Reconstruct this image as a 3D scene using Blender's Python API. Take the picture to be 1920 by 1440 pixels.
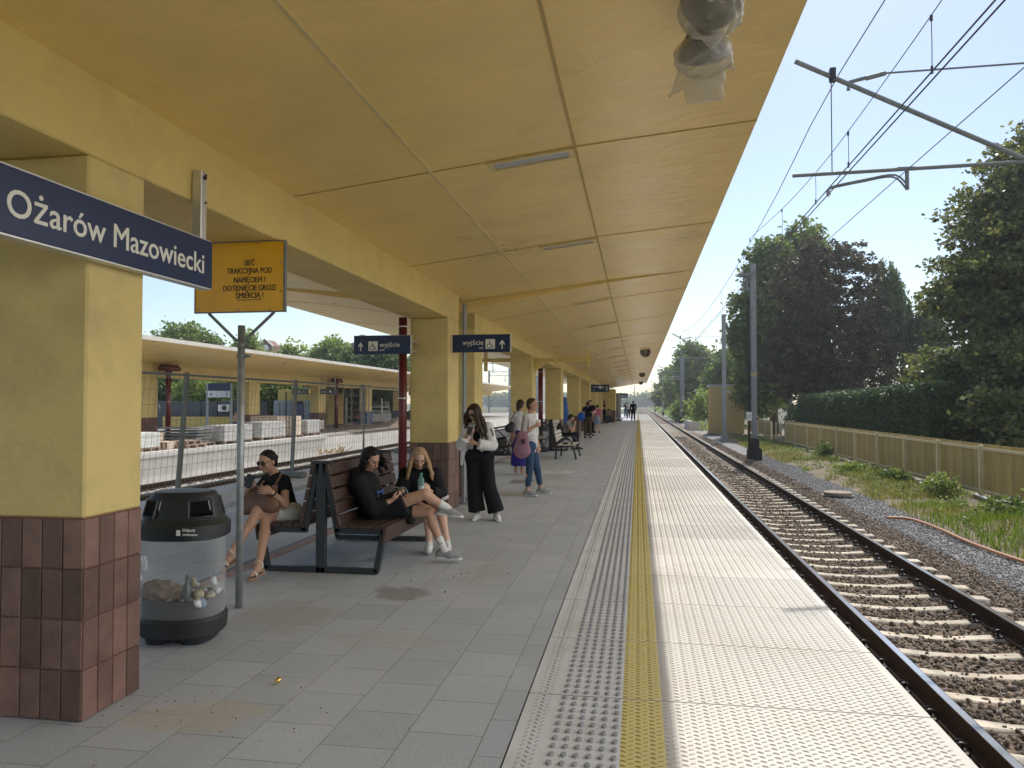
import bpy, math, random
import numpy as np
from mathutils import Vector, Matrix, Euler
R = math.radians
for o in list(bpy.data.objects): bpy.data.objects.remove(o)
sc = bpy.context.scene
col = sc.collection
rng = np.random.default_rng(7)
random.seed(7)

# ---------------------------------------------------------------- camera
PITCH, YAW = R(1.472), R(9.304)
cam_d = bpy.data.cameras.new('camera'); cam = bpy.data.objects.new('camera', cam_d); col.objects.link(cam)
cam_d.sensor_width = 36; cam_d.lens = 27.0; cam_d.clip_end = 6000; cam_d.clip_start = 0.05
cam.location = (0, 0, 1.55); cam.rotation_euler = (R(90) + PITCH, 0, YAW)
sc.camera = cam
# ---------------------------------------------------------------- world, sun, exposure
SUN_EL, SUN_AZ = R(48), R(12.2)          # azimuth measured from +Y towards +X
SKY_FILL = 17.5
w = bpy.data.worlds.new('World'); sc.world = w; w.use_nodes = True
nt = w.node_tree; nt.nodes.clear()
out = nt.nodes.new('ShaderNodeOutputWorld'); bg = nt.nodes.new('ShaderNodeBackground')
sky = nt.nodes.new('ShaderNodeTexSky'); sky.sky_type = 'NISHITA'; sky.sun_disc = False
sky.sun_elevation = SUN_EL; sky.sun_rotation = SUN_AZ; sky.air_density = 1.0; sky.dust_density = 0.6; sky.ozone_density = 1.0; sky.altitude = 100
tc = nt.nodes.new('ShaderNodeTexCoord'); mp = nt.nodes.new('ShaderNodeMapping'); mp.inputs['Scale'].default_value = (1.3, 1.3, 6.5)
nz = nt.nodes.new('ShaderNodeTexNoise'); nz.inputs['Scale'].default_value = 2.6; nz.inputs['Detail'].default_value = 7; nz.inputs['Roughness'].default_value = .58
rp = nt.nodes.new('ShaderNodeValToRGB'); rp.color_ramp.elements[0].position = .56; rp.color_ramp.elements[1].position = .74
sep = nt.nodes.new('ShaderNodeSeparateXYZ'); lo = nt.nodes.new('ShaderNodeMapRange')
lo.inputs['From Min'].default_value = .34; lo.inputs['From Max'].default_value = .12; lo.inputs['To Min'].default_value = 0; lo.inputs['To Max'].default_value = .55
mu = nt.nodes.new('ShaderNodeMath'); mu.operation = 'MULTIPLY'
mx = nt.nodes.new('ShaderNodeMix'); mx.data_type = 'RGBA'; mx.inputs['B'].default_value = (6.0, 6.1, 6.2, 1)
L = nt.links.new
L(tc.outputs['Generated'], mp.inputs['Vector']); L(mp.outputs['Vector'], nz.inputs['Vector']); L(nz.outputs['Fac'], rp.inputs['Fac'])
L(tc.outputs['Generated'], sep.inputs['Vector']); L(sep.outputs['Z'], lo.inputs['Value'])
L(rp.outputs['Color'], mu.inputs[0]); L(lo.outputs['Result'], mu.inputs[1]); L(mu.outputs[0], mx.inputs['Factor'])
L(sky.outputs['Color'], mx.inputs['A'])
# cloud-like glow added to the unseen sky at right, to fill the shade
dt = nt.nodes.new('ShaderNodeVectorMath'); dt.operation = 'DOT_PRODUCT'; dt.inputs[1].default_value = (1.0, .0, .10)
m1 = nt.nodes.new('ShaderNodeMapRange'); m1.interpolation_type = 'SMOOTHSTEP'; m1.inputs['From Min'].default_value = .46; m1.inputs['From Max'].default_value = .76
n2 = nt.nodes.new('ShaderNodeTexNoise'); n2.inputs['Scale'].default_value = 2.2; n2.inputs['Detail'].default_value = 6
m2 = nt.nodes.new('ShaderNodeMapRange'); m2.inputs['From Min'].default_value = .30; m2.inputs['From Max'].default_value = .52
mm = nt.nodes.new('ShaderNodeMath'); mm.operation = 'MULTIPLY'; mb = nt.nodes.new('ShaderNodeMix'); mb.data_type = 'RGBA'; mb.inputs['B'].default_value = (SKY_FILL, SKY_FILL * .97, SKY_FILL * .93, 1)
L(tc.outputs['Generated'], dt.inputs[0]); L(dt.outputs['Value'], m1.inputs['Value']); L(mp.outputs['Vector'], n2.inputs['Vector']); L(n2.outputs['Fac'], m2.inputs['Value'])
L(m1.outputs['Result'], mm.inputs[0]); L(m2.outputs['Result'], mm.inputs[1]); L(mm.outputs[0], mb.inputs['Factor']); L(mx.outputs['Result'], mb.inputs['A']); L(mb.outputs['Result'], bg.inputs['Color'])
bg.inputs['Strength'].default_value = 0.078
L(bg.outputs['Background'], out.inputs['Surface'])
sd = bpy.data.lights.new('sun', 'SUN'); sd.energy = 2.1; sd.angle = R(0.6); sd.color = (1, .955, .88)
sun = bpy.data.objects.new('sun', sd); col.objects.link(sun)
sv = Vector((math.sin(SUN_AZ) * math.cos(SUN_EL), math.cos(SUN_AZ) * math.cos(SUN_EL), math.sin(SUN_EL)))
sun.rotation_euler = sv.to_track_quat('Z', 'Y').to_euler(); sun.location = sv * 50
sc.view_settings.view_transform = 'Standard'; sc.view_settings.look = 'None'; sc.view_settings.exposure = 0.95; sc.view_settings.gamma = 1
sc.render.engine = 'CYCLES'
sc.cycles.max_bounces = 8; sc.cycles.diffuse_bounces = 5; sc.cycles.transparent_max_bounces = 12

# ---------------------------------------------------------------- helpers
def tag(o, label=None, cat=None, group=None, kind=None):
    if label: o['label'] = label
    if cat: o['category'] = cat
    if group: o['group'] = group
    if kind: o['kind'] = kind
    return o
def wl(o):
    v = Vector((0, 0, 0))
    while o is not None: v += o.location; o = o.parent
    return v
def thing(name, label, cat, loc=(0, 0, 0), group=None):
    o = bpy.data.objects.new(name, None); col.objects.link(o); o.location = loc; o.empty_display_size = .1
    return tag(o, label, cat, group)
def copy_tree(o, parent=None, loc=None, rz=None, label=None):
    c = o.copy(); col.objects.link(c); c.parent = parent
    for ch in list(o.children): copy_tree(ch, c)
    if loc is not None: c.location = loc
    if rz is not None: c.rotation_euler.z = rz
    if label: c['label'] = label
    return c
def mkmesh(name, V, F, mats, MI=None, smooth=False, parent=None, base=None):
    """V (n,3) world coordinates; the object is placed at its parent's origin, or at its own base"""
    me = bpy.data.meshes.new(name); V = np.asarray(V, float)
    if parent is not None: off = np.array(wl(parent))
    elif base is not None: off = np.array(base, float)
    else: off = np.array([(V[:, 0].min() + V[:, 0].max()) / 2, (V[:, 1].min() + V[:, 1].max()) / 2, V[:, 2].min()])
    V = V - off
    if isinstance(F, np.ndarray):
        n, k = F.shape
        me.vertices.add(len(V)); me.vertices.foreach_set('co', V.astype(np.float32).ravel())
        me.loops.add(n * k); me.loops.foreach_set('vertex_index', F.astype(np.int32).ravel())
        me.polygons.add(n); me.polygons.foreach_set('loop_start', (np.arange(n) * k).astype(np.int32))
        try: me.polygons.foreach_set('loop_total', np.full(n, k, np.int32))
        except Exception: pass
    else:
        me.from_pydata([tuple(v) for v in V], [], F)
    if not isinstance(mats, (list, tuple)): mats = [mats]
    for m in mats: me.materials.append(m)
    if MI is not None: me.polygons.foreach_set('material_index', np.asarray(MI, np.int32))
    if smooth: me.polygons.foreach_set('use_smooth', np.ones(len(me.polygons), bool))
    me.update(); me.validate()
    o = bpy.data.objects.new(name, me); col.objects.link(o)
    if parent is not None: o.parent = parent
    else: o.location = off
    return o
class MB:
    def __init__(s): s.v = []; s.f = []; s.m = []; s.mat = 0; s.X = None
    def add(s, vs, fs):
        b = len(s.v)
        for v in vs:
            v = Vector(v)
            if s.X is not None: v = s.X @ v
            s.v.append(tuple(v))
        for f in fs: s.f.append([b + i for i in f]); s.m.append(s.mat)
        return s
    def box(s, x0, x1, y0, y1, z0, z1, c=0):
        if x0 > x1: x0, x1 = x1, x0
        if y0 > y1: y0, y1 = y1, y0
        if c <= 0:
            return s.add([(x, y, z) for z in (z0, z1) for y in (y0, y1) for x in (x0, x1)],
                         [(0, 2, 3, 1), (4, 5, 7, 6), (0, 1, 5, 4), (2, 6, 7, 3), (0, 4, 6, 2), (1, 3, 7, 5)])
        vs = []; fs = []
        # chamfered box: 24 verts
        P = {}
        for i, (x, sx) in enumerate(((x0, 1), (x1, -1))):
            for j, (y, sy) in enumerate(((y0, 1), (y1, -1))):
                for k, (z, sz) in enumerate(((z0, 1), (z1, -1))):
                    for ax in range(3):
                        P[(i, j, k, ax)] = len(vs)
                        vs.append((x + (0 if ax == 0 else sx * c), y + (0 if ax == 1 else sy * c), z + (0 if ax == 2 else sz * c)))
        for i in (0, 1):
            q = [P[(i, a, b, 0)] for a, b in ((0, 0), (1, 0), (1, 1), (0, 1))]; fs.append(q if i else q[::-1])
            q = [P[(a, i, b, 1)] for a, b in ((0, 0), (0, 1), (1, 1), (1, 0))]; fs.append(q if i else q[::-1])
            q = [P[(a, b, i, 2)] for a, b in ((0, 0), (1, 0), (1, 1), (0, 1))]; fs.append(q if i else q[::-1])
        for i in (0, 1):
            for j in (0, 1):
                fs.append([P[(i, j, 0, 0)], P[(i, j, 1, 0)], P[(i, j, 1, 1)], P[(i, j, 0, 1)]])
                fs.append([P[(i, 0, j, 0)], P[(i, 1, j, 0)], P[(i, 1, j, 2)], P[(i, 0, j, 2)]])
                fs.append([P[(0, i, j, 1)], P[(1, i, j, 1)], P[(1, i, j, 2)], P[(0, i, j, 2)]])
                for k in (0, 1): fs.append([P[(i, j, k, 0)], P[(i, j, k, 1)], P[(i, j, k, 2)]])
        return s.add(vs, fs)
    def tube(s, pts, r, n=10, caps=True, r2=None):
        pts = [Vector(p) for p in pts]; rings = []; up0 = None
        for i, p in enumerate(pts):
            d = (pts[min(i + 1, len(pts) - 1)] - pts[max(i - 1, 0)]).normalized()
            if up0 is None: up0 = Vector((0, 0, 1)) if abs(d.z) < .9 else Vector((1, 0, 0))
            a = d.cross(up0)
            if a.length < 1e-4: up0 = Vector((0, 1, 0)); a = d.cross(up0)
            a.normalize(); b = a.cross(d).normalized(); up0 = b
            rr = r if r2 is None else r + (r2 - r) * i / (len(pts) - 1)
            if isinstance(r, (list, tuple)): rr = r[i]
            rings.append([p + (a * math.cos(2 * math.pi * k / n) + b * math.sin(2 * math.pi * k / n)) * rr for k in range(n)])
        vs = [v for ring in rings for v in ring]; fs = []
        for i in range(len(pts) - 1):
            for k in range(n): fs.append((i * n + k, i * n + (k + 1) % n, (i + 1) * n + (k + 1) % n, (i + 1) * n + k))
        if caps: fs.append(tuple(range(n))[::-1]); fs.append(tuple((len(pts) - 1) * n + k for k in range(n)))
        return s.add(vs, fs)
    def lathe(s, prof, c=(0, 0, 0), n=24, axis='z', caps=True, sx=1, sy=1):
        vs = []; fs = []
        for (r, h) in prof:
            for k in range(n):
                a = 2 * math.pi * k / n; x, y = r * math.cos(a) * sx, r * math.sin(a) * sy
                p = (x, y, h) if axis == 'z' else ((h, x, y) if axis == 'x' else (x, h, y))
                vs.append((c[0] + p[0], c[1] + p[1], c[2] + p[2]))
        for i in range(len(prof) - 1):
            for k in range(n): fs.append((i * n + k, i * n + (k + 1) % n, (i + 1) * n + (k + 1) % n, (i + 1) * n + k))
        if caps: fs.append(tuple(range(n))[::-1]); fs.append(tuple((len(prof) - 1) * n + k for k in range(n)))
        return s.add(vs, fs)
    def prism(s, poly, a0, a1, axis='y'):
        """extrude a polygon; poly in (x,z) for axis y, (y,z) for axis x, (x,y) for axis z"""
        n = len(poly); vs = []
        for a in (a0, a1):
            for (u, v) in poly: vs.append((u, a, v) if axis == 'y' else ((a, u, v) if axis == 'x' else (u, v, a)))
        fs = [tuple(range(n)), tuple(range(2 * n - 1, n - 1, -1))]
        for k in range(n): fs.append((k, k + n, (k + 1) % n + n, (k + 1) % n))
        return s.add(vs, fs)
    def bar(s, a, b, w, h, up=(0, 0, 1), c=0):
        a, b = Vector(a), Vector(b); d = b - a; l = d.length; d.normalize(); u = Vector(up)
        x = d.cross(u)
        if x.length < 1e-4: x = d.cross(Vector((0, 1, 0)))
        x.normalize(); z = x.cross(d).normalized()
        M_ = Matrix(((x.x, d.x, z.x, a.x), (x.y, d.y, z.y, a.y), (x.z, d.z, z.z, a.z), (0, 0, 0, 1)))
        old = s.X; s.X = M_ if old is None else old @ M_
        s.box(-w / 2, w / 2, 0, l, -h / 2, h / 2, c); s.X = old
        return s
    def build(s, name, mats, parent=None, smooth=False, base=None):
        o = mkmesh(name, np.array(s.v), s.f, mats, s.m, smooth, parent, base)
        return fixn(o)
def fixn(o):
    import bmesh
    bm = bmesh.new(); bm.from_mesh(o.data); bmesh.ops.recalc_face_normals(bm, faces=bm.faces); bm.to_mesh(o.data); bm.free(); return o
def autosmooth(o, ang=40):
    import bmesh
    me = o.data; me.polygons.foreach_set('use_smooth', np.ones(len(me.polygons), bool))
    bm = bmesh.new(); bm.from_mesh(me)
    for e in bm.edges: e.smooth = not (len(e.link_faces) == 2 and e.calc_face_angle(0) > R(ang))
    bm.to_mesh(me); bm.free(); return o

# ---------------------------------------------------------------- materials
def nodes_of(m): return m.node_tree, m.node_tree.nodes, m.node_tree.links.new
def M(name, c, rough=.6, metal=0, var=.12, vs=4, bump=0, bs=30, spec=.5, stretch=(1, 1, 1), island=0, dirt=None, dirt_amt=.5, dirt_scale=2, coords='Object', trans=0, alpha=1, rvar=0, detail=5, coat=0, objrand=0):
    m = bpy.data.materials.new(name); m.use_nodes = True; t, N, K = nodes_of(m)
    b = N['Principled BSDF']; b.inputs['Roughness'].default_value = rough; b.inputs['Metallic'].default_value = metal
    b.inputs['Specular IOR Level'].default_value = spec; b.inputs['Coat Weight'].default_value = coat
    if trans: b.inputs['Transmission Weight'].default_value = trans
    b.inputs['Alpha'].default_value = alpha
    c4 = (*c, 1)
    tc = N.new('ShaderNodeTexCoord'); mp = N.new('ShaderNodeMapping'); mp.inputs['Scale'].default_value = stretch
    if coords == 'World': gw = N.new('ShaderNodeNewGeometry'); K(gw.outputs['Position'], mp.inputs['Vector'])
    else: K(tc.outputs[coords], mp.inputs['Vector'])
    n1 = N.new('ShaderNodeTexNoise'); n1.inputs['Scale'].default_value = vs; n1.inputs['Detail'].default_value = detail; n1.inputs['Roughness'].default_value = .6
    K(mp.outputs['Vector'], n1.inputs['Vector'])
    hsv = N.new('ShaderNodeHueSaturation'); hsv.inputs['Color'].default_value = c4
    mr = N.new('ShaderNodeMapRange'); mr.inputs['From Min'].default_value = .25; mr.inputs['From Max'].default_value = .75
    mr.inputs['To Min'].default_value = 1 - var; mr.inputs['To Max'].default_value = 1 + var
    K(n1.outputs['Fac'], mr.inputs['Value']); val = mr.outputs['Result']
    if island:
        g = N.new('ShaderNodeNewGeometry'); m2 = N.new('ShaderNodeMapRange'); m2.inputs['To Min'].default_value = 1 - island; m2.inputs['To Max'].default_value = 1 + island
        K(g.outputs['Random Per Island'], m2.inputs['Value']); mm = N.new('ShaderNodeMath'); mm.operation = 'MULTIPLY'
        K(val, mm.inputs[0]); K(m2.outputs['Result'], mm.inputs[1]); val = mm.outputs[0]
    if objrand:
        oi = N.new('ShaderNodeObjectInfo'); m4 = N.new('ShaderNodeMapRange'); m4.inputs['To Min'].default_value = 1 - objrand; m4.inputs['To Max'].default_value = 1 + objrand
        K(oi.outputs['Random'], m4.inputs['Value']); m5 = N.new('ShaderNodeMath'); m5.operation = 'MULTIPLY'; K(val, m5.inputs[0]); K(m4.outputs['Result'], m5.inputs[1]); val = m5.outputs[0]
    K(val, hsv.inputs['Value']); colo = hsv.outputs['Color']
    if dirt:
        n2 = N.new('ShaderNodeTexNoise'); n2.inputs['Scale'].default_value = dirt_scale; n2.inputs['Detail'].default_value = 8; n2.inputs['Roughness'].default_value = .65
        K(mp.outputs['Vector'], n2.inputs['Vector']); r2 = N.new('ShaderNodeValToRGB'); r2.color_ramp.elements[0].position = .48; r2.color_ramp.elements[1].position = .7
        K(n2.outputs['Fac'], r2.inputs['Fac']); q = N.new('ShaderNodeMath'); q.operation = 'MULTIPLY'; q.inputs[1].default_value = dirt_amt
        K(r2.outputs['Color'], q.inputs[0]); x = N.new('ShaderNodeMix'); x.data_type = 'RGBA'; x.inputs['B'].default_value = (*dirt, 1)
        K(q.outputs[0], x.inputs['Factor']); K(colo, x.inputs['A']); colo = x.outputs['Result']
    K(colo, b.inputs['Base Color'])
    if rvar:
        m3 = N.new('ShaderNodeMapRange'); m3.inputs['From Min'].default_value = .3; m3.inputs['From Max'].default_value = .7
        m3.inputs['To Min'].default_value = max(0, rough - rvar); m3.inputs['To Max'].default_value = min(1, rough + rvar)
        K(n1.outputs['Fac'], m3.inputs['Value']); K(m3.outputs['Result'], b.inputs['Roughness'])
    if bump:
        n3 = N.new('ShaderNodeTexNoise'); n3.inputs['Scale'].default_value = bs; n3.inputs['Detail'].default_value = 6
        K(mp.outputs['Vector'], n3.inputs['Vector']); bn = N.new('ShaderNodeBump'); bn.inputs['Strength'].default_value = min(1, bump); bn.inputs['Distance'].default_value = .01 * max(1, bump)
        K(n3.outputs['Fac'], bn.inputs['Height']); K(bn.outputs['Normal'], b.inputs['Normal'])
    return m
MT = {}
MT['pillar'] = M('pillar_paint', (.62, .485, .19), .62, var=.10, vs=1.6, bump=.5, bs=26, dirt=(.44, .35, .15), dirt_amt=.6, dirt_scale=2.9, rvar=.06)
MT['beam'] = M('beam_paint', (.66, .50, .18), .6, var=.10, vs=1.4, bump=.5, bs=22, dirt=(.47, .36, .14), dirt_amt=.55, dirt_scale=1.8, rvar=.06)
MT['tile'] = M('glazed_brown_tile', (.150, .084, .066), .40, var=.3, vs=9, bump=.25, bs=60, island=.38, rvar=.08)
MT['grout'] = M('red_grout', (.17, .08, .065), .85, var=.15, vs=20)
MT['black_paint'] = M('dark_grey_powder_coat', (.022, .027, .032), .42, var=.1, bump=.1, bs=200)
MT['wood'] = M('brown_bench_wood', (.05, .027, .02), .42, var=.28, vs=6, stretch=(8, .6, 8), island=.18, bump=.25, bs=14)
MT['slatwhite'] = M('pale_bench_wood', (.50, .47, .42), .6, var=.15, vs=5, stretch=(6, .6, 6), island=.1)
MT['galv'] = M('galvanised_steel', (.33, .35, .355), .45, .55, var=.25, vs=14, rvar=.1)
MT['galv_dull'] = M('weathered_galvanised_steel', (.20, .215, .21), .62, .25, var=.3, vs=18, rvar=.1)
MT['alu'] = M('aluminium', (.62, .62, .61), .35, .7, var=.05)
MT['navy'] = M('navy_sign_face', (.006, .019, .075), .32, var=.08, spec=.45)
MT['white'] = M('white_paint', (.78, .78, .76), .5, var=.04)
MT['offwhite'] = M('sign_lettering', (.74, .73, .66), .5, var=.03)
MT['signyellow'] = M('yellow_warning_sheet', (.82, .43, .012), .28, var=.06, vs=3, dirt=(.5, .25, .02), dirt_amt=.35)
MT['ink'] = M('black_lettering', (.012, .012, .012), .5, var=.02)
MT['pipe'] = M('dark_red_pipe', (.115, .012, .014), .35, var=.12, vs=8)
MT['plastic'] = M('black_bin_plastic', (.018, .021, .025), .38, var=.15, vs=20, bump=.2, bs=180)
MT['concrete'] = M('concrete', (.40, .385, .355), .82, var=.15, vs=3, bump=.6, bs=40, dirt=(.25, .23, .2), dirt_amt=.5)
MT['concrete_light'] = M('pale_concrete', (.56, .55, .52), .85, var=.12, vs=2, bump=.4, bs=40, dirt=(.36, .34, .31), dirt_amt=.4)
MT['mast'] = M('mast_concrete', (.27, .28, .285), .8, var=.15, vs=5, stretch=(3, 3, .6), bump=.3, bs=40)
MT['wire'] = M('copper_wire', (.05, .04, .06), .5, .5, var=.1)
MT['rust'] = M('rusty_steel', (.045, .028, .020), .85, 0, var=.3, vs=12, bump=.5, bs=60, spec=.15)
MT['railtop'] = M('polished_rail_head', (.55, .55, .56), .22, 1, var=.08, vs=6, stretch=(10, .4, 1))
MT['clip'] = M('black_rail_fastening', (.02, .017, .015), .5, .3, var=.3, vs=30)
MT['dirt'] = M('sandy_soil', (.24, .195, .145), .95, var=.3, vs=6, bump=1, bs=30)
MT['rubber'] = M('black_rubber', (.015, .015, .015), .7, var=.1)
MT['dark'] = M('dark_metal', (.03, .03, .032), .5, .2, var=.1)
MT['glassy'] = M('dark_glass', (.03, .035, .04), .08, var=.02)
def tree_leaf(name, c1, c2, tr=.35, rough=.5):
    m = bpy.data.materials.new(name); m.use_nodes = True; t, N, K = nodes_of(m)
    b = N['Principled BSDF']; g = N.new('ShaderNodeNewGeometry'); rp = N.new('ShaderNodeValToRGB')
    rp.color_ramp.elements[0].color = (*c1, 1); rp.color_ramp.elements[1].color = (*c2, 1)
    K(g.outputs['Random Per Island'], rp.inputs['Fac']); K(rp.outputs['Color'], b.inputs['Base Color']); b.inputs['Roughness'].default_value = rough
    b.inputs['Specular IOR Level'].default_value = .35
    tl = N.new('ShaderNodeBsdfTranslucent'); hs = N.new('ShaderNodeHueSaturation'); hs.inputs['Value'].default_value = 1.5; hs.inputs['Saturation'].default_value = 1.1; hs.inputs['Hue'].default_value = .485
    K(rp.outputs['Color'], hs.inputs['Color']); K(hs.outputs['Color'], tl.inputs['Color'])
    mx = N.new('ShaderNodeMixShader'); mx.inputs['Fac'].default_value = tr
    K(b.outputs['BSDF'], mx.inputs[1]); K(tl.outputs['BSDF'], mx.inputs[2]); K(mx.outputs['Shader'], N['Material Output'].inputs['Surface'])
    return m
def clear_mat(name, tint, mixf, rough=.08, lwb=.45):
    """thin clear plastic: mostly transparent, with a glossy film"""
    m = bpy.data.materials.new(name); m.use_nodes = True; t, N, K = nodes_of(m)
    b = N['Principled BSDF']; b.inputs['Base Color'].default_value = (*tint, 1); b.inputs['Roughness'].default_value = rough
    tr = N.new('ShaderNodeBsdfTransparent'); tr.inputs['Color'].default_value = (.93, .94, .94, 1)
    lw = N.new('ShaderNodeLayerWeight'); lw.inputs['Blend'].default_value = lwb; nz = N.new('ShaderNodeTexNoise'); nz.inputs['Scale'].default_value = 7; nz.inputs['Detail'].default_value = 4
    tcn = N.new('ShaderNodeTexCoord'); K(tcn.outputs['Object'], nz.inputs['Vector'])
    mr = N.new('ShaderNodeMapRange'); mr.inputs['From Min'].default_value = .35; mr.inputs['From Max'].default_value = .7; mr.inputs['To Min'].default_value = mixf * .6; mr.inputs['To Max'].default_value = mixf * 1.4
    K(nz.outputs['Fac'], mr.inputs['Value']); ad = N.new('ShaderNodeMath'); ad.operation = 'MULTIPLY_ADD'; ad.inputs[1].default_value = .5
    ad.use_clamp = True; K(lw.outputs['Facing'], ad.inputs[0]); K(mr.outputs['Result'], ad.inputs[2])
    mx = N.new('ShaderNodeMixShader'); K(ad.outputs[0], mx.inputs['Fac']); K(tr.outputs['BSDF'], mx.inputs[1]); K(b.outputs['BSDF'], mx.inputs[2])
    K(mx.outputs['Shader'], N['Material Output'].inputs['Surface']); return m
def text_mesh(name, body, size, mat, parent, origin, ux, uz, align='LEFT', sx=1.0, depth=.0015, bold=0.0, spacing=1.0, fat=0.0):
    """flat lettering; ux = reading direction, uz = up direction (world); mesh child of parent"""
    cu = bpy.data.curves.new(name, 'FONT'); cu.body = body; cu.size = size; cu.align_x = align; cu.extrude = depth; cu.offset = bold; cu.space_character = spacing
    cu.resolution_u = 4
    to = bpy.data.objects.new(name, cu); col.objects.link(to)
    dg = bpy.context.evaluated_depsgraph_get(); me = bpy.data.meshes.new_from_object(to.evaluated_get(dg))
    bpy.data.objects.remove(to); bpy.data.curves.remove(cu)
    ux = Vector(ux).normalized(); uz = Vector(uz).normalized(); n = ux.cross(uz)
    off = wl(parent)
    for v in me.vertices:
        p = v.co; q = Vector(origin) + ux * (p.x * sx) + uz * p.y + n * p.z
        v.co = q - off
    if fat:
        vs0 = [v.co.copy() for v in me.vertices]; fs0 = [list(p.vertices) for p in me.polygons]; vs = []; fs = []
        for k, (a, b) in enumerate(((0, 0), (1, 0), (-1, 0), (0, 1), (0, -1))):
            fs += [[i + len(vs) for i in f] for f in fs0]; vs += [v + ux * a * fat + uz * b * fat - n * .0002 * k for v in vs0]
        me = bpy.data.meshes.new(name); me.from_pydata(vs, [], fs)
    me.materials.clear(); me.materials.append(mat)
    o = bpy.data.objects.new(name, me); col.objects.link(o); o.parent = parent
    return o
# ================================================================ SETTING
def struct(o): o['kind'] = 'structure'; return o
# --- paving material
def paving_mat():
    m = bpy.data.materials.new('grey_paving'); m.use_nodes = True; t, N, K = nodes_of(m); b = N['Principled BSDF']
    tc = N.new('ShaderNodeTexCoord'); sp = N.new('ShaderNodeSeparateXYZ'); cb = N.new('ShaderNodeCombineXYZ')
    g = N.new('ShaderNodeNewGeometry'); K(g.outputs['Position'], sp.inputs[0]); K(sp.outputs['Y'], cb.inputs['X']); K(sp.outputs['X'], cb.inputs['Y'])
    br = N.new('ShaderNodeTexBrick'); br.offset = .5; br.inputs['Scale'].default_value = 1; br.inputs['Brick Width'].default_value = .395; br.inputs['Row Height'].default_value = .36
    br.inputs['Mortar Size'].default_value = .003; br.inputs['Mortar Smooth'].default_value = .25; br.inputs['Bias'].default_value = 0
    br.inputs['Color1'].default_value = (.355, .375, .39, 1); br.inputs['Color2'].default_value = (.415, .435, .455, 1); br.inputs['Mortar'].default_value = (.19, .19, .185, 1)
    K(cb.outputs[0], br.inputs['Vector'])
    n = N.new('ShaderNodeTexNoise'); n.inputs['Scale'].default_value = .9; n.inputs['Detail'].default_value = 9; n.inputs['Roughness'].default_value = .62; K(g.outputs['Position'], n.inputs['Vector'])
    rp = N.new('ShaderNodeValToRGB'); rp.color_ramp.elements[0].position = .5; rp.color_ramp.elements[1].position = .68; K(n.outputs['Fac'], rp.inputs['Fac'])
    q = N.new('ShaderNodeMath'); q.operation = 'MULTIPLY'; q.inputs[1].default_value = .38; K(rp.outputs['Color'], q.inputs[0])
    x = N.new('ShaderNodeMix'); x.data_type = 'RGBA'; x.inputs['B'].default_value = (.51, .52, .525, 1); K(q.outputs[0], x.inputs['Factor']); K(br.outputs['Color'], x.inputs['A'])
    n4 = N.new('ShaderNodeTexNoise'); n4.inputs['Scale'].default_value = 90; n4.inputs['Detail'].default_value = 3; K(g.outputs['Position'], n4.inputs['Vector'])
    hs = N.new('ShaderNodeHueSaturation'); mr = N.new('ShaderNodeMapRange'); mr.inputs['From Min'].default_value = .3; mr.inputs['From Max'].default_value = .7; mr.inputs['To Min'].default_value = .9; mr.inputs['To Max'].default_value = 1.1
    K(n4.outputs['Fac'], mr.inputs['Value']); K(mr.outputs['Result'], hs.inputs['Value']); K(x.outputs['Result'], hs.inputs['Color']); cur = hs.outputs['Color']
    # worn sand and dark damp patches, each with its own place and outline
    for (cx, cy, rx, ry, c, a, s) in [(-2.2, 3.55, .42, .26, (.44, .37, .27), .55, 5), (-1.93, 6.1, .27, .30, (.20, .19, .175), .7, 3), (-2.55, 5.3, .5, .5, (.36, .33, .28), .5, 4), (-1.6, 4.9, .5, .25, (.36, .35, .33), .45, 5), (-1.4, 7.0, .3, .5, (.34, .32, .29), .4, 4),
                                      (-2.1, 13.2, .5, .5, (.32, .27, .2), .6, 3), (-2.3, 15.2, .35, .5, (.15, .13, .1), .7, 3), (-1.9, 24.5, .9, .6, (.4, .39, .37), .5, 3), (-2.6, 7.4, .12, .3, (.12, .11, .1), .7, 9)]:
        vm = N.new('ShaderNodeVectorMath'); vm.operation = 'SUBTRACT'; vm.inputs[1].default_value = (cx, cy, 0); K(g.outputs['Position'], vm.inputs[0])
        v2 = N.new('ShaderNodeVectorMath'); v2.operation = 'MULTIPLY'; v2.inputs[1].default_value = (1 / rx, 1 / ry, 0); K(vm.outputs[0], v2.inputs[0])
        ln = N.new('ShaderNodeVectorMath'); ln.operation = 'LENGTH'; K(v2.outputs[0], ln.inputs[0])
        nn = N.new('ShaderNodeTexNoise'); nn.inputs['Scale'].default_value = s; nn.inputs['Detail'].default_value = 8; nn.inputs['Roughness'].default_value = .7; K(g.outputs['Position'], nn.inputs['Vector'])
        ad = N.new('ShaderNodeMath'); ad.operation = 'MULTIPLY_ADD'; ad.inputs[1].default_value = 2.6; K(nn.outputs['Fac'], ad.inputs[0]); K(ln.outputs['Value'], ad.inputs[2])
        r3 = N.new('ShaderNodeMapRange'); r3.inputs['From Min'].default_value = 1.85; r3.inputs['From Max'].default_value = 2.15; r3.inputs['To Min'].default_value = a; r3.inputs['To Max'].default_value = 0; K(ad.outputs[0], r3.inputs['Value'])
        y = N.new('ShaderNodeMix'); y.data_type = 'RGBA'; y.inputs['B'].default_value = (*c, 1); K(r3.outputs['Result'], y.inputs['Factor']); K(cur, y.inputs['A']); cur = y.outputs['Result']
    K(cur, b.inputs['Base Color']); b.inputs['Roughness'].default_value = .55; b.inputs['Specular IOR Level'].default_value = .35
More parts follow.
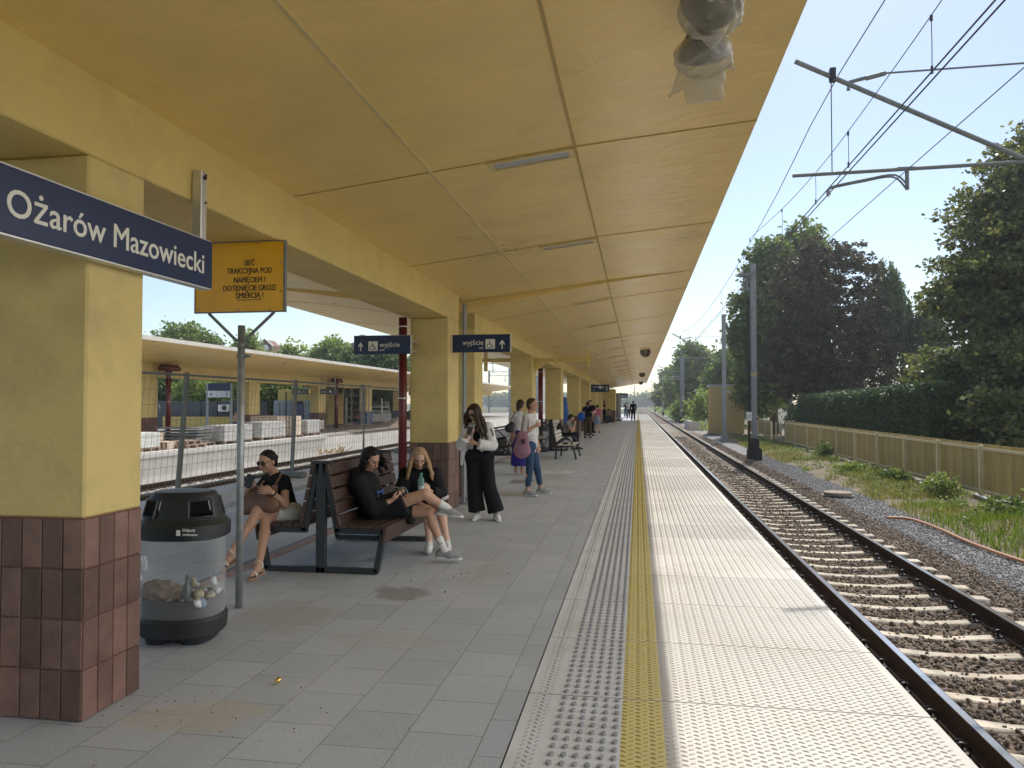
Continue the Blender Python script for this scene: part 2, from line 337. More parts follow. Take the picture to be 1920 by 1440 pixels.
    iv = N.new('ShaderNodeMath'); iv.operation = 'MULTIPLY_ADD'; iv.inputs[1].default_value = -1; K(br.outputs['Fac'], iv.inputs[0]); K(n4.outputs['Fac'], iv.inputs[2])
    bn = N.new('ShaderNodeBump'); bn.inputs['Strength'].default_value = .5; bn.inputs['Distance'].default_value = .003; K(iv.outputs[0], bn.inputs['Height']); K(bn.outputs['Normal'], b.inputs['Normal'])
    return m
MT['paving'] = paving_mat()
MT['slab'] = M('precast_edge_slab', (.58, .545, .48), .46, var=.09, vs=2.2, bump=.15, bs=120, dirt=(.36, .31, .24), dirt_amt=.6, dirt_scale=1.1, rvar=.08, coords='World', objrand=.14)
MT['slabgrey'] = M('grey_tactile_slab', (.64, .64, .625), .52, var=.10, vs=5, bump=.15, bs=120, dirt=(.38, .35, .31), dirt_amt=.55, dirt_scale=2.5, coords='World', objrand=.06)
MT['slabyellow'] = M('yellow_warning_line', (.68, .57, .22), .55, var=.08, vs=5, bump=.15, bs=120, dirt=(.46, .39, .22), dirt_amt=.6, dirt_scale=5, coords='World', objrand=.05)
MT['stud'] = M('shaded_grey_stud', (.30, .30, .295), .75, var=.1, vs=30, spec=.2)  # grey darkened to stand in for the shadowed fronts of the domes
MT['studyellow'] = M('shaded_yellow_rib', (.42, .33, .10), .75, var=.15, vs=30, spec=.2)  # darker than the line: shade on the rib edges put into the colour
YEND = 77.0
# ground sheet to the horizon
MT['ground'] = M('field_grass_and_soil', (.085, .095, .035), .95, var=.35, vs=.35, dirt=(.15, .13, .07), dirt_amt=.6, dirt_scale=.8, bump=1, bs=8)
g = MB(); g.add([(-3000, -200, -1.14), (3000, -200, -1.14), (3000, 5000, -1.14), (-3000, 5000, -1.14)], [(0, 1, 2, 3)]); struct(g.build('ground', MT['ground'], base=(0, 0, -1.14)))
# platform body
g = MB(); g.box(-7.66, 1.36, -6, YEND + 40, -1.3, -.14); struct(g.build('platform', MT['concrete']))
g = MB(); g.add([(-5.78, -6, -.003), (-.588, -6, -.003), (-.588, YEND + 40, -.003), (-5.78, YEND + 40, -.003)], [(0, 1, 2, 3)]); struct(g.build('platform_paving', MT['paving'], base=(0, 0, -.003)))
# --- one precast edge slab with bumps, then copies
def slab_mesh():
    V = []; F = []; MI = []
    def quad(x0, x1, m, z=0.):
        b = len(V); V.extend([(x0, .006, z), (x1, .006, z), (x1, .994, z), (x0, .994, z)]); F.append((b, b + 1, b + 2, b + 3)); MI.append(m)
    quad(-.58, -.085, 1); quad(-.085, .115, 2); quad(.115, 1.425, 0)
    b = len(V); V.extend([(x, y, z) for z in (-.14, 0) for (x, y) in ((-.58, .006), (1.425, .006), (1.425, .994), (-.58, .994))])
    for k in range(4): F.append((b + k, b + (k + 1) % 4, b + 4 + (k + 1) % 4, b + 4 + k)); MI.append(0)
    F.append((b + 3, b + 2, b + 1, b)); MI.append(0)
    def dome(x, y, r, h, m):
        b = len(V); n = 8
        for rr, z in ((r, 0), (r * .84, h)):
            for k in range(n): a = 2 * math.pi * k / n; V.append((x + rr * math.cos(a), y + rr * 1.15 * math.sin(a), z))
        for k in range(n): F.append((b + k, b + (k + 1) % n, b + n + (k + 1) % n, b + n + k)); MI.append(m)
        F.append(tuple(b + n + k for k in range(n))); MI.append(m)
    def tick(x, y, a, l, w, h, m):
        b = len(V); ca, sa = math.cos(a), math.sin(a)
        for (u, v, z) in ((-l, 0, 0), (-l * .45, -w, 0), (l * .45, -w, 0), (l, 0, 0), (l * .45, w, 0), (-l * .45, w, 0), (-l * .5, 0, h), (l * .5, 0, h)):
            V.append((x + u * ca - v * sa, y + u * sa + v * ca, z))
        for f in ((0, 1, 6), (1, 2, 7, 6), (2, 3, 7), (3, 4, 7), (4, 5, 6, 7), (5, 0, 6)): F.append(tuple(b + i for i in f)); MI.append(m)
    for i in range(6):
        for j in range(12): dome(-.385 + i * .055, .045 + j * .083, .0150, .012, 3)
    for j in range(22):
        y = .02 + j * .0445
        tick(-.525, y, R(60), .017, .0055, .0035, 3); tick(-.495, y + .02, R(-50), .017, .0055, .0035, 3); tick(-.465, y, R(60), .017, .0055, .0035, 3)
        for i in range(6): tick(-.07 + i * .033, y + (.022 if i % 2 else 0), R(24) if i % 2 else R(-24), .0175, .0062, .0048, 4)
        for i in range(38): tick(.13 + i * .0335, y + (.022 if i % 2 else 0), R(24) if i % 2 else R(-24), .0175, .0062, .0048, 0)
    me_o = mkmesh('platform_slab', np.array(V), F, [MT['slab'], MT['slabgrey'], MT['slabyellow'], MT['stud'], MT['studyellow']], MI, base=(0, 0, 0))
    return me_o
s0 = slab_mesh(); struct(s0); s0.location = (0, -.88, 0)
for k in range(1, 118):
    c = s0.copy(); col.objects.link(c); c.location = (0, -.88 + k, 0)
s1 = s0.copy(); s1.data = s0.data.copy(); col.objects.link(s1); s1.data.materials[2] = MT['slab']; s1.data.materials[4] = MT['slab']; s1.location = (-6.36, 8.12, 0); s1.rotation_euler.z = math.pi
for k in range(8, 90):
    c = s1.copy(); col.objects.link(c); c.location = (-6.36, .12 + k + 1, 0); c.rotation_euler.z = math.pi
# drainage channel
MT['channel'] = M('reddish_channel_stone', (.42, .27, .24), .7, var=.3, vs=9, dirt=(.2, .14, .12), dirt_amt=.7, dirt_scale=5)
g = MB(); g.box(-3.74, -3.62, -4, 10.2, -.1, .003); g.box(-3.74, -3.62, 13.9, 60, -.1, .003); g.mat = 1; g.box(-3.80, -3.745, -4, 60, -.1, .001)
struct(g.build('drainage_channel', [MT['channel'], MT['dark']]))

# --- ballast beds
MT['ballast_far'] = M('brown_ballast', (.19, .14, .10), .95, var=.55, vs=16, bump=3, bs=24, detail=8)
MT['gravel_far'] = M('grey_gravel', (.27, .26, .25), .95, var=.4, vs=30, bump=2, bs=40, detail=8)
MT['gravel_white'] = M('pale_fresh_gravel', (.62, .60, .56), .95, var=.45, vs=14, bump=3, bs=20, detail=8)
g = MB(); g.prism([(1.36, -1.005), (1.9, -.985), (4.5, -.985), (5.15, -1.03), (5.15, -1.14), (1.36, -1.14)], -6, 700)
o = g.build('ballast_bed', MT['ballast_far']); struct(o)
g = MB(); g.prism([(5.15, -1.032), (5.7, -1.03), (6.5, -1.02), (6.5, -1.139), (5.15, -1.139)], -6, 300); struct(g.build('gravel_shoulder', MT['gravel_far']))
g = MB(); g.prism([(-7.66, -1.02), (-11.2, -.98), (-14.9, -.97), (-14.9, -1.135), (-7.66, -1.135)], -6, 500); struct(g.build('ballast_bed', MT['gravel_white']))

def icos():
    t = (1 + 5 ** .5) / 2
    v = np.array([(-1, t, 0), (1, t, 0), (-1, -t, 0), (1, -t, 0), (0, -1, t), (0, 1, t), (0, -1, -t), (0, 1, -t), (t, 0, -1), (t, 0, 1), (-t, 0, -1), (-t, 0, 1)], float)
    v /= np.linalg.norm(v[0])
    f = np.array([(0, 11, 5), (0, 5, 1), (0, 1, 7), (0, 7, 10), (0, 10, 11), (1, 5, 9), (5, 11, 4), (11, 10, 2), (10, 7, 6), (7, 1, 8), (3, 9, 4), (3, 4, 2), (3, 2, 6), (3, 6, 8), (3, 8, 9), (4, 9, 5), (2, 4, 11), (6, 2, 10), (8, 6, 7), (9, 8, 1)])
    return v, f
def rand_rot(n):
    q = rng.normal(size=(n, 4)); q /= np.linalg.norm(q, axis=1)[:, None]; a, b, c, d = q.T
    return np.stack([1 - 2 * (c * c + d * d), 2 * (b * c - a * d), 2 * (b * d + a * c), 2 * (b * c + a * d), 1 - 2 * (b * b + d * d), 2 * (c * d - a * b), 2 * (b * d - a * c), 2 * (c * d + a * b), 1 - 2 * (b * b + c * c)], 1).reshape(n, 3, 3)
def rocks(name, P, S, mats, mi=None, flat=.6):
    v, f = icos(); n = len(P)
    sc_ = S[:, None, None] * (rng.uniform(.6, 1.25, (n, 1, 3)) * np.array([1, 1, flat]))
    jit = v[None] * (1 + rng.uniform(-.42, .38, (n, 12, 1)))
    W = np.einsum('nij,nkj->nki', rand_rot(n), jit * sc_) + P[:, None, :]
    Fc = (f[None] + (np.arange(n) * 12)[:, None, None]).reshape(-1, 3)
    o = mkmesh(name, W.reshape(-1, 3), Fc, mats, None if mi is None else np.repeat(mi, 20)); o['kind'] = 'stuff'
    return o
MT['stone'] = M('ballast_stone', (.185, .14, .10), .9, var=.15, vs=30, island=.7)
MT['stone2'] = M('grey_ballast_stone', (.24, .215, .195), .9, var=.15, vs=30, island=.4)
MT['gstone'] = M('grey_gravel_stone', (.30, .29, .285), .9, var=.15, vs=30, island=.5)
MT['wstone'] = M('pale_gravel_stone', (.64, .61, .57), .9, var=.15, vs=30, island=.5)
def scat(n, x0, x1, y0, y1, pw=1.0):
    return rng.uniform(x0, x1, n), y0 + (y1 - y0) * rng.random(n) ** pw
def clear_of_sleepers(x, y, keep=.22):
    d = np.abs(((y - 3.0 + .3) % .6) - .3); on = (d < .085) & (x > 1.86) & (x < 4.42); return ~on | (rng.random(len(x)) < keep)
n = 58000; x, y = scat(n, 1.5, 5.2, 2.6, 24, 1.15); k_ = clear_of_sleepers(x, y); x, y = x[k_], y[k_]; n = len(x); z = np.where(x > 4.5, -.985 - (x - 4.5) * .07, -.985) + rng.uniform(-.02, .022, n)
rocks('ballast', np.stack([x, y, z], 1), rng.uniform(.014, .033, n), [MT['stone'], MT['stone2']], (rng.random(n) < .10).astype(int))
n = 28000; x, y = scat(n, 1.6, 5.1, 24, 60, 1.3); k_ = clear_of_sleepers(x, y, .12); x, y = x[k_], y[k_]; n = len(x); z = -.985 + rng.uniform(-.02, .022, n)
rocks('ballast', np.stack([x, y, z], 1), rng.uniform(.024, .045, n), [MT['stone'], MT['stone2']], (rng.random(n) < .18).astype(int))
n = 36000; y = 8 + 32 * rng.random(n) ** 1.2; x = 5.05 + rng.random(n) * 1.5; z = -1.028 + rng.uniform(-.012, .018, n)
rocks('gravel', np.stack([x, y, z], 1), rng.uniform(.010, .022, n), [MT['gstone']])
n = 30000; x, y = scat(n, -14.8, -9.0, 13, 45, 1.2); z = -.975 + rng.uniform(-.02, .03, n)
rocks('gravel', np.stack([x, y, z], 1), rng.uniform(.02, .04, n), [MT['wstone'], MT['gstone']], (rng.random(n) < .2).astype(int))

# --- rails and sleepers
def rail(x, label, z=-.76, y0=-5, y1=600):
    p = [(-.036, 0), (.036, 0), (.036, -.035), (.012, -.05), (.009, -.14), (.03, -.155), (.075, -.165), (.075, -.18), (-.075, -.18), (-.075, -.165), (-.03, -.155), (-.009, -.14), (-.012, -.05), (-.036, -.035)]
    g = MB(); g.prism([(x + a, z + b) for a, b in p], y0, y1); g.mat = 1
    g.add([(x - .03, y0, z + .0015), (x + .03, y0, z + .0015), (x + .03, y1, z + .0015), (x - .03, y1, z + .0015)], [(0, 1, 2, 3)])
    o = g.build('rail', [MT['rust'], MT['railtop']]); return tag(o, label, 'rail')
rail(2.38, 'shiny steel rail running right beside the platform edge')
rail(3.90, 'shiny steel rail of the near track on the side towards the wooden fence')
rail(-12.40, 'rusty rail of the far track on the side nearer the benches')
rail(-13.92, 'rusty rail of the far track next to the opposite platform wall')
MT['sleeper'] = M('concrete_sleeper', (.58, .51, .40), .85, objrand=.15, coords='World', var=.16, vs=14, bump=.5, bs=60, dirt=(.2, .13, .085), dirt_amt=.5, dirt_scale=3)
def sleeper(xc, y, label, group, name='concrete_sleeper'):
    root = thing(name, label, 'sleeper', (xc, y, -1.1), group)
    g = MB(); xs = [-1.3, -1.28, -.95, -.6, -.25, 0, .25, .6, .95, 1.28, 1.3]; zt = [-.99, -.945, -.94, -.945, -.972, -.975, -.972, -.945, -.94, -.945, -.99]
    hw = [.10, .11, .10, .09, .08, .075, .08, .09, .10, .11, .10]; vs = []; fs = []
    for X_, Z_, h in zip(xs, zt, hw):
        vs += [(xc + X_, y - h - .03, -1.1), (xc + X_, y - h, Z_ - .012), (xc + X_, y - h + .015, Z_), (xc + X_, y + h - .015, Z_), (xc + X_, y + h, Z_ - .012), (xc + X_, y + h + .03, -1.1)]
    for i in range(len(xs) - 1):
        for k in range(5): fs.append((i * 6 + k, i * 6 + k + 1, i * 6 + 7 + k, i * 6 + 6 + k))
    fs.append(tuple(range(6))); fs.append(tuple(range(len(xs) * 6 - 1, len(xs) * 6 - 7, -1)))
    g.add(vs, fs); g.build('sleeper_body', MT['sleeper'], root)
    return root
def clip_mesh(xc, y, side, root):
    g = MB(); x = xc + side * .115
    g.box(x - .045, x + .05, y - .07, y + .07, -.945, -.925, .006)
    for s in (-1, 1):
        pts = [(x - side * .05, y + s * .02, -.905)] + [(x + side * (.005 + .042 * math.cos(a)), y + s * (.02 + .03 * (a / 4.4)), -.897 + .036 * math.sin(a)) for a in np.linspace(2.6, -1.8, 10)]
        g.tube(pts, .0095, 6)
    g.tube([(x, y, -.94), (x, y, -.865)], .016, 8)
    return g.build('rail_clip', MT['clip'], root)
sl0 = sleeper(3.14, 3.0, 'weathered concrete sleeper of the near track, half sunk in brown ballast', 'concrete sleepers of the near track')
sl0b = copy_tree(sl0, loc=(3.14, 44.4, -1.1))
for rx in (2.38, 3.90):
    for s in (-1, 1): clip_mesh(rx, 3.0, s, sl0)
for k in range(1, 69): copy_tree(sl0, loc=(3.14 + rng.uniform(-.01, .01), 3.0 + .6 * k + rng.uniform(-.012, .012), -1.1))
for k in range(1, 90): copy_tree(sl0b, loc=(3.14, 44.4 + .6 * k, -1.1))
lb = copy_tree(sl0b, loc=(-13.16, 14, -1.1)); lb['label'] = 'pale concrete sleeper of the far track by the opposite platform'; lb['group'] = 'concrete sleepers of the far track'
for k in range(1, 90): copy_tree(lb, loc=(-13.16, 14 + .6 * k, -1.1))

# --- canopy of this platform
def ceil_mat():
    m = M('ceiling_paint', (.80, .585, .215), .34, var=.09, vs=1.1, stretch=(.9, 1.3, 1), dirt=(.56, .43, .17), dirt_amt=.3, dirt_scale=2.0, rvar=.08, spec=.5)
    t, N, K = nodes_of(m); b = N['Principled BSDF']; tc = N.new('ShaderNodeTexCoord'); mp = N.new('ShaderNodeMapping'); mp.inputs['Scale'].default_value = (1.3, 3.3, 1)
    K(tc.outputs['Object'], mp.inputs['Vector']); n = N.new('ShaderNodeTexNoise'); n.inputs['Scale'].default_value = 2.6; n.inputs['Detail'].default_value = 5; n.inputs['Roughness'].default_value = .55; n.inputs['Distortion'].default_value = .4
    K(mp.outputs['Vector'], n.inputs['Vector']); bn = N.new('ShaderNodeBump'); bn.inputs['Strength'].default_value = .55; bn.inputs['Distance'].default_value = .020; K(n.outputs['Fac'], bn.inputs['Height']); K(bn.outputs['Normal'], b.inputs['Normal'])
    return m
MT['ceiling'] = ceil_mat()
MT['joint'] = M('dark_panel_joint', (.44, .33, .13), .8, var=.1)
MT['rim'] = M('light_panel_joint', (.62, .50, .24), .55, var=.1)
MT['fascia'] = M('concrete_fascia', (.36, .30, .22), .8, var=.15, vs=3, dirt=(.24, .2, .15), dirt_amt=.5)
def canopy(name, label, xc, y0, y1, prof, joints, top=.16, mats=None):
    """prof: list of (distance from the pillar line, soffit height), centre outwards"""
    right = [(xc + d, z) for d, z, dl, zl in prof]; left = [(xc - dl, zl) for d, z, dl, zl in prof]
    under = left[::-1] + right
    e = [(under[-1][0] + .012, under[-1][1] + top), (xc, prof[0][1] + .42), (under[0][0] - .012, under[0][1] + top)]
    g = MB(); poly = under + e; n = len(poly); vs = [(a, y0, b) for a, b in poly] + [(a, y1, b) for a, b in poly]; fs = []; ms = []
    fs.append(tuple(range(n))); ms.append(0); fs.append(tuple(range(2 * n - 1, n - 1, -1))); ms.append(1)
    for k in range(n):
        fs.append((k, k + n, (k + 1) % n + n, (k + 1) % n)); ms.append(0 if k < len(under) - 1 else 1)
    g.add(vs, fs); g.m = ms
    for (kind, a) in joints:
        if kind == 'y':
            for i in range(len(under) - 1):
                (xa, za), (xb, zb) = under[i], under[i + 1]; g.mat = 2
                w_ = .005; g.add([(xa, a - w_, za - .002), (xb, a - w_, zb - .002), (xb, a + w_, zb - .002), (xa, a + w_, za - .002), (xa, a - w_, za - .006), (xb, a - w_, zb - .006), (xb, a + w_, zb - .006), (xa, a + w_, za - .006)],
                                 [(4, 5, 6, 7), (0, 1, 5, 4), (2, 3, 7, 6)])
        else:
            i, m_, w_ = a; (xa, za) = under[i]; g.mat = m_; g.box(xa - w_, xa + w_, y0 + .01, y1 - .01, za - .012, za + .01)
    o = g.build(name, mats or [MT['ceiling'], MT['fascia'], MT['joint'], MT['rim']]); return tag(o, label, 'canopy')
PX = -2.965
prof1 = [(.285, 3.19, .285, 3.19), (1.40, 3.33, 1.5, 3.33), (2.51, 3.47, 2.8, 3.47), (3.82, 3.59, 4.22, 3.58)]
prof2 = [(.285, 3.06, .285, 3.06), (1.40, 3.25, 1.5, 3.25), (2.51, 3.43, 2.8, 3.43), (3.82, 3.59, 4.22, 3.58)]
J1 = [('y', 5.68 + 3.13 * k) for k in (-3, -2, -1, 0, 1)] + [('x', (5, 3, .012)), ('x', (6, 2, .009)), ('x', (2, 3, .012))]
canopy('station_canopy', 'near section of the yellow concrete canopy overhead, over the litter bin and the first bench', PX, -5.2, 11.93, prof1, J1)
J2 = [('y', 13.75 + 4 * k) for k in range(16)] + [('x', (5, 3, .012)), ('x', (6, 2, .009)), ('x', (2, 3, .012))]
canopy('station_canopy', 'long far section of the yellow concrete canopy, running away beyond the exit signs', PX, 11.96, 76, prof2, J2)
def beam(y0, y1, zt, label, zb=2.79):
    g = MB(); g.box(-3.25, -2.68, y0, y1, zb, zt, .008); o = g.build('canopy_beam', MT['beam']); return tag(o, label, 'beam')
beam(-5, 11.36, 3.40, 'yellow beam under the near canopy section, carrying the station name sign')
beam(12.55, 76, 3.36, 'yellow beam under the far canopy section')
def pillar(y0, y1, label, zt=2.79, x0=-3.25, x1=-2.68, detail=True):
    root = thing('pillar', label, 'pillar', ((x0 + x1) / 2, (y0 + y1) / 2, 0), 'yellow tiled pillars of the platform')
    g = MB(); g.box(x0, x1, y0, y1, .985, zt, .012); g.build('shaft', MT['pillar'], root)
    g = MB(); g.box(x0 + .006, x1 - .006, y0 + .006, y1 - .006, 0, .987); g.build('plinth', MT['grout'], root)
    t = MB(); c = .003
    nx = 5; ny = max(3, round((y1 - y0) / .112))
    for r in range(4):
        za, zb = .004 + r * .246, (r + 1) * .246 - .003
        for k in range(nx):
            a = x0 + (x1 - x0) * k / nx + .0035; b = x0 + (x1 - x0) * (k + 1) / nx - .0035
            for (ya, yb) in ((y0 - .004, y0 + .01), (y1 - .01, y1 + .004)): t.box(a, b, ya, yb, za, zb, c)
        for k in range(ny):
            a = y0 + (y1 - y0) * k / ny + .0035; b = y0 + (y1 - y0) * (k + 1) / ny - .0035
            for (xa, xb) in ((x0 - .004, x0 + .01), (x1 - .01, x1 + .004)): t.box(xa, xb, a, b, za, zb, c)
    t.build('tiles', MT['tile'], root)
    return root
pillar(3.39, 3.83, 'yellow pillar with brown tiled foot right beside the litter bin, nearest of all')
pillar(10.72, 11.36, 'yellow pillar with brown tiled foot behind the blonde girl, between the two exit signs')
pillar(12.55, 13.18, 'yellow pillar standing close behind the one between the exit signs', 3.3)
pillar(19.6, 20.3, 'yellow pillar banded with thin ridges near its top, beside the steel bracket')
pillar(27.1, 27.95, 'yellow pillar behind the black framed double bench, with a dark red pipe on its side')
pillar(35.6, 36.5, 'yellow pillar behind the seated person in the grey T-shirt')
pillar(43.5, 44.3, 'yellow pillar just left of the hanging platform 2 sign')
for i, y in enumerate((51, 58.5)): pillar(y, y + .8, ['yellow pillar behind the hanging platform 2 sign', 'far yellow pillar beside the man in black reading'][i])
# wide pillar block near the far end
pillar(66, 68.5, 'broad far pillar with dark tiled foot, behind the seated people far down the platform', 2.79, -3.9, -1.9)
# ridges on the banded pillar
P_ = np.stack([rng.uniform(-5.5, -.7, 130), 2.6 + 12 * rng.random(130) ** 1.5, np.full(130, 0.0)], 1); rocks('grit', P_, rng.uniform(.0015, .005, 130), [MT['gstone'], MT['dirt']], (rng.random(130) < .5).astype(int))
g = MB()
for k in range(6): g.box(-3.262, -2.668, 19.588, 20.312, 2.40 + k * .062, 2.42 + k * .062)
p_ = [o for o in bpy.data.objects if o.name.startswith('pillar') and 'banded' in o.get('label', '')][0]; g.build('ridges', MT['pillar'], p_)
# ceiling lights
def ceil_light(y, prof, label):
    (d0, z0), (d1, z1) = [(prof[i][0] + PX, prof[i][1]) for i in (1, 2)]
    sl = math.atan2(z1 - z0, d1 - d0); xm = -.80; zm = z0 + (xm - d0) * (z1 - z0) / (d1 - d0)
    root = thing('ceiling_light', label, 'ceiling light', (xm, y, zm), 'recessed lights along the canopy'); X_ = Matrix.Translation((xm, y, zm)) @ Matrix.Rotation(-sl, 4, 'Y')
    g = MB(); g.X = X_
    for a in ((-.33, .33, -.10, -.075), (-.33, .33, .075, .10), (-.33, -.29, -.075, .075), (.29, .33, -.075, .075)): g.box(*a, -.022, .004)
    g.build('frame', MT['rim'], root); g = MB(); g.X = X_; g.box(-.29, .29, -.075, .075, -.010, .003); g.build('diffuser', MT['diffuser'], root); return root
MT['diffuser'] = M('pale_light_diffuser', (.42, .42, .44), .25, var=.2, vs=9, stretch=(1, 8, 1))
ceil_light(5.78, prof1, 'recessed strip light nearest the wrapped loudspeaker, unlit'); ceil_light(8.95, prof1, 'unlit recessed strip light, second along the canopy ceiling')
for k in range(10): ceil_light(13.65 + 4 * k, prof2, 'unlit recessed strip light in the far canopy section')
# ================================================================ RIGHT SIDE
def hnoise(x, y, s=1.0, seed=0):
    v = np.zeros_like(x); 
    r_ = np.random.default_rng(seed + 11)
    for k in range(9):
        f = s * (.5 + k * .55); a = r_.uniform(0, 6.28); p = r_.uniform(0, 6.28, 2)
        v += np.sin(f * (x * math.cos(a) + y * math.sin(a)) + p[0]) * np.sin(f * .8 * (-x * math.sin(a) + y * math.cos(a)) + p[1]) / (1 + k * .6)
    return v / 3
def sheet(name, x0, x1, y0, y1, nx, ny, zf, mat, kind='structure'):
    X_, Y_ = np.meshgrid(np.linspace(x0, x1, nx), np.linspace(y0, y1, ny)); Z_ = zf(X_, Y_)
    V = np.stack([X_.ravel(), Y_.ravel(), Z_.ravel()], 1); i = np.arange((nx - 1) * (ny - 1)); r_, c_ = i // (nx - 1), i % (nx - 1); a = r_ * nx + c_
    o = mkmesh(name, V, np.stack([a, a + 1, a + nx + 1, a + nx], 1), mat, None, True, base=(x0, y0, 0)); o['kind'] = kind; return o
def zv(x, y):
    e = np.clip((x - 6.1) / .5, 0, 1)
    h = -1.045 + e * (.09 + .13 * hnoise(x, y, 1.3, 1) + .05 * hnoise(x, y, 4, 2))
    h += .42 * np.exp(-(((x - 7.7) / .9) ** 2 + ((y - 14.6) / 2.2) ** 2))
    return h
def verge_mat():
    m = M('verge_soil', (.25, .195, .13), .95, var=.35, vs=5, dirt=(.12, .125, .045), dirt_amt=.75, dirt_scale=1.6, bump=1.6, bs=25); return m
MT['verge'] = verge_mat()
sheet('verge', 6.1, 13.5, 4, 75, 120, 700, zv, MT['verge'])
MT['grass'] = tree_leaf('grass_blades', (.11, .15, .03), (.33, .30, .10), .35, .7)
MT['grass2'] = tree_leaf('green_grass_blades', (.06, .13, .018), (.20, .27, .05), .4, .7)
def grass(name, P, H, mat, label=None, lean=.5, wd=.006):
    n = len(P); a = rng.uniform(0, 6.283, n); d = np.stack([np.cos(a), np.sin(a), np.zeros(n)], 1); b = rng.uniform(0, 6.283, n); w_ = np.stack([np.cos(b), np.sin(b), np.zeros(n)], 1) * (wd * rng.uniform(.6, 1.5, n))[:, None]
    up = np.array([0, 0, 1.]); ln = rng.uniform(.1, lean, n)[:, None] * H[:, None]
    p1 = P + up * (H * .55)[:, None] + d * ln * .35; p2 = P + up * (H * .95)[:, None] + d * ln
    V = np.stack([P - w_, P + w_, p1 + w_ * .8, p1 - w_ * .8, p2], 1).reshape(-1, 3); k = (np.arange(n) * 5)[:, None]
    F = np.concatenate([np.hstack([k, k + 1, k + 2, k + 3]), np.hstack([k + 3, k + 2, k + 4, k + 4])]);
    F = [tuple(r) for r in F[:n].tolist()] + [tuple(r[:3]) for r in F[n:].tolist()]
    o = mkmesh(name, V, F, mat); o['kind'] = 'stuff'; return o
n = 34000; y = 9 + 50 * rng.random(n) ** 1.5; x = 6.15 + 2.65 * rng.random(n)
mk = (hnoise(x, y, 1.1, 5) + .35 * hnoise(x, y, 3.7, 6) > -.02) & (rng.random(n) < 1.2 - .3 * (x < 6.5))
x, y = x[mk], y[mk]; P_ = np.stack([x, y, zv(x, y) - .01], 1); gg = hnoise(x, y, .9, 8) > .1
grass('dry_grass', P_[~gg], rng.uniform(.08, .30, (~gg).sum()), MT['grass'], wd=.007); grass('grass', P_[gg], rng.uniform(.08, .26, gg.sum()), MT['grass2'], wd=.008)
def leaves(C_, size, n_per, spread, flat=1.0, elong=1.6, droop=0.0, r_=None):
    """C_ (k,3) cluster centres -> many small leaf quads"""
    g_ = r_ or rng; k = len(C_); n = k * n_per
    off = g_.normal(size=(n, 3)) * spread; off[:, 2] *= flat
    P = np.repeat(C_, n_per, 0) + off
    u = g_.normal(size=(n, 3)); u[:, 2] *= .6; u[:, 2] -= droop; u /= np.linalg.norm(u, axis=1)[:, None]
    t_ = g_.normal(size=(n, 3)); v = np.cross(u, t_); v /= np.linalg.norm(v, axis=1)[:, None]
    s = (size * g_.uniform(.6, 1.4, n))[:, None]; u = u * s * elong / 2; v = v * s / 2
    V = np.stack([P - u, P + v, P + u, P - v], 1).reshape(-1, 3)
    return V, np.arange(4 * n, dtype=np.int32).reshape(n, 4)
def crown_pts(blobs, n, r_, shell=.45):
    pts = []; vol = np.array([b[3] * b[4] * b[5] for b in blobs]); cnt = (n * vol / vol.sum()).astype(int) + 1
    for b, c in zip(blobs, cnt):
        d = r_.normal(size=(c, 3)); d /= np.linalg.norm(d, axis=1)[:, None]; rad = (shell + (1 - shell) * r_.random(c) ** .6)[:, None]
        bump = 1 + .16 * np.sin(d[:, 0:1] * 7 + b[0]) * np.sin(d[:, 1:2] * 6 + b[1]) + .14 * np.sin(d[:, 2:3] * 9 + b[2] + d[:, 0:1] * 5)
        pts.append(np.array(b[:3]) + d * rad * bump * np.array(b[3:6]))
    return np.concatenate(pts)
MT['bark'] = M('tree_bark', (.075, .06, .045), .9, var=.3, vs=12, stretch=(3, 3, .6), bump=1.2, bs=20)
def tree(name, label, base, height, blobs, ncl, nper, leaf, spread, mat, trunk_r=.2, group=None, flat=.7, droop=0, limbs=14, seed=1, cat='tree', shell=.45, elong=1.6, trunk_top=.7):
    r_ = np.random.default_rng(seed); bx_, by_, bz_ = base
    root = thing(name, label, cat, base, group)
    pts = crown_pts(blobs, ncl, r_, shell)
    V, F = leaves(pts, leaf, nper, spread, flat, elong, droop, r_)
    o = mkmesh('crown', V, F, mat, parent=root)
    g = MB(); top = np.array([bx_, by_, bz_ + height * trunk_top]); b0 = np.array(base)
    tr = [b0 + (top - b0) * t + np.array([r_.normal() * .12, r_.normal() * .12, 0]) * (t > 0) * height * .05 for t in np.linspace(0, 1, 7)]
    g.tube(tr, [trunk_r * (1.25 if i == 0 else 1) * (1 - .13 * i) for i in range(7)], 10)
    for k in range(limbs):
        t = r_.uniform(.25, .98); i = min(5, int(t * 6)); s = tr[i] + (tr[i + 1] - tr[i]) * (t * 6 - i); e = pts[r_.integers(len(pts))]
        m_ = (s + e) / 2 + np.array([0, 0, .12 * np.linalg.norm(e - s)]); rr = trunk_r * (1 - .6 * t) * .5
        g.tube([s, m_, e], [rr, rr * .6, rr * .15], 6, False)
    b_ = g.build('trunk', MT['bark'], root, True)
    return root
MT['leaf_dark'] = tree_leaf('dark_green_leaves', (.04, .085, .028), (.13, .18, .055), .4, .38)
MT['leaf_beech'] = tree_leaf('copper_leaves', (.035, .042, .022), (.108, .088, .045), .25, .5)
MT['leaf_mid'] = tree_leaf('mid_green_leaves', (.07, .13, .03), (.19, .24, .075), .4, .5)
MT['leaf_light'] = tree_leaf('light_green_leaves', (.13, .21, .05), (.29, .35, .11), .45, .5)
MT['leaf_olive'] = tree_leaf('olive_leaves', (.055, .085, .026), (.22, .24, .085), .42, .32)
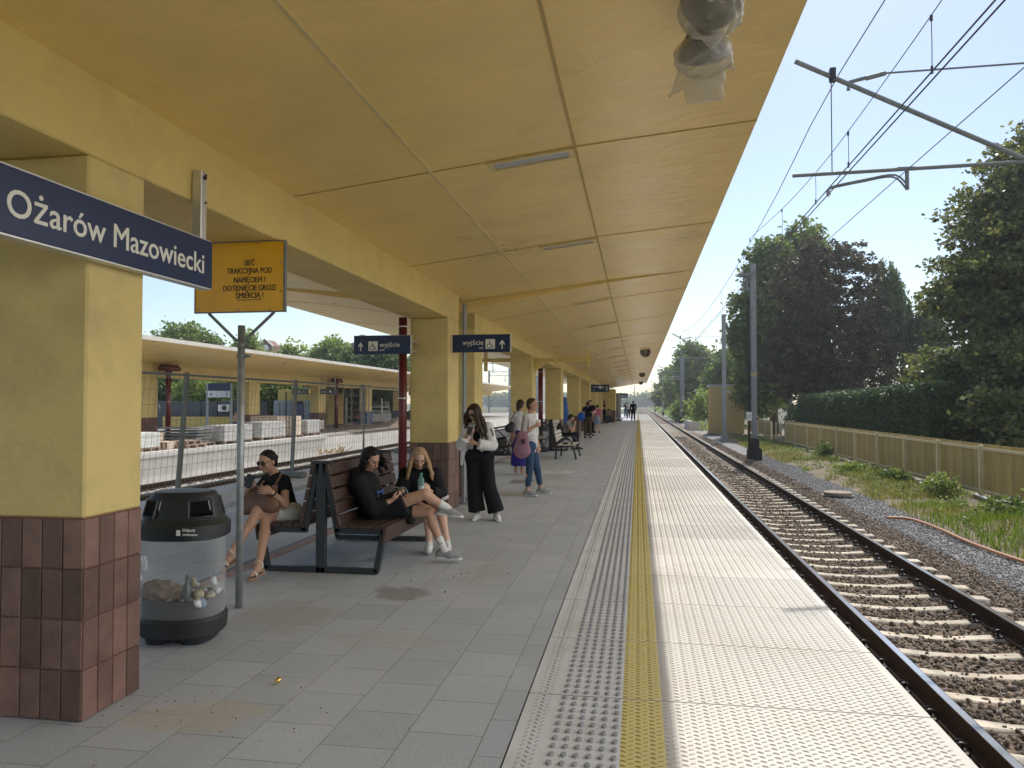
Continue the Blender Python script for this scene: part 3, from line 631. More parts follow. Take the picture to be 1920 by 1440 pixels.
MT['leaf_willow'] = tree_leaf('willow_leaves', (.055, .10, .045), (.13, .19, .08), .4, .5)
MT['leaf_hedge'] = tree_leaf('thuja_foliage', (.03, .075, .028), (.13, .19, .065), .2, .55)
def blobs_of(c, r, h, n, seed, s=.5):
    q = np.random.default_rng(seed); out = [(c[0], c[1], c[2], r * .8, r * .8, h * .8)]
    for k in range(n):
        d = q.normal(size=3); d /= np.linalg.norm(d); out.append((c[0] + d[0] * r * .62, c[1] + d[1] * r * .62, c[2] + d[2] * h * .66, r * s * q.uniform(.7, 1.15), r * s * q.uniform(.7, 1.15), h * s * q.uniform(.6, 1.0)))
    return out
# big layered tree on the right: tapering, ragged boughs
bl = []; q = np.random.default_rng(3)
for k in range(84):
    t = k / 83; z = .3 + 12.6 * t; rad = 4.9 * (1 - t ** 3.0) ** .6 * (.85 + .2 * math.sin(k * 2.1)) + .35; a = q.uniform(0, 6.28)
    if k % 3 == 0: a = math.pi + q.uniform(-1.0, 1.0)
    d = rad * .62; bl.append((16.5 + d * math.cos(a), 32.5 + d * math.sin(a), z - .1 * d, rad * .52, rad * .52, .34 + .42 * (1 - t) + .15))
for (a, b, c, d) in [(12.3, 29.5, .5, 1.7), (12.4, 27.5, 1.2, 1.8), (12.6, 25, .6, 1.8), (13.2, 23.5, 1.8, 1.9), (12.8, 29, 3.2, 1.7), (11.7, 27.5, -.2, 1.2), (13.5, 21.5, .4, 2.0)]: bl.append((a, b, c, d, d, d * .55))
tree('tall_layered_tree', 'tall ragged dark green tree rising beyond the wooden fence at the right', (16.5, 32.5, -1.1), 13.6, bl, 7400, 26, .13, .22, MT['leaf_olive'], .32, flat=.45, droop=.15, limbs=60, seed=4, shell=.25, trunk_top=.95)
# copper beech
tree('copper_beech', 'broad dark copper leaved tree behind the hedge and the pale mast', (13.6, 58, -1.1), 14, blobs_of((13.3, 58, 6.2), 4.6, 6.0, 26, 21, .33) + [(10.6, 58, 10.2, 1.7, 1.7, 1.9), (15.9, 58, 10.6, 1.7, 2, 1.7), (13.2, 57, 12.0, 2.2, 2, 1.3), (12.0, 57, 11.5, 1.6, 2, 1.5), (14.9, 57, 11.7, 1.6, 2, 1.3), (10.2, 57, 4.5, 1.8, 2, 2.6), (16.6, 57, 4.2, 1.8, 2, 2.8)], 2300, 32, .13, .14, MT['leaf_beech'], .34, limbs=50, seed=5, shell=.3)
g_ = [(13.3, 67, 11.5, 2.6, 2.6, 4.6), (10.7, 65, 12.2, 1.9, 2, 2.6), (9.3, 64, 7.5, 1.8, 2, 4.5), (9.6, 64, 3.0, 1.6, 2, 2.5)]
tree('leafy_green_tree', 'green tree whose top and left edge show behind the copper leaved tree', (11.2, 66, -1.1), 15, g_, 1500, 22, .26, .36, MT['leaf_mid'], .28, limbs=30, seed=6)
def willow(label, c, top, rad, ns, seed):
    q = np.random.default_rng(seed); root = thing('weeping_tree', label, 'tree', (c[0], c[1], -1.1), 'weeping trees beside the copper leaved tree'); P = []
    for k in range(ns):
        a = q.uniform(0, 6.28); d = rad * q.random() ** .5; z = top - (d / rad) ** 2 * (top + 1) * .30 - q.uniform(0, 1.5); ln = q.uniform(2, 6.5); m_ = int(ln / .22)
        t = np.arange(m_)[:, None] / m_; x_ = c[0] + d * math.cos(a) + .35 * math.cos(a) * t; y_ = c[1] + d * math.sin(a) + .35 * math.sin(a) * t
        P.append(np.hstack([x_, y_, z - ln * t]))
    P = np.concatenate(P); P = P[P[:, 2] > -.8]; V, F = leaves(P, .12, 6, .10, 1.4, 2.4, 1.2, q); mkmesh('crown', V, F, MT['leaf_willow'], parent=root)
    g = MB(); g.tube([(c[0], c[1], -1.1), (c[0] + .2, c[1], top * .4), (c[0], c[1], top * .85)], [.22, .16, .05], 8); g.build('trunk', MT['bark'], root, True)
willow('tall weeping tree trailing long strands, touching the copper leaved tree', (18.1, 60), 12.2, 1.7, 190, 1)
willow('shorter weeping tree with trailing strands, half behind the tall layered tree', (20.4, 59), 9.3, 1.5, 140, 2)
# thuja hedge
def hedge(name, label, x0, x1, y0, y1, z0, zt, n, mat, leaf=.11):
    q = np.random.default_rng(9); P = []
    a = q.random((n, 3)); f_ = q.random(n)
    x = np.where(f_ < .62, x0 + .1 * q.random(n), np.where(f_ < .86, x0 + (x1 - x0) * a[:, 0], x0 + (x1 - x0) * a[:, 0])); y = y0 + (y1 - y0) * a[:, 1] ** 1.15
    ztop = zt(y); z = np.where(f_ < .62, z0 + (ztop - z0) * a[:, 2], np.where(f_ < .86, ztop - .08 * a[:, 2], z0 + (ztop - z0) * a[:, 2])); y = np.where(f_ > .93, y0, np.where(f_ > .86, y1, y))
    bulge = .22 * hnoise(y, z * 1.6, 1.9, 3) + .09 * hnoise(y, z, 6, 4); x = x - bulge; z = z + .10 * hnoise(y, x, 2.5, 7) * (z > z0 + 1)
    root = thing(name, label, 'hedge', ((x0 + x1) / 2, (y0 + y1) / 2, z0)); V, F = leaves(np.stack([x, y, z], 1), leaf, 7, .075, 1.3, 2.2, -.3, q); mkmesh('foliage', V, F, mat, parent=root)
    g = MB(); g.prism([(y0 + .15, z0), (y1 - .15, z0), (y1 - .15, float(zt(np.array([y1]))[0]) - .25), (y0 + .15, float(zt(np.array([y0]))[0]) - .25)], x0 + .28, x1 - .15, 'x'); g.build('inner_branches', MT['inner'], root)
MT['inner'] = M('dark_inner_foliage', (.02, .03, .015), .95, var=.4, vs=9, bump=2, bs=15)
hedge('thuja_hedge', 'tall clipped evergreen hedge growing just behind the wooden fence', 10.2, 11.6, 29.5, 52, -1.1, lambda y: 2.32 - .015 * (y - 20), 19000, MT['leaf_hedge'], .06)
def bush(name, label, c, r, h, n, mat, seed, leaf=.14, cat='bush', group=None):
    root = thing(name, label, cat, (c[0], c[1], c[2]), group); q = np.random.default_rng(seed)
    pts = crown_pts([(c[0], c[1], c[2] + h * .45, r, r, h * .5), (c[0] + r * .5, c[1] - r * .3, c[2] + h * .35, r * .6, r * .6, h * .4), (c[0] - r * .5, c[1], c[2] + h * .4, r * .6, r * .6, h * .38)], n, q, .3)
    V, F = leaves(pts, leaf, 9, leaf * 1.2, .8, 1.6, -.2, q); mkmesh('foliage', V, F, mat, parent=root)
    g = MB()
    for k in range(6): e = pts[q.integers(len(pts))]; g.tube([c, ((c[0] + e[0]) / 2, (c[1] + e[1]) / 2, (c[2] + e[2]) / 2 + .05), tuple(e)], [.02, .013, .004], 5)
    g.build('stem', MT['bark'], root)
bush('garden_bush', 'bright green bush left of the yellow cabinet', (7.2, 84, -1.1), 1.6, 4.6, 220, MT['leaf_light'], 31, .22)
bush('garden_bush', 'low pale green bush beside the third mast, further down the line', (5.9, 108, -1.1), 1.3, 3.3, 150, MT['leaf_light'], 32, .25)
bush('weedy_plant', 'leafy green weed climbing at the foot of the fence near the gate', (8.45, 37.2, -.95), .32, .85, 60, MT['leaf_mid'], 33, .07, 'weed')
bush('weedy_plant', 'bushy green weed against the fence, second post from the right', (8.1, 22.6, -.95), .42, .60, 90, MT['leaf_light'], 34, .06, 'weed')
bush('weedy_plant', 'dark green weed under the fence left of the bushy bright one', (8.0, 26.2, -.95), .45, .42, 80, MT['leaf_mid'], 35, .07, 'weed')
bush('weedy_plant', 'broad leaved weed patch at the right edge by the soil heap', (8.1, 17.9, -.95), .75, .52, 170, MT['leaf_mid'], 36, .07, 'weed')
bush('weedy_plant', 'spreading weed in the grass behind the manhole', (7.6, 29.5, -.95), .5, .35, 90, MT['leaf_light'], 37, .07, 'weed')
q = np.random.default_rng(41); n_ = 420; y_ = 10.5 + 42 * q.random(n_) ** 1.4; x_ = 6.35 + 2.5 * q.random(n_) ** .8; k_ = hnoise(x_, y_, .8, 15) > -.15; x_, y_ = x_[k_], y_[k_]
V, F = leaves(np.stack([x_, y_, zv(x_, y_) + .05 + .06 * q.random(len(x_))], 1), .035, 26, .07, .75, 1.7, -.4, q); o = mkmesh('low_weeds', V, F, MT['leaf_light']); o['kind'] = 'stuff'
n_ = 160; y_ = 10.5 + 42 * q.random(n_) ** 1.4; x_ = 6.5 + 2.3 * q.random(n_)
V, F = leaves(np.stack([x_, y_, zv(x_, y_) + .08 + .08 * q.random(len(x_))], 1), .045, 30, .09, .8, 1.7, -.4, q); o = mkmesh('low_weeds', V, F, MT['leaf_mid']); o['kind'] = 'stuff'
bush('low_conifer', 'small blue green spruce at the left end of the hedge', (11.2, 56, -1.1), 1.1, 3.2, 260, MT['leaf_hedge'], 38, .12, 'tree')
# trees further along the line
for i, (x, y, h, r, mt, lab) in enumerate([(11.6, 96, 10.6, 3.6, 'leaf_mid', 'mid green tree behind the yellow cabinet'), (9.3, 122, 12.6, 4.0, 'leaf_mid', 'round green tree behind the third mast'),
                                           (9.0, 152, 11.5, 4.2, 'leaf_light', 'light green tree, second from the far left end of the row'), (9.2, 205, 12.0, 5.2, 'leaf_mid', 'furthest tree of the row, beside the vanishing rails'),
                                           (16.5, 100, 14.5, 4.6, 'leaf_dark', 'darker tree standing at the back of the row')]):
    tree('roadside_tree', lab, (x, y, -1.1), h, blobs_of((x, y, h * .52 - .9), r, h * .47, 10, 50 + i), 900, 20, .34 + .05 * i, .5, MT[mt], .26, 'trees along the line', limbs=24, seed=60 + i, shell=.35)
# a far wood reads as one mass
q = np.random.default_rng(77); C_ = np.stack([q.uniform(-120, 60, 2600), 600 + q.uniform(-20, 20, 2600), np.zeros(2600)], 1); C_[:, 2] = q.uniform(-1, 1, 2600) * 4 + 4 + 3.2 * hnoise(C_[:, 0], C_[:, 0] * 0, .12, 3)
V, F = leaves(C_, 1.5, 9, 1.6, .8, 1.5, 0, q); o = mkmesh('far_wood', V, F, MT['leaf_mid']); o['kind'] = 'stuff'
q = np.random.default_rng(78); C_ = np.stack([q.uniform(6, 9, 900), q.uniform(70, 330, 900), np.zeros(900)], 1); C_[:, 2] = -1.1 + q.random(900) ** 2 * 1.2
V, F = leaves(C_, .22, 12, .35, .6, 1.6, -.4, q); o = mkmesh('trackside_scrub', V, F, MT['leaf_light']); o['kind'] = 'stuff'

# --- wooden fence
MT['fence'] = M('ochre_fence_boards', (.50, .37, .125), .7, var=.16, vs=3, stretch=(8, 8, .7), island=.16, dirt=(.14, .10, .045), dirt_amt=.35, dirt_scale=1.2)
MT['fencep'] = M('ochre_fence_post', (.74, .63, .36), .7, var=.14, vs=6, stretch=(3, 3, .5), dirt=(.2, .15, .08), dirt_amt=.3)
def fence(label, ys, x, zb, zt, posts=True, name='wooden_fence'):
    root = thing(name, label, 'fence', (x, (ys[0] + ys[-1]) / 2, -1.1))
    for k in range(len(ys) - 1):
        a, b = ys[k] + .05, ys[k + 1] - .05; n = int((b - a) / .068); g = MB()
        for i in range(n):
            y = a + (b - a) * (i + .5) / n; dz = random.uniform(-.006, .006); g.box(x + .02, x + .04, y - .030, y + .030, zb, zt + dz)
        g.build('board_panel', MT['fence'], root)
        g = MB(); g.box(x - .025, x + .02, a, b, zt - .16, zt - .09); g.box(x - .02, x + .02, a, b, zb + .05, zb + .11); g.build('rail', MT['fencep'], root)
    for y in ys: MB().box(x - .085, x + .045, y - .055, y + .055, -1.1, zt - .035, .006).build('post', MT['fencep'], root)
    return root
ys = [13.2, 16.1, 19.0, 21.9, 24.8, 27.7, 30.7, 33.7, 36.75, 39.75, 42.8, 46.0, 48.8]
fence('long ochre wooden fence with square posts, running in front of the hedge', ys, 8.9, -.80, .50)
fence('short ochre fence between the pale mast and the gate gap', [55.2, 58, 61, 64, 66.5], 9.1, -.75, .36)
fence('distant ochre fence beyond the yellow cabinet', [88, 92, 96, 100, 104, 108], 8.6, -.7, .5)
g = MB(); g.box(8.80, 9.04, 12, 48.9, -1.15, -.90, .01); o = g.build('fence_footing', MT['concrete'], None); tag(o, 'low concrete footing under the long wooden fence', 'footing')
# gate gap with a low metal fence
root = thing('metal_fence', 'low dark metal fence with white tipped bars seen through the gate gap', 'fence', (10.1, 55, -1.1))
g = MB()
for k in range(16): g.box(9.6 + .28 * k, 9.625 + .28 * k, 54.9, 54.93, -1.1, .32)
g.box(9.5, 13.9, 54.88, 54.95, .1, .14); g.box(9.5, 13.9, 54.88, 54.95, -.8, -.76); g.build('bars', MT['dark'], root)
g = MB()
for k in range(16): g.lathe([(0.001, -.04), (.035, -.02), (.045, .01), (.03, .045), (.001, .05)], (9.6125 + .28 * k, 54.915, .36), 8)
g.build('tips', MT['white'], root)
for y in (50.9, 52.6):
    o = MB().box(8.9, 9.0, y, y + .1, -1.1, .38, .006).build('gate_post', MT['fencep']); tag(o, 'slim ochre gate post standing alone, ' + ('nearer the long fence' if y < 51 else 'nearer the pale mast'), 'post')
# --- yellow cabinet
MT['cab'] = M('yellow_cladding', (.68, .50, .19), .5, var=.05, vs=1, dirt=(.38, .28, .1), dirt_amt=.2)
root = thing('equipment_cabinet', 'tall windowless yellow clad cabinet beside the track', 'cabinet', (7.35, 67.3, -1.1))
g = MB(); g.box(6.0, 8.7, 66, 68.6, -.95, 3.0); 
for k in range(14): g.box(6.1 + .19 * k, 6.115 + .19 * k, 65.985, 66.0, -.93, 2.98)
for k in range(13): g.box(5.985, 6.0, 66.1 + .19 * k, 66.115 + .19 * k, -.93, 2.98)
g.build('walls', MT['cab'], root)
g = MB()
for a in ((5.94, 8.76, 65.94, 66.04), (5.94, 8.76, 68.56, 68.66), (5.94, 6.04, 66.04, 68.56), (8.66, 8.76, 66.04, 68.56)): g.box(*a, 2.99, 3.16)
g.build('roof_trim', MT['concrete_light'], root); MB().box(7.2, 7.75, 65.96, 65.984, 2.45, 2.65).build('plate', MT['white'], root)
MB().box(5.9, 8.8, 65.9, 68.7, -1.14, -.95).build('base', MT['dark'], root)
g = MB(); g.box(4.9, 5.15, 76, 84, -1.1, -.15, .01); g.box(5.15, 6.6, 76, 76.2, -1.1, -.15, .01); o = g.build('low_concrete_wall', MT['concrete_light']); tag(o, 'low bare concrete wall left of the yellow cabinet', 'wall')
# --- manhole, hose, debris
root = thing('manhole', 'round raised concrete manhole ring in the grey gravel', 'manhole', (5.45, 22.5, -1.05)); MB().lathe([(.43, -1.06), (.43, -.975)], (5.45, 22.5, 0), 32).build('base_ring', MT['dark'], root)
MB().lathe([(.36, -.975), (.37, -.90), (.355, -.885), (0.01, -.883)], (5.45, 22.5, 0), 32).build('cover', M('manhole_cover', (.33, .27, .2), .85, var=.2, vs=6, bump=.5, bs=30), root)
g = MB(); pts = [(7.2, 8.5, -.93), (6.65, 10.5, -.96), (6.3, 12.3, -.965), (6.05, 13.6, -.97), (5.95, 15.2, -.975), (5.98, 16.8, -.97), (5.85, 18.0, -.965), (5.45, 18.3, -.985)]
def smoothp(p, k=6):
    p = [Vector(a) for a in p]; o_ = []
    for i in range(len(p) - 1):
        a, b, c, d = p[max(i - 1, 0)], p[i], p[i + 1], p[min(i + 2, len(p) - 1)]
        for j in range(k):
            t = j / k; o_.append(.5 * ((2 * b) + (-a + c) * t + (2 * a - 5 * b + 4 * c - d) * t * t + (-a + 3 * b - 3 * c + d) * t ** 3))
    return o_ + [p[-1]]
g.tube(smoothp(pts), .032, 8); o = g.build('hose', M('orange_conduit', (.50, .24, .12), .5, var=.1), None, True); tag(o, 'orange plastic conduit lying along the grey gravel by the grass', 'hose')
for (x, y, z, sx, sy, c, lab) in [(8.6, 21.2, -.84, .16, .5, (.6, .62, .6), 'white plastic pipe offcut lying under the fence at the right'), (8.62, 23.4, -.86, .22, .16, (.55, .06, .02), 'red plastic scrap lying under the fence'), (8.55, 31.6, -.88, .10, .16, (.35, .02, .06), 'small dark pink scrap by the fence footing')]:
    g = MB(); g.tube(smoothp([(x - sx * .5, y - sy, z), (x, y - .3 * sy, z + .03), (x + sx * .4, y + .3 * sy, z + .01), (x + sx * .2, y + sy, z + .04)], 4), .028 if sx < .2 else .05, 8)
    o = g.build('litter', M('litter_plastic', c, .4, var=.05)); tag(o, lab, 'litter')
# --- masts and catenary
def cantilever(root, xm, ym, zh, s=1.0, tip=2.35):
    g = MB(); g.tube([(xm - .05, ym, zh - .65), (tip, ym, zh + 1.35)], .036 * s, 10); g.build('upper_tube', MT['galv_dull'], root)
    g = MB(); g.tube([(xm - .6, ym, zh - .33), (tip - .05, ym, zh - .38)], .028 * s, 10); g.tube([(xm - .45, ym, zh - .48), (xm - .45, ym, zh - .33)], .02, 6); g.build('lower_tube', MT['galv_dull'], root)
    g = MB(); g.tube([(xm, ym, zh + 1.1), (3.6, ym, zh + 1.08)], .014, 6); g.tube([(3.62, ym, zh + 1.08), (3.35, ym, zh + 1.02)], .035, 8); g.tube([(3.35, ym, zh + 1.03), (3.12, ym, zh + .98), (3.1, ym, zh + .86)], .028, 6); g.build('stay_rod', MT['galv_dull'], root)
    g = MB(); g.tube([(3.9, ym, zh - .36), (3.9, ym, zh - .66)], .03, 8); g.box(3.76, 4.0, ym - .03, ym + .03, zh - .37, zh - .33)
    for dy in (-.05, .05): g.tube(smoothp([(3.9, ym + dy, zh - .63), (3.72, ym + dy, zh - .45), (3.3, ym + dy, zh - .5), (2.86, ym + dy, zh - .58), (2.80, ym + dy, zh - .64), (2.82, ym + dy, zh - .70)], 4), .014, 6)
    g.build('registration_arm', MT['galv_dull'], root)
    g = MB(); g.tube([(2.88, ym, zh + 1.08), (2.88, ym, zh + 1.0)], .05, 8); g.tube([(2.86, ym, zh + 1.0), (2.86, ym, zh - .35)], .008, 5); g.box(2.84, 2.92, ym - .05, ym + .05, zh + 1.04, zh + 1.2); g.build('clamp', MT['dark'], root)
root = thing('catenary_mast', 'nearest overhead line mast, its arms reaching in over the track from the right edge', 'mast', (6.2, 11.94, -1.1), 'overhead line masts')
g = MB(); g.tube([(6.2, 11.94, -1.1), (6.2, 11.94, 8.2)], .16, 12); g.build('pole', MT['mast'], root); cantilever(root, 6.2, 11.94, 5.34)
root = thing('catenary_mast', 'pale grey mast with a black footing, in front of the copper leaved tree', 'mast', (5.23, 36.4, -1.1), 'overhead line masts')
g = MB(); g.box(5.12, 5.35, 36.29, 36.51, -.35, 7.95, .02); g.build('pole', MT['mast'], root)
g = MB(); g.box(5.115, 5.355, 36.285, 36.515, 2.8, 2.98); g.build('yellow_band', M('band_yellow', (.45, .36, .16), .6), root)
g = MB(); g.prism([(4.93, -1.12), (5.53, -1.12), (5.53, -.55), (5.43, -.42), (5.03, -.42), (4.93, -.55)], 36.1, 36.7); g.box(5.05, 5.42, 36.2, 36.6, -.42, -.02); g.build('footing', MT['rubber'], root)
g = MB(); g.tube([(5.0, 36.3, -1.05), (4.98, 36.3, 6.2)], .055, 8); g.build('cable_pipe', MT['rubber'], root)
g = MB(); g.box(4.62, 5.1, 36.2, 36.6, 7.4, 7.5); g.box(4.75, 5.05, 36.25, 36.55, 6.75, 6.83); g.tube([(4.8, 36.3, 6.8), (4.8, 36.3, 7.7)], .03, 6); g.tube([(4.95, 36.3, 6.8), (4.95, 36.3, 7.6)], .05, 8); g.build('switch_gear', MT['galv_dull'], root)
g = MB(); g.box(4.86, 5.10, 36.16, 36.18, .78, 1.18); pl = g.build('number_plate', MT['white'], root)
text_mesh('plate_digits', '11', .2, MT['ink'], root, (4.88, 36.155, .9), (1, 0, 0), (0, 0, 1))
root = thing('catenary_mast', 'slim dark mast just in front of the yellow cabinet', 'mast', (5.75, 53.5, -1.1), 'overhead line masts')
g = MB(); g.box(5.62, 5.88, 53.4, 53.6, -.9, 7.6, .01); g.prism([(5.45, -1.12), (6.05, -1.12), (5.92, -.5), (5.58, -.5)], 53.2, 53.8); g.build('pole', MT['mast'], root); cantilever(root, 5.75, 53.5, 5.0)
for (x, y, h, lab) in [(5.6, 103, 8.6, 'pale mast with a black foot, third along the line'), (6.4, 112, 8.4, 'mast close behind the third one along the line'), (5.4, 170, 8.2, 'fourth mast along the line, small in the distance'), (5.2, 240, 8.0, 'far mast near the vanishing rails'), (-1.2, 300, 8.5, 'mast standing left of the rails beyond the platform end')]:
    root = thing('catenary_mast', lab, 'mast', (x, y, -1.1), 'overhead line masts'); g = MB(); g.box(x - .15, x + .15, y - .1, y + .1, -.2, h); g.build('pole', MT['mast'], root)
    MB().box(x - .25, x + .25, y - .2, y + .2, -1.12, -.2).build('footing', MT['rubber'], root)
    g = MB(); g.tube([(x, y, 5.1), (2.6 if x > 0 else 1.2, y, 6.6)], .05, 6); g.tube([(x, y, 6.1), (3.1, y, 6.3)], .02, 5); g.tube([(x, y, 5.1), (2.8, y, 4.95)], .04, 5); g.build('bracket', MT['galv_dull'], root)
def wire(name, label, pts, r, cat='wire', k=6, mat='wire'):
    g = MB(); g.tube(smoothp(pts, k), r, 6); return tag(g.build(name, MT[mat], None, True), label, cat)
SP = [11.94, 53.5, 103, 170, 240, 320]
cw = wire('contact_wire', 'left one of the paired contact wires over the near track', [(3.06, -8, 5.0), (2.80 + .22, 11.94, 4.99), (3.06, 53.5, 4.97), (3.0, 103, 4.96), (3.05, 320, 4.9)], .0095)
wire('contact_wire', 'right one of the paired contact wires over the near track', [(3.14, -8, 5.0), (3.10, 11.94, 4.99), (3.14, 53.5, 4.97), (3.08, 103, 4.96), (3.13, 320, 4.9)], .0095)
def sag(a, b, za, d, n=8, x=3.0): return [(x, a + (b - a) * i / n, za - d * 4 * (i / n) * (1 - i / n)) for i in range(n)]
mp_ = [(3.0, -30, 6.0), (3.0, -10, 5.9), (2.92, 2.2, 6.15)] + sag(11.94, 53.5, 6.5, .9) + sag(53.5, 103, 6.4, 1.0) + sag(103, 170, 6.3, 1.0) + sag(170, 240, 6.2, 1) + sag(240, 320, 6.2, 1)
ms = wire('messenger_wire', 'topmost sagging carrier wire hung from the mast arms over the near track', mp_, .0085, k=3)
st = wire('stitch_wire', 'thin auxiliary wire running just above the paired contact wires', [(2.92, 2.4, 6.14), (3.02, 5.6, 5.78), (3.05, 8.5, 5.62), (3.05, 11.9, 5.53), (3.05, 14, 5.55), (3.05, 17, 5.7), (3.0, 21.6, 6.03)], .006)
wire('feeder_wire', 'feeder wire crossing the lower arm, running towards the pale mast', [(3.9, -8, 4.98), (3.9, 11.94, 4.97), (4.0, 24, 4.95), (4.98, 36.3, 5.6)], .0065)
wire('feeder_wire', 'loose feeder wire slanting down from the pale mast to the wires beyond', [(4.9, 36.3, 6.9), (4.2, 50, 5.7), (3.6, 70, 5.0), (3.1, 95, 4.95)], .006)
for (y, zt) in [(8.55, 5.62), (11.78, 5.53), (13.87, 5.55), (17.0, 5.70)]:
    g = MB(); g.tube([(3.05, y, zt), (3.06, y + .02, zt - .3), (3.05, y, 5.0)], .005, 5); g.tube([(3.05, y, zt - .06), (3.05, y, zt)], .016, 6); g.tube([(3.05, y, 5.0), (3.05, y, 5.08)], .014, 6); g.build('dropper', MT['wire'], st)
for a, b, z0, d in ((11.94, 53.5, 6.5, .9), (53.5, 103, 6.4, 1.0), (103, 170, 6.3, 1)):
    for t in np.linspace(.08, .94, 9):
        y = a + (b - a) * t
        if y < 20: continue
        g = MB(); g.tube([(3.02, y, z0 - d * 4 * t * (1 - t)), (3.05, y, 4.98)], .005, 5); g.build('dropper', MT['wire'], ms)
# ================================================================ LEFT SIDE: the far platform
MT['farslab'] = M('far_platform_paving', (.33, .31, .28), .85, var=.2, vs=1.5, dirt=(.2, .17, .13), dirt_amt=.7, dirt_scale=.7)
MT['wallpanel'] = M('pale_wall_panel', (.64, .62, .58), .8, var=.1, vs=1.5, dirt=(.36, .34, .31), dirt_amt=.4, dirt_scale=1.2)
g = MB(); g.box(-40, -15.12, 8, 130, -1.3, -.01); struct(g.build('far_platform', MT['farslab']))
g = MB(); y = 8.0
while y < 130: g.box(-15.12, -15.0, y + .008, y + .99, -1.2, -.13); y += 1.0
struct(g.build('far_platform_wall', MT['wallpanel']))
g = MB(); g.box(-15.55, -14.88, 8, 35.5, -.13, .012, .01); struct(g.build('far_platform_coping', MT['concrete_light']))
MT['tilefar'] = M('far_brown_tile', (.13, .065, .05), .5, var=.25, vs=9, island=.3)
FX = -19.35
proff = [(.30, 3.14, .3, 3.14), (1.5, 3.30, 1.5, 3.3), (2.6, 3.45, 2.6, 3.45), (3.75, 3.62, 3.75, 3.62)]
MT['farfascia'] = M('pale_canopy_edge', (.68, .65, .60), .85, var=.12, vs=2, dirt=(.33, .3, .26), dirt_amt=.5)
canopy('station_canopy', 'yellow canopy of the opposite platform with a pale concrete edge', FX, 10, 100, proff, [('x', (5, 3, .01))], top=.14, mats=[MT['ceiling'], MT['farfascia'], MT['joint'], MT['rim']])
g = MB(); g.box(FX - .3, FX + .3, 10, 100, 2.62, 3.36); o = g.build('canopy_beam', MT['beam']); tag(o, 'yellow beam under the canopy of the opposite platform', 'beam')
MT['bluewrap'] = M('blue_wrap', (.045, .085, .17), .5, var=.25, vs=6, bump=1, bs=8)
for i, (y, c, lab) in enumerate([(27.7, 'tilefar', 'leftmost pillar of the opposite platform, beside a red downpipe and the stacked blocks'), (36.2, 'tilefar', 'second pillar of the opposite platform, behind the paver stacks'), (44.6, 'tilefar', 'third pillar of the opposite platform, beside the steel scaffold tower'),
                                  (53.0, 'bluewrap', 'pillar of the opposite platform with its foot wrapped in blue, left of the sand heap'), (60.6, 'bluewrap', 'blue footed pillar right of the sand heap on the opposite platform'), (69, 'tilefar', 'opposite platform pillar, seen between this platform\'s pillars'), (77, 'tilefar', 'far opposite platform pillar'), (85, 'tilefar', 'farthest opposite platform pillar but one'), (93, 'tilefar', 'farthest opposite platform pillar')]):
    root = thing('pillar', lab, 'pillar', (FX, y, 0), 'pillars of the opposite platform')
    MB().box(FX - .3, FX + .25, y - .55, y + .55, 1.0, 2.62, .01).build('shaft', MT['pillar'], root)
    g = MB()
    if c == 'tilefar':
        for r in range(4):
            for k in range(5): g.box(FX - .3 + .11 * k + .004, FX - .19 + .11 * k - .004, y - .56, y - .55, r * .25 + .004, r * .25 + .246)
            for k in range(9): g.box(FX + .25, FX + .26, y - .55 + .122 * k + .004, y - .428 + .122 * k - .004, r * .25 + .004, r * .25 + .246)
        g.build('tiles', MT[c], root); MB().box(FX - .3, FX + .25, y - .55, y + .55, 0, .998).build('plinth', MT['grout'], root)
    else: g.box(FX - .34, FX + .29, y - .59, y + .59, 0, 1.0, .03); g.build('wrapping', MT[c], root)
def downpipe(x, y, z1, label, r=.06, head=False, z0=0, group='dark red downpipes'):
    root = thing('downpipe', label, 'pipe', (x, y, z0), group); MB().tube([(x, y, z0), (x, y, z1)], r, 16).build('pipe', MT['pipe'], root, True)
    g = MB()
    for z in (z0 + 1.62, z1 - .14):
        if z > .2: g.lathe([(r + .003, z), (r + .008, z + .004), (r + .008, z + .014), (r + .003, z + .018)], (x, y, 0), 16)
    g.build('bracket', MT['alu'], root)
    if head:
        g = MB(); g.tube([(x, y, z1), (x - .02, y, z1 + .12)], r * 1.3, 12); g.box(x - .22, x + .30, y - .45, y + .45, z1 + .12, z1 + .30, .06); g.box(x - .18, x + .24, y - .38, y + .38, z1 + .30, z1 + .37, .04); g.build('hopper', MT['rust_red'], root)
    return root
MT['rust_red'] = M('rust_red_hopper', (.12, .035, .025), .6, var=.3, vs=9)
downpipe(-18.6, 28.2, 2.75, 'dark red downpipe with a rust red hopper head beside the leftmost opposite pillar', .10, True)
downpipe(-18.6, 45.6, 2.75, 'dark red downpipe with a hopper head beside the third opposite pillar', .12, True)
downpipe(-3.335, 10.64, 2.79, 'thick dark red downpipe on the near side of the pillar behind the blonde girl', .06)
downpipe(-3.36, 26.7, 2.79, 'dark red downpipe left of the pillar behind the double bench', .085)
o = MB().box(-2.70, -2.655, 11.66, 11.80, -.0, 3.12, .004).build('downpipe', MT['galv']); tag(o, 'flat grey metal duct running up between the two close pillars', 'duct')
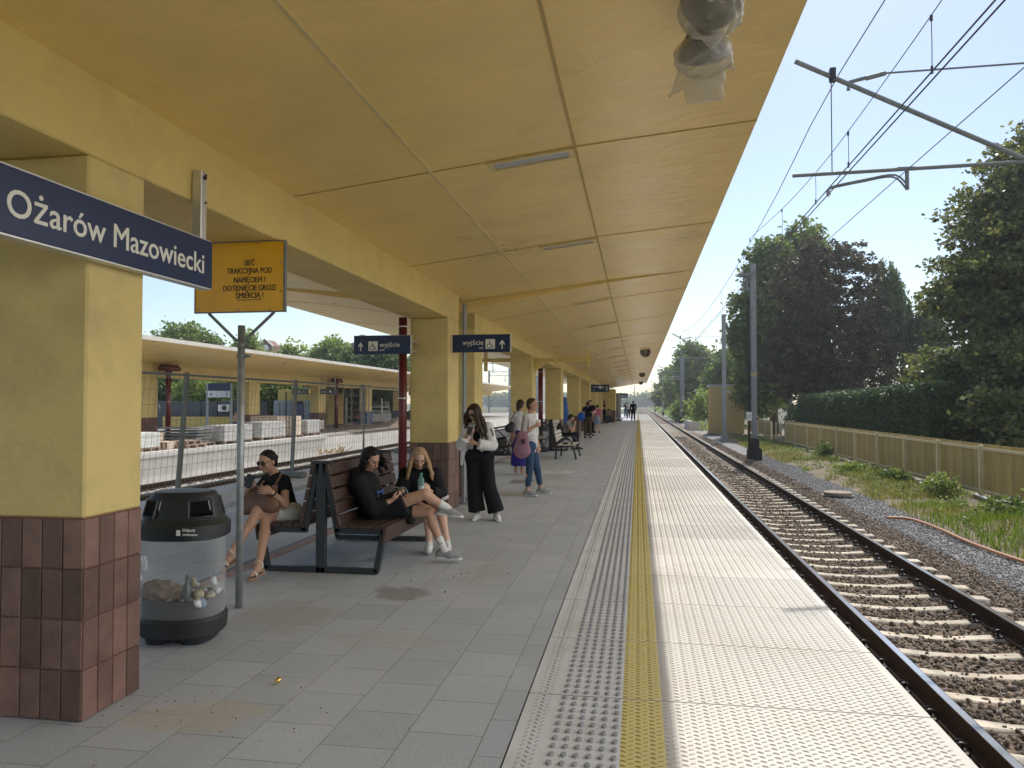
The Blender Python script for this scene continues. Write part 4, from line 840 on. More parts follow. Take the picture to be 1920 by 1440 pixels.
# rail cable and orange clutter on the far track
g = MB()
for k in range(26):
    x, y = -13.9 + rng.uniform(-.25, .25), 33.4 + rng.uniform(-1.1, 1.1) + k * .06; a = rng.uniform(0, 3.14); l = rng.uniform(.1, .35)
    g.bar((x, y, -.74 + rng.uniform(0, .02)), (x + l * math.cos(a), y + l * math.sin(a), -.74 + rng.uniform(.05, .3)), .05, .03)
o = g.build('timber_scraps', M('yellow_timber', (.42, .29, .11), .7, var=.2, vs=8)); tag(o, 'heap of yellowish timber scraps lying across the far rail', 'timber')
pts = [(-9.3 + .5 * math.cos(a) * (1 - a * .02), 15.6 + .7 * math.sin(a), -.93 + .02 * a) for a in np.linspace(0, 14, 50)]
g = MB(); g.tube(pts, .035, 6); o = g.build('cable_coil', MT['dark'], None, True); tag(o, 'loose grey cable coil lying in the pale gravel behind the seated woman', 'cable')
# stacks on the far platform
MT['block'] = M('concrete_paver_stack', (.50, .49, .47), .85, var=.2, vs=5, island=.14)
MT['blockpale'] = M('pale_block', (.66, .68, .64), .85, var=.12, vs=5, island=.1)
MT['cinder'] = M('beige_hollow_block', (.62, .51, .40), .85, var=.15, vs=7, island=.14)
MT['pallet'] = M('pallet_wood', (.34, .26, .19), .85, var=.25, vs=9, island=.2)
MT['plankgrey'] = M('grey_planks', (.20, .205, .20), .8, var=.2, vs=7, island=.2)
def pallet(root, x0, x1, y0, y1, z=0):
    g = MB(); n = 6
    for k in range(n): a = x0 + (x1 - x0) * k / n; g.box(a + .01, a + (x1 - x0) / n - .03, y0, y1, z + .11, z + .135)
    for yy in (y0, (y0 + y1) / 2 - .05, y1 - .1):
        g.box(x0, x1, yy, yy + .1, z, z + .02); 
        for xx in (x0, (x0 + x1) / 2 - .06, x1 - .12): g.box(xx, xx + .12, yy, yy + .1, z + .02, z + .11)
    return g.build('pallet', MT['pallet'], root)
def stack(name, label, cat, x0, x1, y0, y1, z1, mat, nx, ny, nz, z0=.14, group=None, pal=True, gap=.006):
    root = thing(name, label, cat, ((x0 + x1) / 2, (y0 + y1) / 2, 0), group)
    if pal: pallet(root, x0 - .02, x1 + .02, y0, y1)
    else: z0 = 0.0
    g = MB(); dx, dy, dz = (x1 - x0) / nx, (y1 - y0) / ny, (z1 - z0) / nz
    for i in range(nx):
        for j in range(ny):
            for k in range(nz):
                if 0 < i < nx - 1 and 0 < j < ny - 1 and k < nz - 1: continue
                g.box(x0 + i * dx + gap, x0 + (i + 1) * dx - gap, y0 + j * dy + gap, y0 + (j + 1) * dy - gap, z0 + k * dz + .003, z0 + (k + 1) * dz - .004)
    g.build('blocks', mat, root); return root
GP = 'building materials stacked on the opposite platform'
stack('block_stack', 'pale block stack half hidden by the nearest pillar, far left of the opposite platform', 'blocks', -16.7, -15.58, 22.2, 23.2, .62, MT['blockpale'], 3, 3, 5, group=GP)
def hollow(root, x, y, z, w=.38, d=.24, h=.24, ax='x'):
    g = MB()
    for a in (0, 1): g.box(x, x + w, y + a * (d - .035), y + a * (d - .035) + .035, z, z + h)
    for k in range(4): xx = x + k * (w - .035) / 3; g.box(xx, xx + .035, y + .035, y + d - .035, z, z + h)
    for k in range(3): pass
    g.box(x + .035, x + w - .035, y + .036, y + d - .036, z + .001, z + .03)
    return g.build('hollow_block', MT['cinder'], root)
def hollow_side(root, x0, y0, z, n, w, h, depth=.36):
    """row of blocks laid with their holes facing the viewer"""
    for k in range(n):
        x = x0 + k * w; g = MB(); t = .03
        g.box(x, x + w - .006, y0, y0 + depth, z, z + t); g.box(x, x + w - .006, y0, y0 + depth, z + h - t, z + h - .004)
        for a in (0, w - .006 - t): g.box(x + a, x + a + t, y0, y0 + depth, z + t, z + h - t)
        g.box(x + t, x + w - .006 - t, y0 + depth - .03, y0 + depth, z + t, z + h - t); g.build('hollow_block', MT['cinder'], root)
root = thing('block_stack', 'beige hollow blocks piled in two steps left of the first red downpipe', 'blocks', (-16.1, 24, 0), GP)
g = MB(); g.box(-17.0, -16.35, 23.8, 24.6, 0, .26); g.box(-17.0, -16.65, 23.8, 24.6, .27, .55); g.build('blocks', MT['cinder'], root)
hollow_side(root, -16.34, 23.8, 0.0, 4, .16, .26, .7); hollow_side(root, -16.64, 23.8, .27, 2, .16, .27, .7)
root = thing('plank_pile', 'pile of grey planks on an empty pallet beside the first red downpipe', 'planks', (-16.4, 26.2, 0), GP); pallet(root, -17.2, -15.6, 25.4, 26.6)
for k in range(5): MB().box(-17.3 + .05 * (k % 2), -15.75 + .04 * k, 25.5, 26.5, .15 + .12 * k, .21 + .12 * k).build('plank', MT['plankgrey'], root)
root = thing('pallet', 'empty wooden pallets lying on the platform edge in front of the planks', 'pallet', (-15.5, 24.8, 0), GP); pallet(root, -16.0, -15.2, 24.2, 25.3); pallet(root, -15.95, -15.3, 24.3, 25.2, .137)
stack('paver_stack', 'grey paver stack left of the steel post, longest one on the opposite platform', 'pavers', -16.3, -15.4, 26.9, 29.0, .73, MT['block'], 3, 6, 8, group=GP)
stack('paver_stack', 'grey paver stack right of the steel post, in front of the second opposite pillar', 'pavers', -16.5, -15.5, 30.0, 32.2, .78, MT['block'], 3, 6, 8, group=GP)
stack('paver_stack', 'brown grey paver stack behind the white hollow blocks', 'pavers', -17.6, -16.3, 33.0, 34.4, .98, MT['cinder'], 3, 4, 6, group=GP)
root = thing('block_stack', 'tall narrow stack of white hollow blocks on a pallet', 'blocks', (-15.6, 33.0, 0), GP); pallet(root, -15.95, -15.3, 32.8, 33.6)
for k in range(4): hollow_side(root, -15.9, 32.9, .14 + .215 * k, 4, .145, .21, .5)
stack('paver_stack', 'grey paver stack just right of the white hollow blocks', 'pavers', -16.7, -15.7, 34.9, 36.4, .76, MT['block'], 3, 4, 7, group=GP)
stack('paver_stack', 'low pale stack in front of the yellow shelter building', 'pavers', -20.8, -17.6, 40.2, 41.4, .62, MT['block'], 6, 3, 4, group=GP)
# dark hoarding, yellow low wall, info board, AC unit
MT['hoard'] = M('dark_grey_hoarding', (.075, .085, .10), .55, var=.08, vs=1)
root = thing('hoarding', 'long dark grey hoarding wall behind the stacked pavers', 'wall', (-29, 46, 0))
g = MB(); y0 = 46
for k in range(12): g.box(-37.2 + 1.15 * k, -36.07 + 1.15 * k, 46, 46.06, 0, 1.72)
g.build('panels', MT['hoard'], root); g = MB()
for k in range(13): g.box(-37.23 + 1.15 * k, -37.17 + 1.15 * k, 45.96, 46.1, 0, 1.76)
g.build('posts', MT['dark'], root)
g = MB(); g.lathe([(.34, -.02), (.36, 0), (.34, .02), (.32, 0)], (-31.2, 45.9, 1.25), 20, 'y', False); g.tube([(-31.5, 45.9, 1.15), (-31.9, 45.9, .5), (-32.3, 45.9, .1)], .02, 5); o = g.build('cable_coil', MT['alu'], None, True); tag(o, 'pale cable hung in a loop on the dark hoarding', 'cable')
MT['ywall'] = M('bright_yellow_wall', (.60, .44, .13), .7, var=.08)
g = MB(); g.box(-30.2, -24.9, 45.2, 45.4, 0, .72, .01); o = g.build('low_yellow_wall', MT['ywall']); tag(o, 'low bright yellow wall behind the grey paver stacks', 'wall')
root = thing('air_conditioner', 'white air conditioner unit mounted on the dark hoarding', 'machine', (-26.2, 45.8, 1.1)); MB().box(-26.6, -25.9, 45.6, 45.94, 1.05, 1.5, .02).build('casing', MT['white'], root)
MB().lathe([(.17, -.01), (.17, .012), (.02, .012)], (-26.15, 45.6, 1.28), 16, 'y').build('fan', MT['dark'], root)
root = thing('info_board', 'white and navy station board on two posts behind the steel post', 'sign', (-24.6, 42.4, 0)); 
for x_ in (-25.5, -23.95): MB().box(x_, x_ + .12, 42.4, 42.5, 0, 2.78).build('post', MT['galv'], root)
MB().box(-25.38, -23.95, 42.38, 42.46, 2.35, 2.78).build('top_panel', MT['navy'], root); MB().box(-25.38, -23.95, 42.38, 42.46, 1.93, 2.33).build('lower_panel', MT['white'], root)
g = MB(); g.prism([(-25.28, 2.13), (-25.14, 2.20), (-25.14, 2.06)], 42.37, 42.379); g.prism([(-24.05, 2.13), (-24.19, 2.20), (-24.19, 2.06)], 42.37, 42.379); g.build('arrow', MT['ink'], root)
# yellow shelter building
root = thing('shelter_building', 'small yellow building with grey panels on the opposite platform', 'building', (-24.3, 53.2, 0))
g = MB(); g.box(-26.314, -24.013, 53.336, 56.168, 0.000, 2.612, 0.010); g.box(-24.001, -22.302, 53.360, 56.168, 0.000, 2.317, 0.010); g.build('walls', MT['ywall'], root)
MT['gpan'] = M('grey_glass_panel', (.30, .34, .35), .3, var=.15, vs=3)
for k in range(3): MB().box(-26.6 + .495 * k, -26.15 + .495 * k, 53.26, 53.31, .37, 1.79).build('grey_panel', MT['gpan'], root)
for k in range(4): MB().box(-24.2 + .425 * k, -23.81 + .425 * k, 53.26, 53.31, .31, 1.79).build('grey_panel', MT['gpan'], root)
MB().box(-25.075, -24.249, 53.265, 53.324, 0.000, 1.491).build('door', M('blue_grey_door', (.10, .11, .19), .5), root)
MB().box(-25.016, -24.308, 53.242, 53.312, 1.491, 1.751).build('door_sign', MT['navy'], root)
g = MB(); g.box(-25.488, -25.417, 52.864, 52.935, 0.000, 2.435); g.box(-22.597, -22.526, 52.864, 52.935, 0.000, 2.317); g.build('pole', MT['dark'], root)
for (x, lab, m_) in [(-19.9, 'exit sign hanging left of the third opposite pillar', 0), (-18.15, 'exit sign hanging right of the third opposite pillar', 1)]:
    root = thing('exit_sign', lab, 'sign', (x, 43.2, 2.0)); MB().box(x - .5, x + .5, 43.2, 43.3, 2.12, 2.42).build('panel', MT['hoard'], root)
    g = MB(); g.box(x - .45, x - .40, 43.22, 43.28, 2.42, 3.2); g.box(x + .40, x + .45, 43.22, 43.28, 2.42, 3.2); g.build('hanger', MT['galv'], root)
    text_mesh('lettering', 'wyjście', .12, MT['offwhite'], root, (x + (.02 if not m_ else -.44), 43.19, 2.22), (1, 0, 0), (0, 0, 1)); MB().box(x - .1 + .2 * m_, x + .0 + .2 * m_, 43.185, 43.195, 2.21, 2.33).build('pictogram', MT['white'], root)
# scaffold tower
root = thing('scaffold_tower', 'thin rusty steel scaffold tower beside the third opposite pillar', 'scaffold', (-17.3, 45.5, 0)); g = MB()
for (x, y) in ((-17.9, 45), (-17.9, 46.4), (-16.75, 45), (-16.75, 46.4)): g.tube([(x, y, 0), (x, y, 2.75)], .03, 6)
for z in (.25, .7, 1.15, 1.6, 2.05, 2.5):
    for a, b in (((-17.9, 45), (-16.75, 45)), ((-17.9, 46.4), (-16.75, 46.4)), ((-17.9, 45), (-17.9, 46.4)), ((-16.75, 45), (-16.75, 46.4))): g.tube([(*a, z), (*b, z)], .018, 5)
g.build('frame', M('scaffold_steel', (.25, .19, .13), .6, .3, var=.3), root)
# white posts
for i, (x, y, h, lab) in enumerate([(-21.4, 54.4, 2.0, 'white post right of the third opposite pillar'), (-20.4, 56, 2.0, 'white post with grey bands near the parked cars'), (-20.3, 59.2, 2.0, 'white post behind the worker in orange'), (-17.6, 60, 1.9, 'leftmost white post by the blue wrapped pillar'), (-17.2, 60.6, 1.9, 'middle white post by the blue wrapped pillar'), (-16.9, 61.2, 1.9, 'right white post by the blue wrapped pillar')]):
    o = MB().tube([(x, y, 0), (x, y, h)], .06, 10).build('white_post', MT['white'], None, True); tag(o, lab, 'post')
root = thing('notice_board', 'white notice board on two white legs beyond the sand heap', 'sign', (-18.5, 72, 0)); 
for x_ in (-18.95, -18.25): MB().box(x_, x_ + .1, 72, 72.1, 0, 1.1).build('leg', MT['white'], root)
MB().box(-19.0, -18.1, 71.96, 72.1, 1.1, 2.6).build('board', MT['white'], root)
# sand heap, plant and people at work
sheet('sand_heap', -18.6, -14.95, 47.5, 55.5, 60, 90, lambda x, y: -.02 + np.clip(.62 * np.exp(-(((x + 16.4) / .95) ** 2 + ((y - 51.3) / 1.6) ** 2)) + .18 * np.exp(-(((x + 17.2) / 1.2) ** 2 + ((y - 53.6) / 1.6) ** 2)) + .05 * hnoise(x, y, 3, 4) - .03, -.02, 2), M('dark_sand', (.19, .15, .11), .95, var=.3, vs=6, bump=1, bs=20), 'stuff')
sheet('soil_spread', -22.5, -14.99, 39.5, 62, 80, 120, lambda x, y: .0 + np.clip(.06 * hnoise(x, y, 2.2, 9) + .015, -.02, .3), M('dark_soil', (.14, .11, .085), .95, var=.35, vs=4, bump=1, bs=20), 'stuff')
# parked vehicles
def car(name, label, cat, c, L_, W_, H_, colr, van=False, rz=0, grp='vehicles parked beyond the opposite platform'):
    root = thing(name, label, cat, c, grp); X_ = Matrix.Translation(c) @ Matrix.Rotation(rz, 4, 'Z')
    body = M(name + '_paint', colr, .25, var=.02, coat=.5)
    if van: low = [(-L_ / 2, .35), (-L_ / 2, H_ * .93), (-L_ / 2 + .15, H_), (L_ / 2 - 1.5, H_), (L_ / 2 - .75, H_ * .62), (L_ / 2 - .05, H_ * .5), (L_ / 2, .35)]
    else: low = [(-L_ / 2, .3), (-L_ / 2, H_ * .62), (-L_ / 2 + .35, H_ * .68), (-L_ / 2 + .85, H_ * .98), (L_ * .05, H_), (L_ * .22, H_ * .68), (L_ / 2 - .1, H_ * .55), (L_ / 2, .3)]
    g = MB(); g.X = X_; g.prism(low, -W_ / 2, W_ / 2, 'y'); g.build('body', body, root)
    g = MB(); g.X = X_
    if van: wn = [(L_ / 2 - 1.75, H_ * .60), (L_ / 2 - 1.55, H_ * .92), (L_ / 2 - 1.42, H_ * .92), (L_ / 2 - .85, H_ * .62)]
    else: wn = [(-L_ / 2 + .55, H_ * .70), (-L_ / 2 + .92, H_ * .94), (L_ * .04, H_ * .95), (L_ * .19, H_ * .70)]
    g.prism(wn, -W_ / 2 - .006, W_ / 2 + .006, 'y')
    if van: g.add([(L_ / 2 - 1.47, -W_ / 2 + .12, H_ * .96), (L_ / 2 - 1.47, W_ / 2 - .12, H_ * .96), (L_ / 2 - .79, W_ / 2 - .1, H_ * .65), (L_ / 2 - .79, -W_ / 2 + .1, H_ * .65)], [(0, 1, 2, 3)])
    g.build('windows', MT['glassy'], root)
    for sx in (-.31, .31):
        for sy in (-1, 1):
            g = MB(); g.X = X_; g.lathe([(.2, -.1), (.31, -.1), (.33, -.05), (.33, .05), (.31, .1), (.2, .1)], (L_ * sx, sy * (W_ / 2 - .08), .33), 18, 'y'); g.build('wheel', MT['rubber'], root)
    for sy in (-.34, .34):
        g = MB(); g.X = X_; g.box(L_ / 2 - .03, L_ / 2 + .012, sy * W_ - .12, sy * W_ + .12, H_ * .36, H_ * .46); g.build('headlight', MT['alu'], root)
    return root
car('parked_van', 'white van parked behind the worker in orange', 'van', (-23.2, 66, -.45), 5.2, 1.95, 2.2, (.75, .77, .80), True, R(-62))
car('parked_car', 'silver car parked behind the scaffold tower, nearest of the cars', 'car', (-26.3, 62, -.45), 4.3, 1.75, 1.45, (.55, .56, .58), False, R(-55))
car('parked_car', 'white car parked left of the white van', 'car', (-27.5, 68, -.45), 4.3, 1.75, 1.45, (.7, .7, .7), False, R(-60))
car('parked_car', 'dark car parked beyond the sand heap', 'car', (-24.0, 78, -.45), 4.3, 1.75, 1.45, (.05, .055, .06), False, R(-20))
g = MB(); g.box(-60, -29, 72, 73, -.5, 1.4); o = g.build('green_bank', M('light_green_bank', (.22, .28, .07), .9, var=.2), None); tag(o, 'light green fence panel behind the parked cars', 'fence')
# background trees, left
for i, (x, y, h, r, mt, lab, nn, lf) in enumerate([(-45.0, 72, 11.2, 3.6, 'leaf_mid', 'round airy tree rising over the opposite canopy at the left', 900, .24), (-41.5, 76, 10.6, 1.9, 'leaf_light', 'small light green treetop just left of the steel post', 420, .24),
      (-43.5, 92, 11.0, 2.2, 'leaf_light', 'pale green treetop right of the gabled clock turret', 420, .28), (-37.5, 90, 11.2, 3.2, 'leaf_light', 'light green spreading treetop over the opposite canopy', 700, .28), (-33.5, 86, 9.3, 3.0, 'leaf_mid', 'mid green tree left of the exit sign', 800, .28),
      (-26.5, 76, 8.6, 3.8, 'leaf_dark', 'dark green tree directly behind the left exit sign', 1200, .24), (-30.2, 80, 8.4, 3.4, 'leaf_dark', 'dark green tree behind the yellow shelter building', 1000, .26), (-22.5, 90, 10.5, 3.6, 'leaf_dark', 'dark tree beyond the blue footed pillars', 900, .3),
      (-36.5, 56, 5.0, 2.8, 'leaf_dark', 'dark tree behind the hoarding at the far left', 900, .2), (-33.0, 53, 5.0, 1.7, 'leaf_light', 'light green young tree behind the hoarding, left of the info board', 420, .16), (-30.2, 53.5, 5.2, 1.7, 'leaf_light', 'light green young tree behind the info board', 420, .16),
      (-28.2, 56, 5.2, 2.2, 'leaf_mid', 'leafy tree right of the info board', 700, .18), (-39.5, 62, 5.5, 3.4, 'leaf_mid', 'tree behind the hoarding seen past the nearest pillar', 800, .22), (-24.8, 64, 5.6, 2.6, 'leaf_dark', 'dark tree behind the parked van', 800, .22), (-33.5, 118, 12.0, 3.5, 'leaf_mid', 'distant tree between the pillars, right of the two exit signs', 500, .34)]):
    tree('background_tree', lab, (x, y, -1.1), h, blobs_of((x, y, h * .58 - 1), r, h * .42, 9, 90 + i, .55), nn, 20, lf, lf * 1.5, MT[mt], .16 + .01 * r, 'trees beyond the opposite platform', limbs=18, seed=120 + i, shell=.3)
# distant buildings and gantries
MT['brick'] = M('red_brown_brick', (.20, .10, .08), .85, var=.15); MT['bwall'] = M('pale_building_wall', (.36, .36, .37), .85, var=.08); MT['roofg'] = M('grey_roof', (.15, .145, .15), .8, var=.15)
root = thing('clock_turret', 'distant brick gabled turret with a round white clock over the opposite canopy', 'building', (-76.3, 150, -1)); g = MB(); g.prism([(-77.9, -1), (-77.9, 13.6), (-76.35, 14.9), (-74.8, 13.6), (-74.8, -1)], 149, 153); g.build('wall', MT['brick'], root)
g = MB(); g.bar((-78.1, 148.8, 13.5), (-76.35, 148.8, 15.0), .5, .18); g.bar((-74.6, 148.8, 13.5), (-76.35, 148.8, 15.0), .5, .18); g.build('gable_trim', MT['concrete_light'], root); MB().lathe([(.75, -.05), (.75, .05), (.02, .06)], (-76.35, 148.95, 13.1), 20, 'y').build('clock_face', MT['white'], root)
def house(name, label, x0, x1, y0, y1, z1, roofh, wm, rm, nw=4, nf=3, zb=-1):
    root = thing(name, label, 'building', ((x0 + x1) / 2, (y0 + y1) / 2, zb)); MB().box(x0, x1, y0, y1, zb, z1).build('wall', wm, root)
    g = MB(); g.prism([(x0 - .4, z1), ((x0 + x1) / 2, z1 + roofh), (x1 + .4, z1)], y0 - .4, y1 + .4) if roofh > .5 else g.box(x0 - .2, x1 + .2, y0 - .2, y1 + .2, z1, z1 + roofh); rf = g.build('roof', rm, root)
    g = MB(); g.box((x0 + x1) / 2 - .4, (x0 + x1) / 2 + .4, y0 + 1, y0 + 1.8, z1, z1 + roofh + 1.0); g.build('chimney', MT['bwall'], rf)
    for f in range(nf):
        for k in range(nw):
            xc = x0 + (x1 - x0) * (k + .5) / nw; zc = zb + 1.4 + f * (z1 - zb - .6) / nf; w2 = (x1 - x0) / nw * .25
            wo = MB().box(xc - w2, xc + w2, y0 - .05, y0 + .02, zc, zc + 1.3).build('window', MT['white'], root); MB().box(xc - w2 + .08, xc + w2 - .08, y0 - .07, y0 - .04, zc + .08, zc + 1.22).build('pane', MT['glassy'], wo)
    return root
house('tall_block', 'distant pale apartment block seen between the pillars, beyond the opposite canopy', -29.5, -22.5, 175, 190, 10.5, .4, MT['bwall'], MT['roofg'], 4, 4)
house('distant_house', 'grey roofed house behind the treetops, left of the left exit sign', -46, -38, 112, 122, 9.6, 1.6, MT['bwall'], MT['roofg'], 4, 3)
house('distant_house', 'low grey roofed building left of the clock turret', -88, -80, 150, 160, 12.0, .5, MT['bwall'], MT['roofg'], 5, 3)
house('distant_house', 'small white gabled house behind the paver stacks', -29.5, -26.8, 60, 63, .9, .9, MT['bwall'], MT['roofg'], 2, 1)
def gantry(label, x0, x1, y, z):
    root = thing('catenary_gantry', label, 'gantry', ((x0 + x1) / 2, y, -1.1), 'lattice gantries over the tracks'); g = MB(); n = 22
    for dz in (0, 1.0): g.bar((x0, y, z + dz), (x1, y, z + dz), .12, .12)
    for k in range(n): a = x0 + (x1 - x0) * k / n; b = x0 + (x1 - x0) * (k + 1) / n; g.bar((a, y, z + (k % 2)), (b, y, z + 1 - (k % 2)), .07, .07)
    g.build('truss', MT['galv'], root); g = MB(); g.box(x0 - .2, x0 + .2, y - .2, y + .2, -1.1, z + 1.3); g.box(x1 - .2, x1 + .2, y - .2, y + .2, -1.1, z + 1.3); g.build('masts', MT['galv'], root)
    g = MB()
    for x in (x0 + 4, x0 + 9, x1 - 6): g.box(x - .06, x + .06, y - .06, y + .06, z - 1.6, z); g.bar((x - .8, y, z - 1.3), (x + 1.2, y, z - .9), .06, .06)
    g.build('hangers', MT['galv'], root)
gantry('near lattice gantry over the far tracks, beyond the opposite canopy', -34, -8.5, 132, 8.6); gantry('second lattice gantry further along, lower in view', -36, -8.5, 185, 8.4); gantry('faint farthest lattice gantry', -38, -8.5, 260, 8.4)
# --- temporary mesh fence along the left platform edge
MT['mesh'] = M('mesh_wire', (.16, .165, .16), .5, .5, var=.1)
root = thing('mesh_fence', 'leaning temporary wire mesh fence behind the benches and bin', 'fence', (-7.2, 14, 0))
panels = [((-7.30, 7.4), (-7.2, 11.14)), ((-7.2, 11.22), (-7.15, 15.1)), ((-7.15, 15.2), (-7.2, 19.5)), ((-7.2, 19.6), (-7.2, 23.2)), ((-7.2, 23.3), (-7.2, 27)), ((-7.2, 27.1), (-7.2, 31))]
for i, (a, b) in enumerate(panels):
    sh = .42 if i < 3 else .15; zt = 2.02; le = -.12
    A0, A1 = Vector((a[0], a[1], .08)), Vector((a[0] + le, a[1] + sh, zt)); B0, B1 = Vector((b[0], b[1], .08)), Vector((b[0] + le, b[1] + sh, zt))
    g = MB(); dz_ = (A1 - A0) * .035
    g.tube([A0 - dz_, A1 + dz_ * .6], .022, 8); g.tube([B0 - dz_, B1 + dz_ * .6], .022, 8); g.tube([A1, B1], .02, 8); g.tube([A0 + (A1 - A0) * .06, B0 + (B1 - B0) * .06], .02, 8); g.build('frame', MT['galv_dull'], root)
    g = MB(); n = 26
    for k in range(1, n): t = k / n; p = A0.lerp(B0, t); q_ = A1.lerp(B1, t); g.tube([p, q_], .0028, 4, False)
    for k in range(1, 8): t = k / 8; g.tube([A0.lerp(A1, t), B0.lerp(B1, t)], .0028, 4, False)
    g.build('wire_mesh', MT['mesh'], root)
for (x, y) in ((-7.2, 11.2), (-7.2, 15.15), (-7.2, 19.55), (-7.2, 23.25), (-7.2, 27.05)): MB().box(x - .35, x + .35, y - .11, y + .11, 0.001, .13, .03).build('foot', MT['galv_dull'], root)
# ================================================================ FURNITURE ON THE PLATFORM
# station name sign hung from the beam
root = thing('station_sign', 'long navy station name sign with white lettering, hung across the nearest pillar', 'sign', (-2.63, 3.5, 2.26))
g = MB(); g.box(-2.672, -2.60, 2.42, 4.378, 2.262, 2.55, .003); g.build('panel', MT['navy'], root)
g = MB(); g.box(-2.668, -2.604, 2.43, 4.37, 2.2535, 2.2625); g.box(-2.668, -2.604, 2.43, 4.37, 2.5495, 2.556); g.build('aluminium_edge', MT['alu'], root)
t = text_mesh('lettering', 'Ożarów Mazowiecki', .168, MT['offwhite'], root, (-2.5995, 2.80, 2.342), (0, 1, 0), (0, 0, 1), sx=.97, fat=.0016)
xs_ = [v.co.y for v in t.data.vertices]; k_ = (4.28 - 2.80) / (max(xs_) - min(xs_)); m0 = min(xs_)
for v in t.data.vertices: v.co.y = m0 + (v.co.y - m0) * k_
for y in (2.62, 4.30):
    g = MB(); g.box(-2.676, -2.612, y - .03, y + .03, 2.50, 2.975, .004); h = g.build('hanger', MT['alu'], root)
    g = MB()
    for z in (2.95, 2.78): g.lathe([(.008, 0), (.008, .006), (.004, .01)], (-2.612, y + .012, z), 8, 'x'); 
    g.lathe([(.012, 0), (.012, .012)], (-2.612, y, 2.93), 8, 'x'); g.build('bolt', MT['dark'], h)
g = MB(); g.box(-2.66, -2.61, 4.379, 4.392, 2.29, 2.42); g.build('end_clip', MT['dark'], root)
# yellow warning board on a pole
root = thing('warning_board', 'orange yellow high voltage warning board on top of the bare steel post', 'sign', (-3.0, 5.44, 0))
g = MB(); g.box(-3.36, -2.635, 5.425, 5.437, 2.252, 2.782); g.build('board', MT['signyellow'], root)
g = MB()
for a in ((-3.365, -2.63, 2.245, 2.253), (-3.365, -2.63, 2.781, 2.789)): g.box(a[0], a[1], 5.42, 5.45, a[2], a[3])
for a in ((-3.366, -3.359), (-2.636, -2.622)): g.box(a[0], a[1], 5.419, 5.451, 2.244, 2.79)
for (x, z) in ((-3.33, 2.27), (-3.0, 2.265), (-2.66, 2.4), (-2.66, 2.62), (-2.85, 2.772), (-2.75, 2.262)): g.lathe([(.006, -.006), (.006, 0)], (x, 5.425, z), 8, 'y')
g.build('board_frame', MT['galv_dull'], root)
LN = [('SIEĆ', 2.603), ('TRAKCYJNA POD', 2.543), ('NAPIĘCIEM !', 2.473), ('DOTKNIĘCIE GROZI', 2.411), ('ŚMIERCIĄ !', 2.354)]
for s_, z in LN: text_mesh('lettering', s_, .060, MT['ink'], root, (-2.914, 5.4235, z), (1, 0, 0), (0, 0, 1), 'CENTER', sx=.78, fat=.0003)
MB().box(-3.015, -2.812, 5.4225, 5.4245, 2.338, 2.342).build('underline', MT['ink'], root)
g = MB(); g.tube([(-3.0, 5.47, 0), (-3.0, 5.47, 2.15)], .0275, 16); g.build('post', MT['galv'], root, True)
for s in (-1, 1):
    g = MB(); g.bar((-3.0 + s * .03, 5.455, 2.03), (-2.99 + s * .27, 5.445, 2.246), .022, .008, (0, 1, 0)); g.build('brace', MT['galv_dull'], root)
g = MB(); g.lathe([(.03, 1.98), (.036, 1.985), (.036, 2.01), (.03, 2.015)], (-3.0, 5.47, 0), 14); g.box(-2.97, -2.93, 5.46, 5.48, 1.985, 2.005); g.lathe([(.03, 1.90), (.036, 1.905), (.036, 1.93), (.03, 1.935)], (-3.0, 5.47, 0), 14); g.box(-2.97, -2.925, 5.46, 5.48, 1.905, 1.925); g.build('clamp', MT['galv_dull'], root)
# wheelchair pictogram and arrow
def pictogram(root, x, y, z, s):
    """accessible symbol in a light square, lower left corner x,z; faces -Y"""
    MB().box(x, x + s, y - .002, y, z, z + s).build('symbol_square', MT['offwhite'], root)
    g = MB(); yy = y - .0035; w_ = .07 * s
    def seg(ax, az, bx_, bz_, w=w_): g.bar((x + ax * s, yy, z + az * s), (x + bx_ * s, yy, z + bz_ * s), w, .0016, (0, 1, 0)) if False else g.tube([(x + ax * s, yy, z + az * s), (x + bx_ * s, yy, z + bz_ * s)], w / 2, 6)
    g.lathe([(.001, -.002), (.055 * s, -.002), (.055 * s, .001)], (x + .40 * s, yy, z + .87 * s), 12, 'y')
    seg(.41, .76, .44, .44); seg(.44, .44, .66, .44); seg(.66, .44, .78, .16); seg(.78, .16, .86, .19); seg(.42, .62, .62, .60)
    g.tube([(x + (.42 + .25 * math.cos(a)) * s, yy, z + (.33 + .24 * math.sin(a)) * s) for a in np.linspace(R(118), R(350), 16)], w_ * .45, 5)
    g.build('wheelchair_symbol', MT['ink'], root)
def arrow(root, x, y, z, s):
    g = MB(); g.prism([(x - .06 * s, z), (x + .06 * s, z), (x + .06 * s, z + .62 * s), (x + .27 * s, z + .38 * s), (x + .27 * s, z + .58 * s), (x, z + .95 * s), (x - .27 * s, z + .58 * s), (x - .27 * s, z + .38 * s), (x - .06 * s, z + .62 * s)], y - .0025, y); g.build('arrow', MT['offwhite'], root)
root = thing('exit_sign', 'navy exit sign left of the red downpipe, its arrow on the left', 'sign', (-3.53, 10.3, 2.24))
MB().box(-3.945, -3.12, 10.30, 10.36, 2.245, 2.505, .002).build('panel', MT['navy'], root); g = MB(); g.box(-3.119, -3.108, 10.295, 10.365, 2.24, 2.51); g.box(-3.94, -3.12, 10.302, 10.358, 2.505, 2.509); g.build('aluminium_edge', MT['alu'], root)
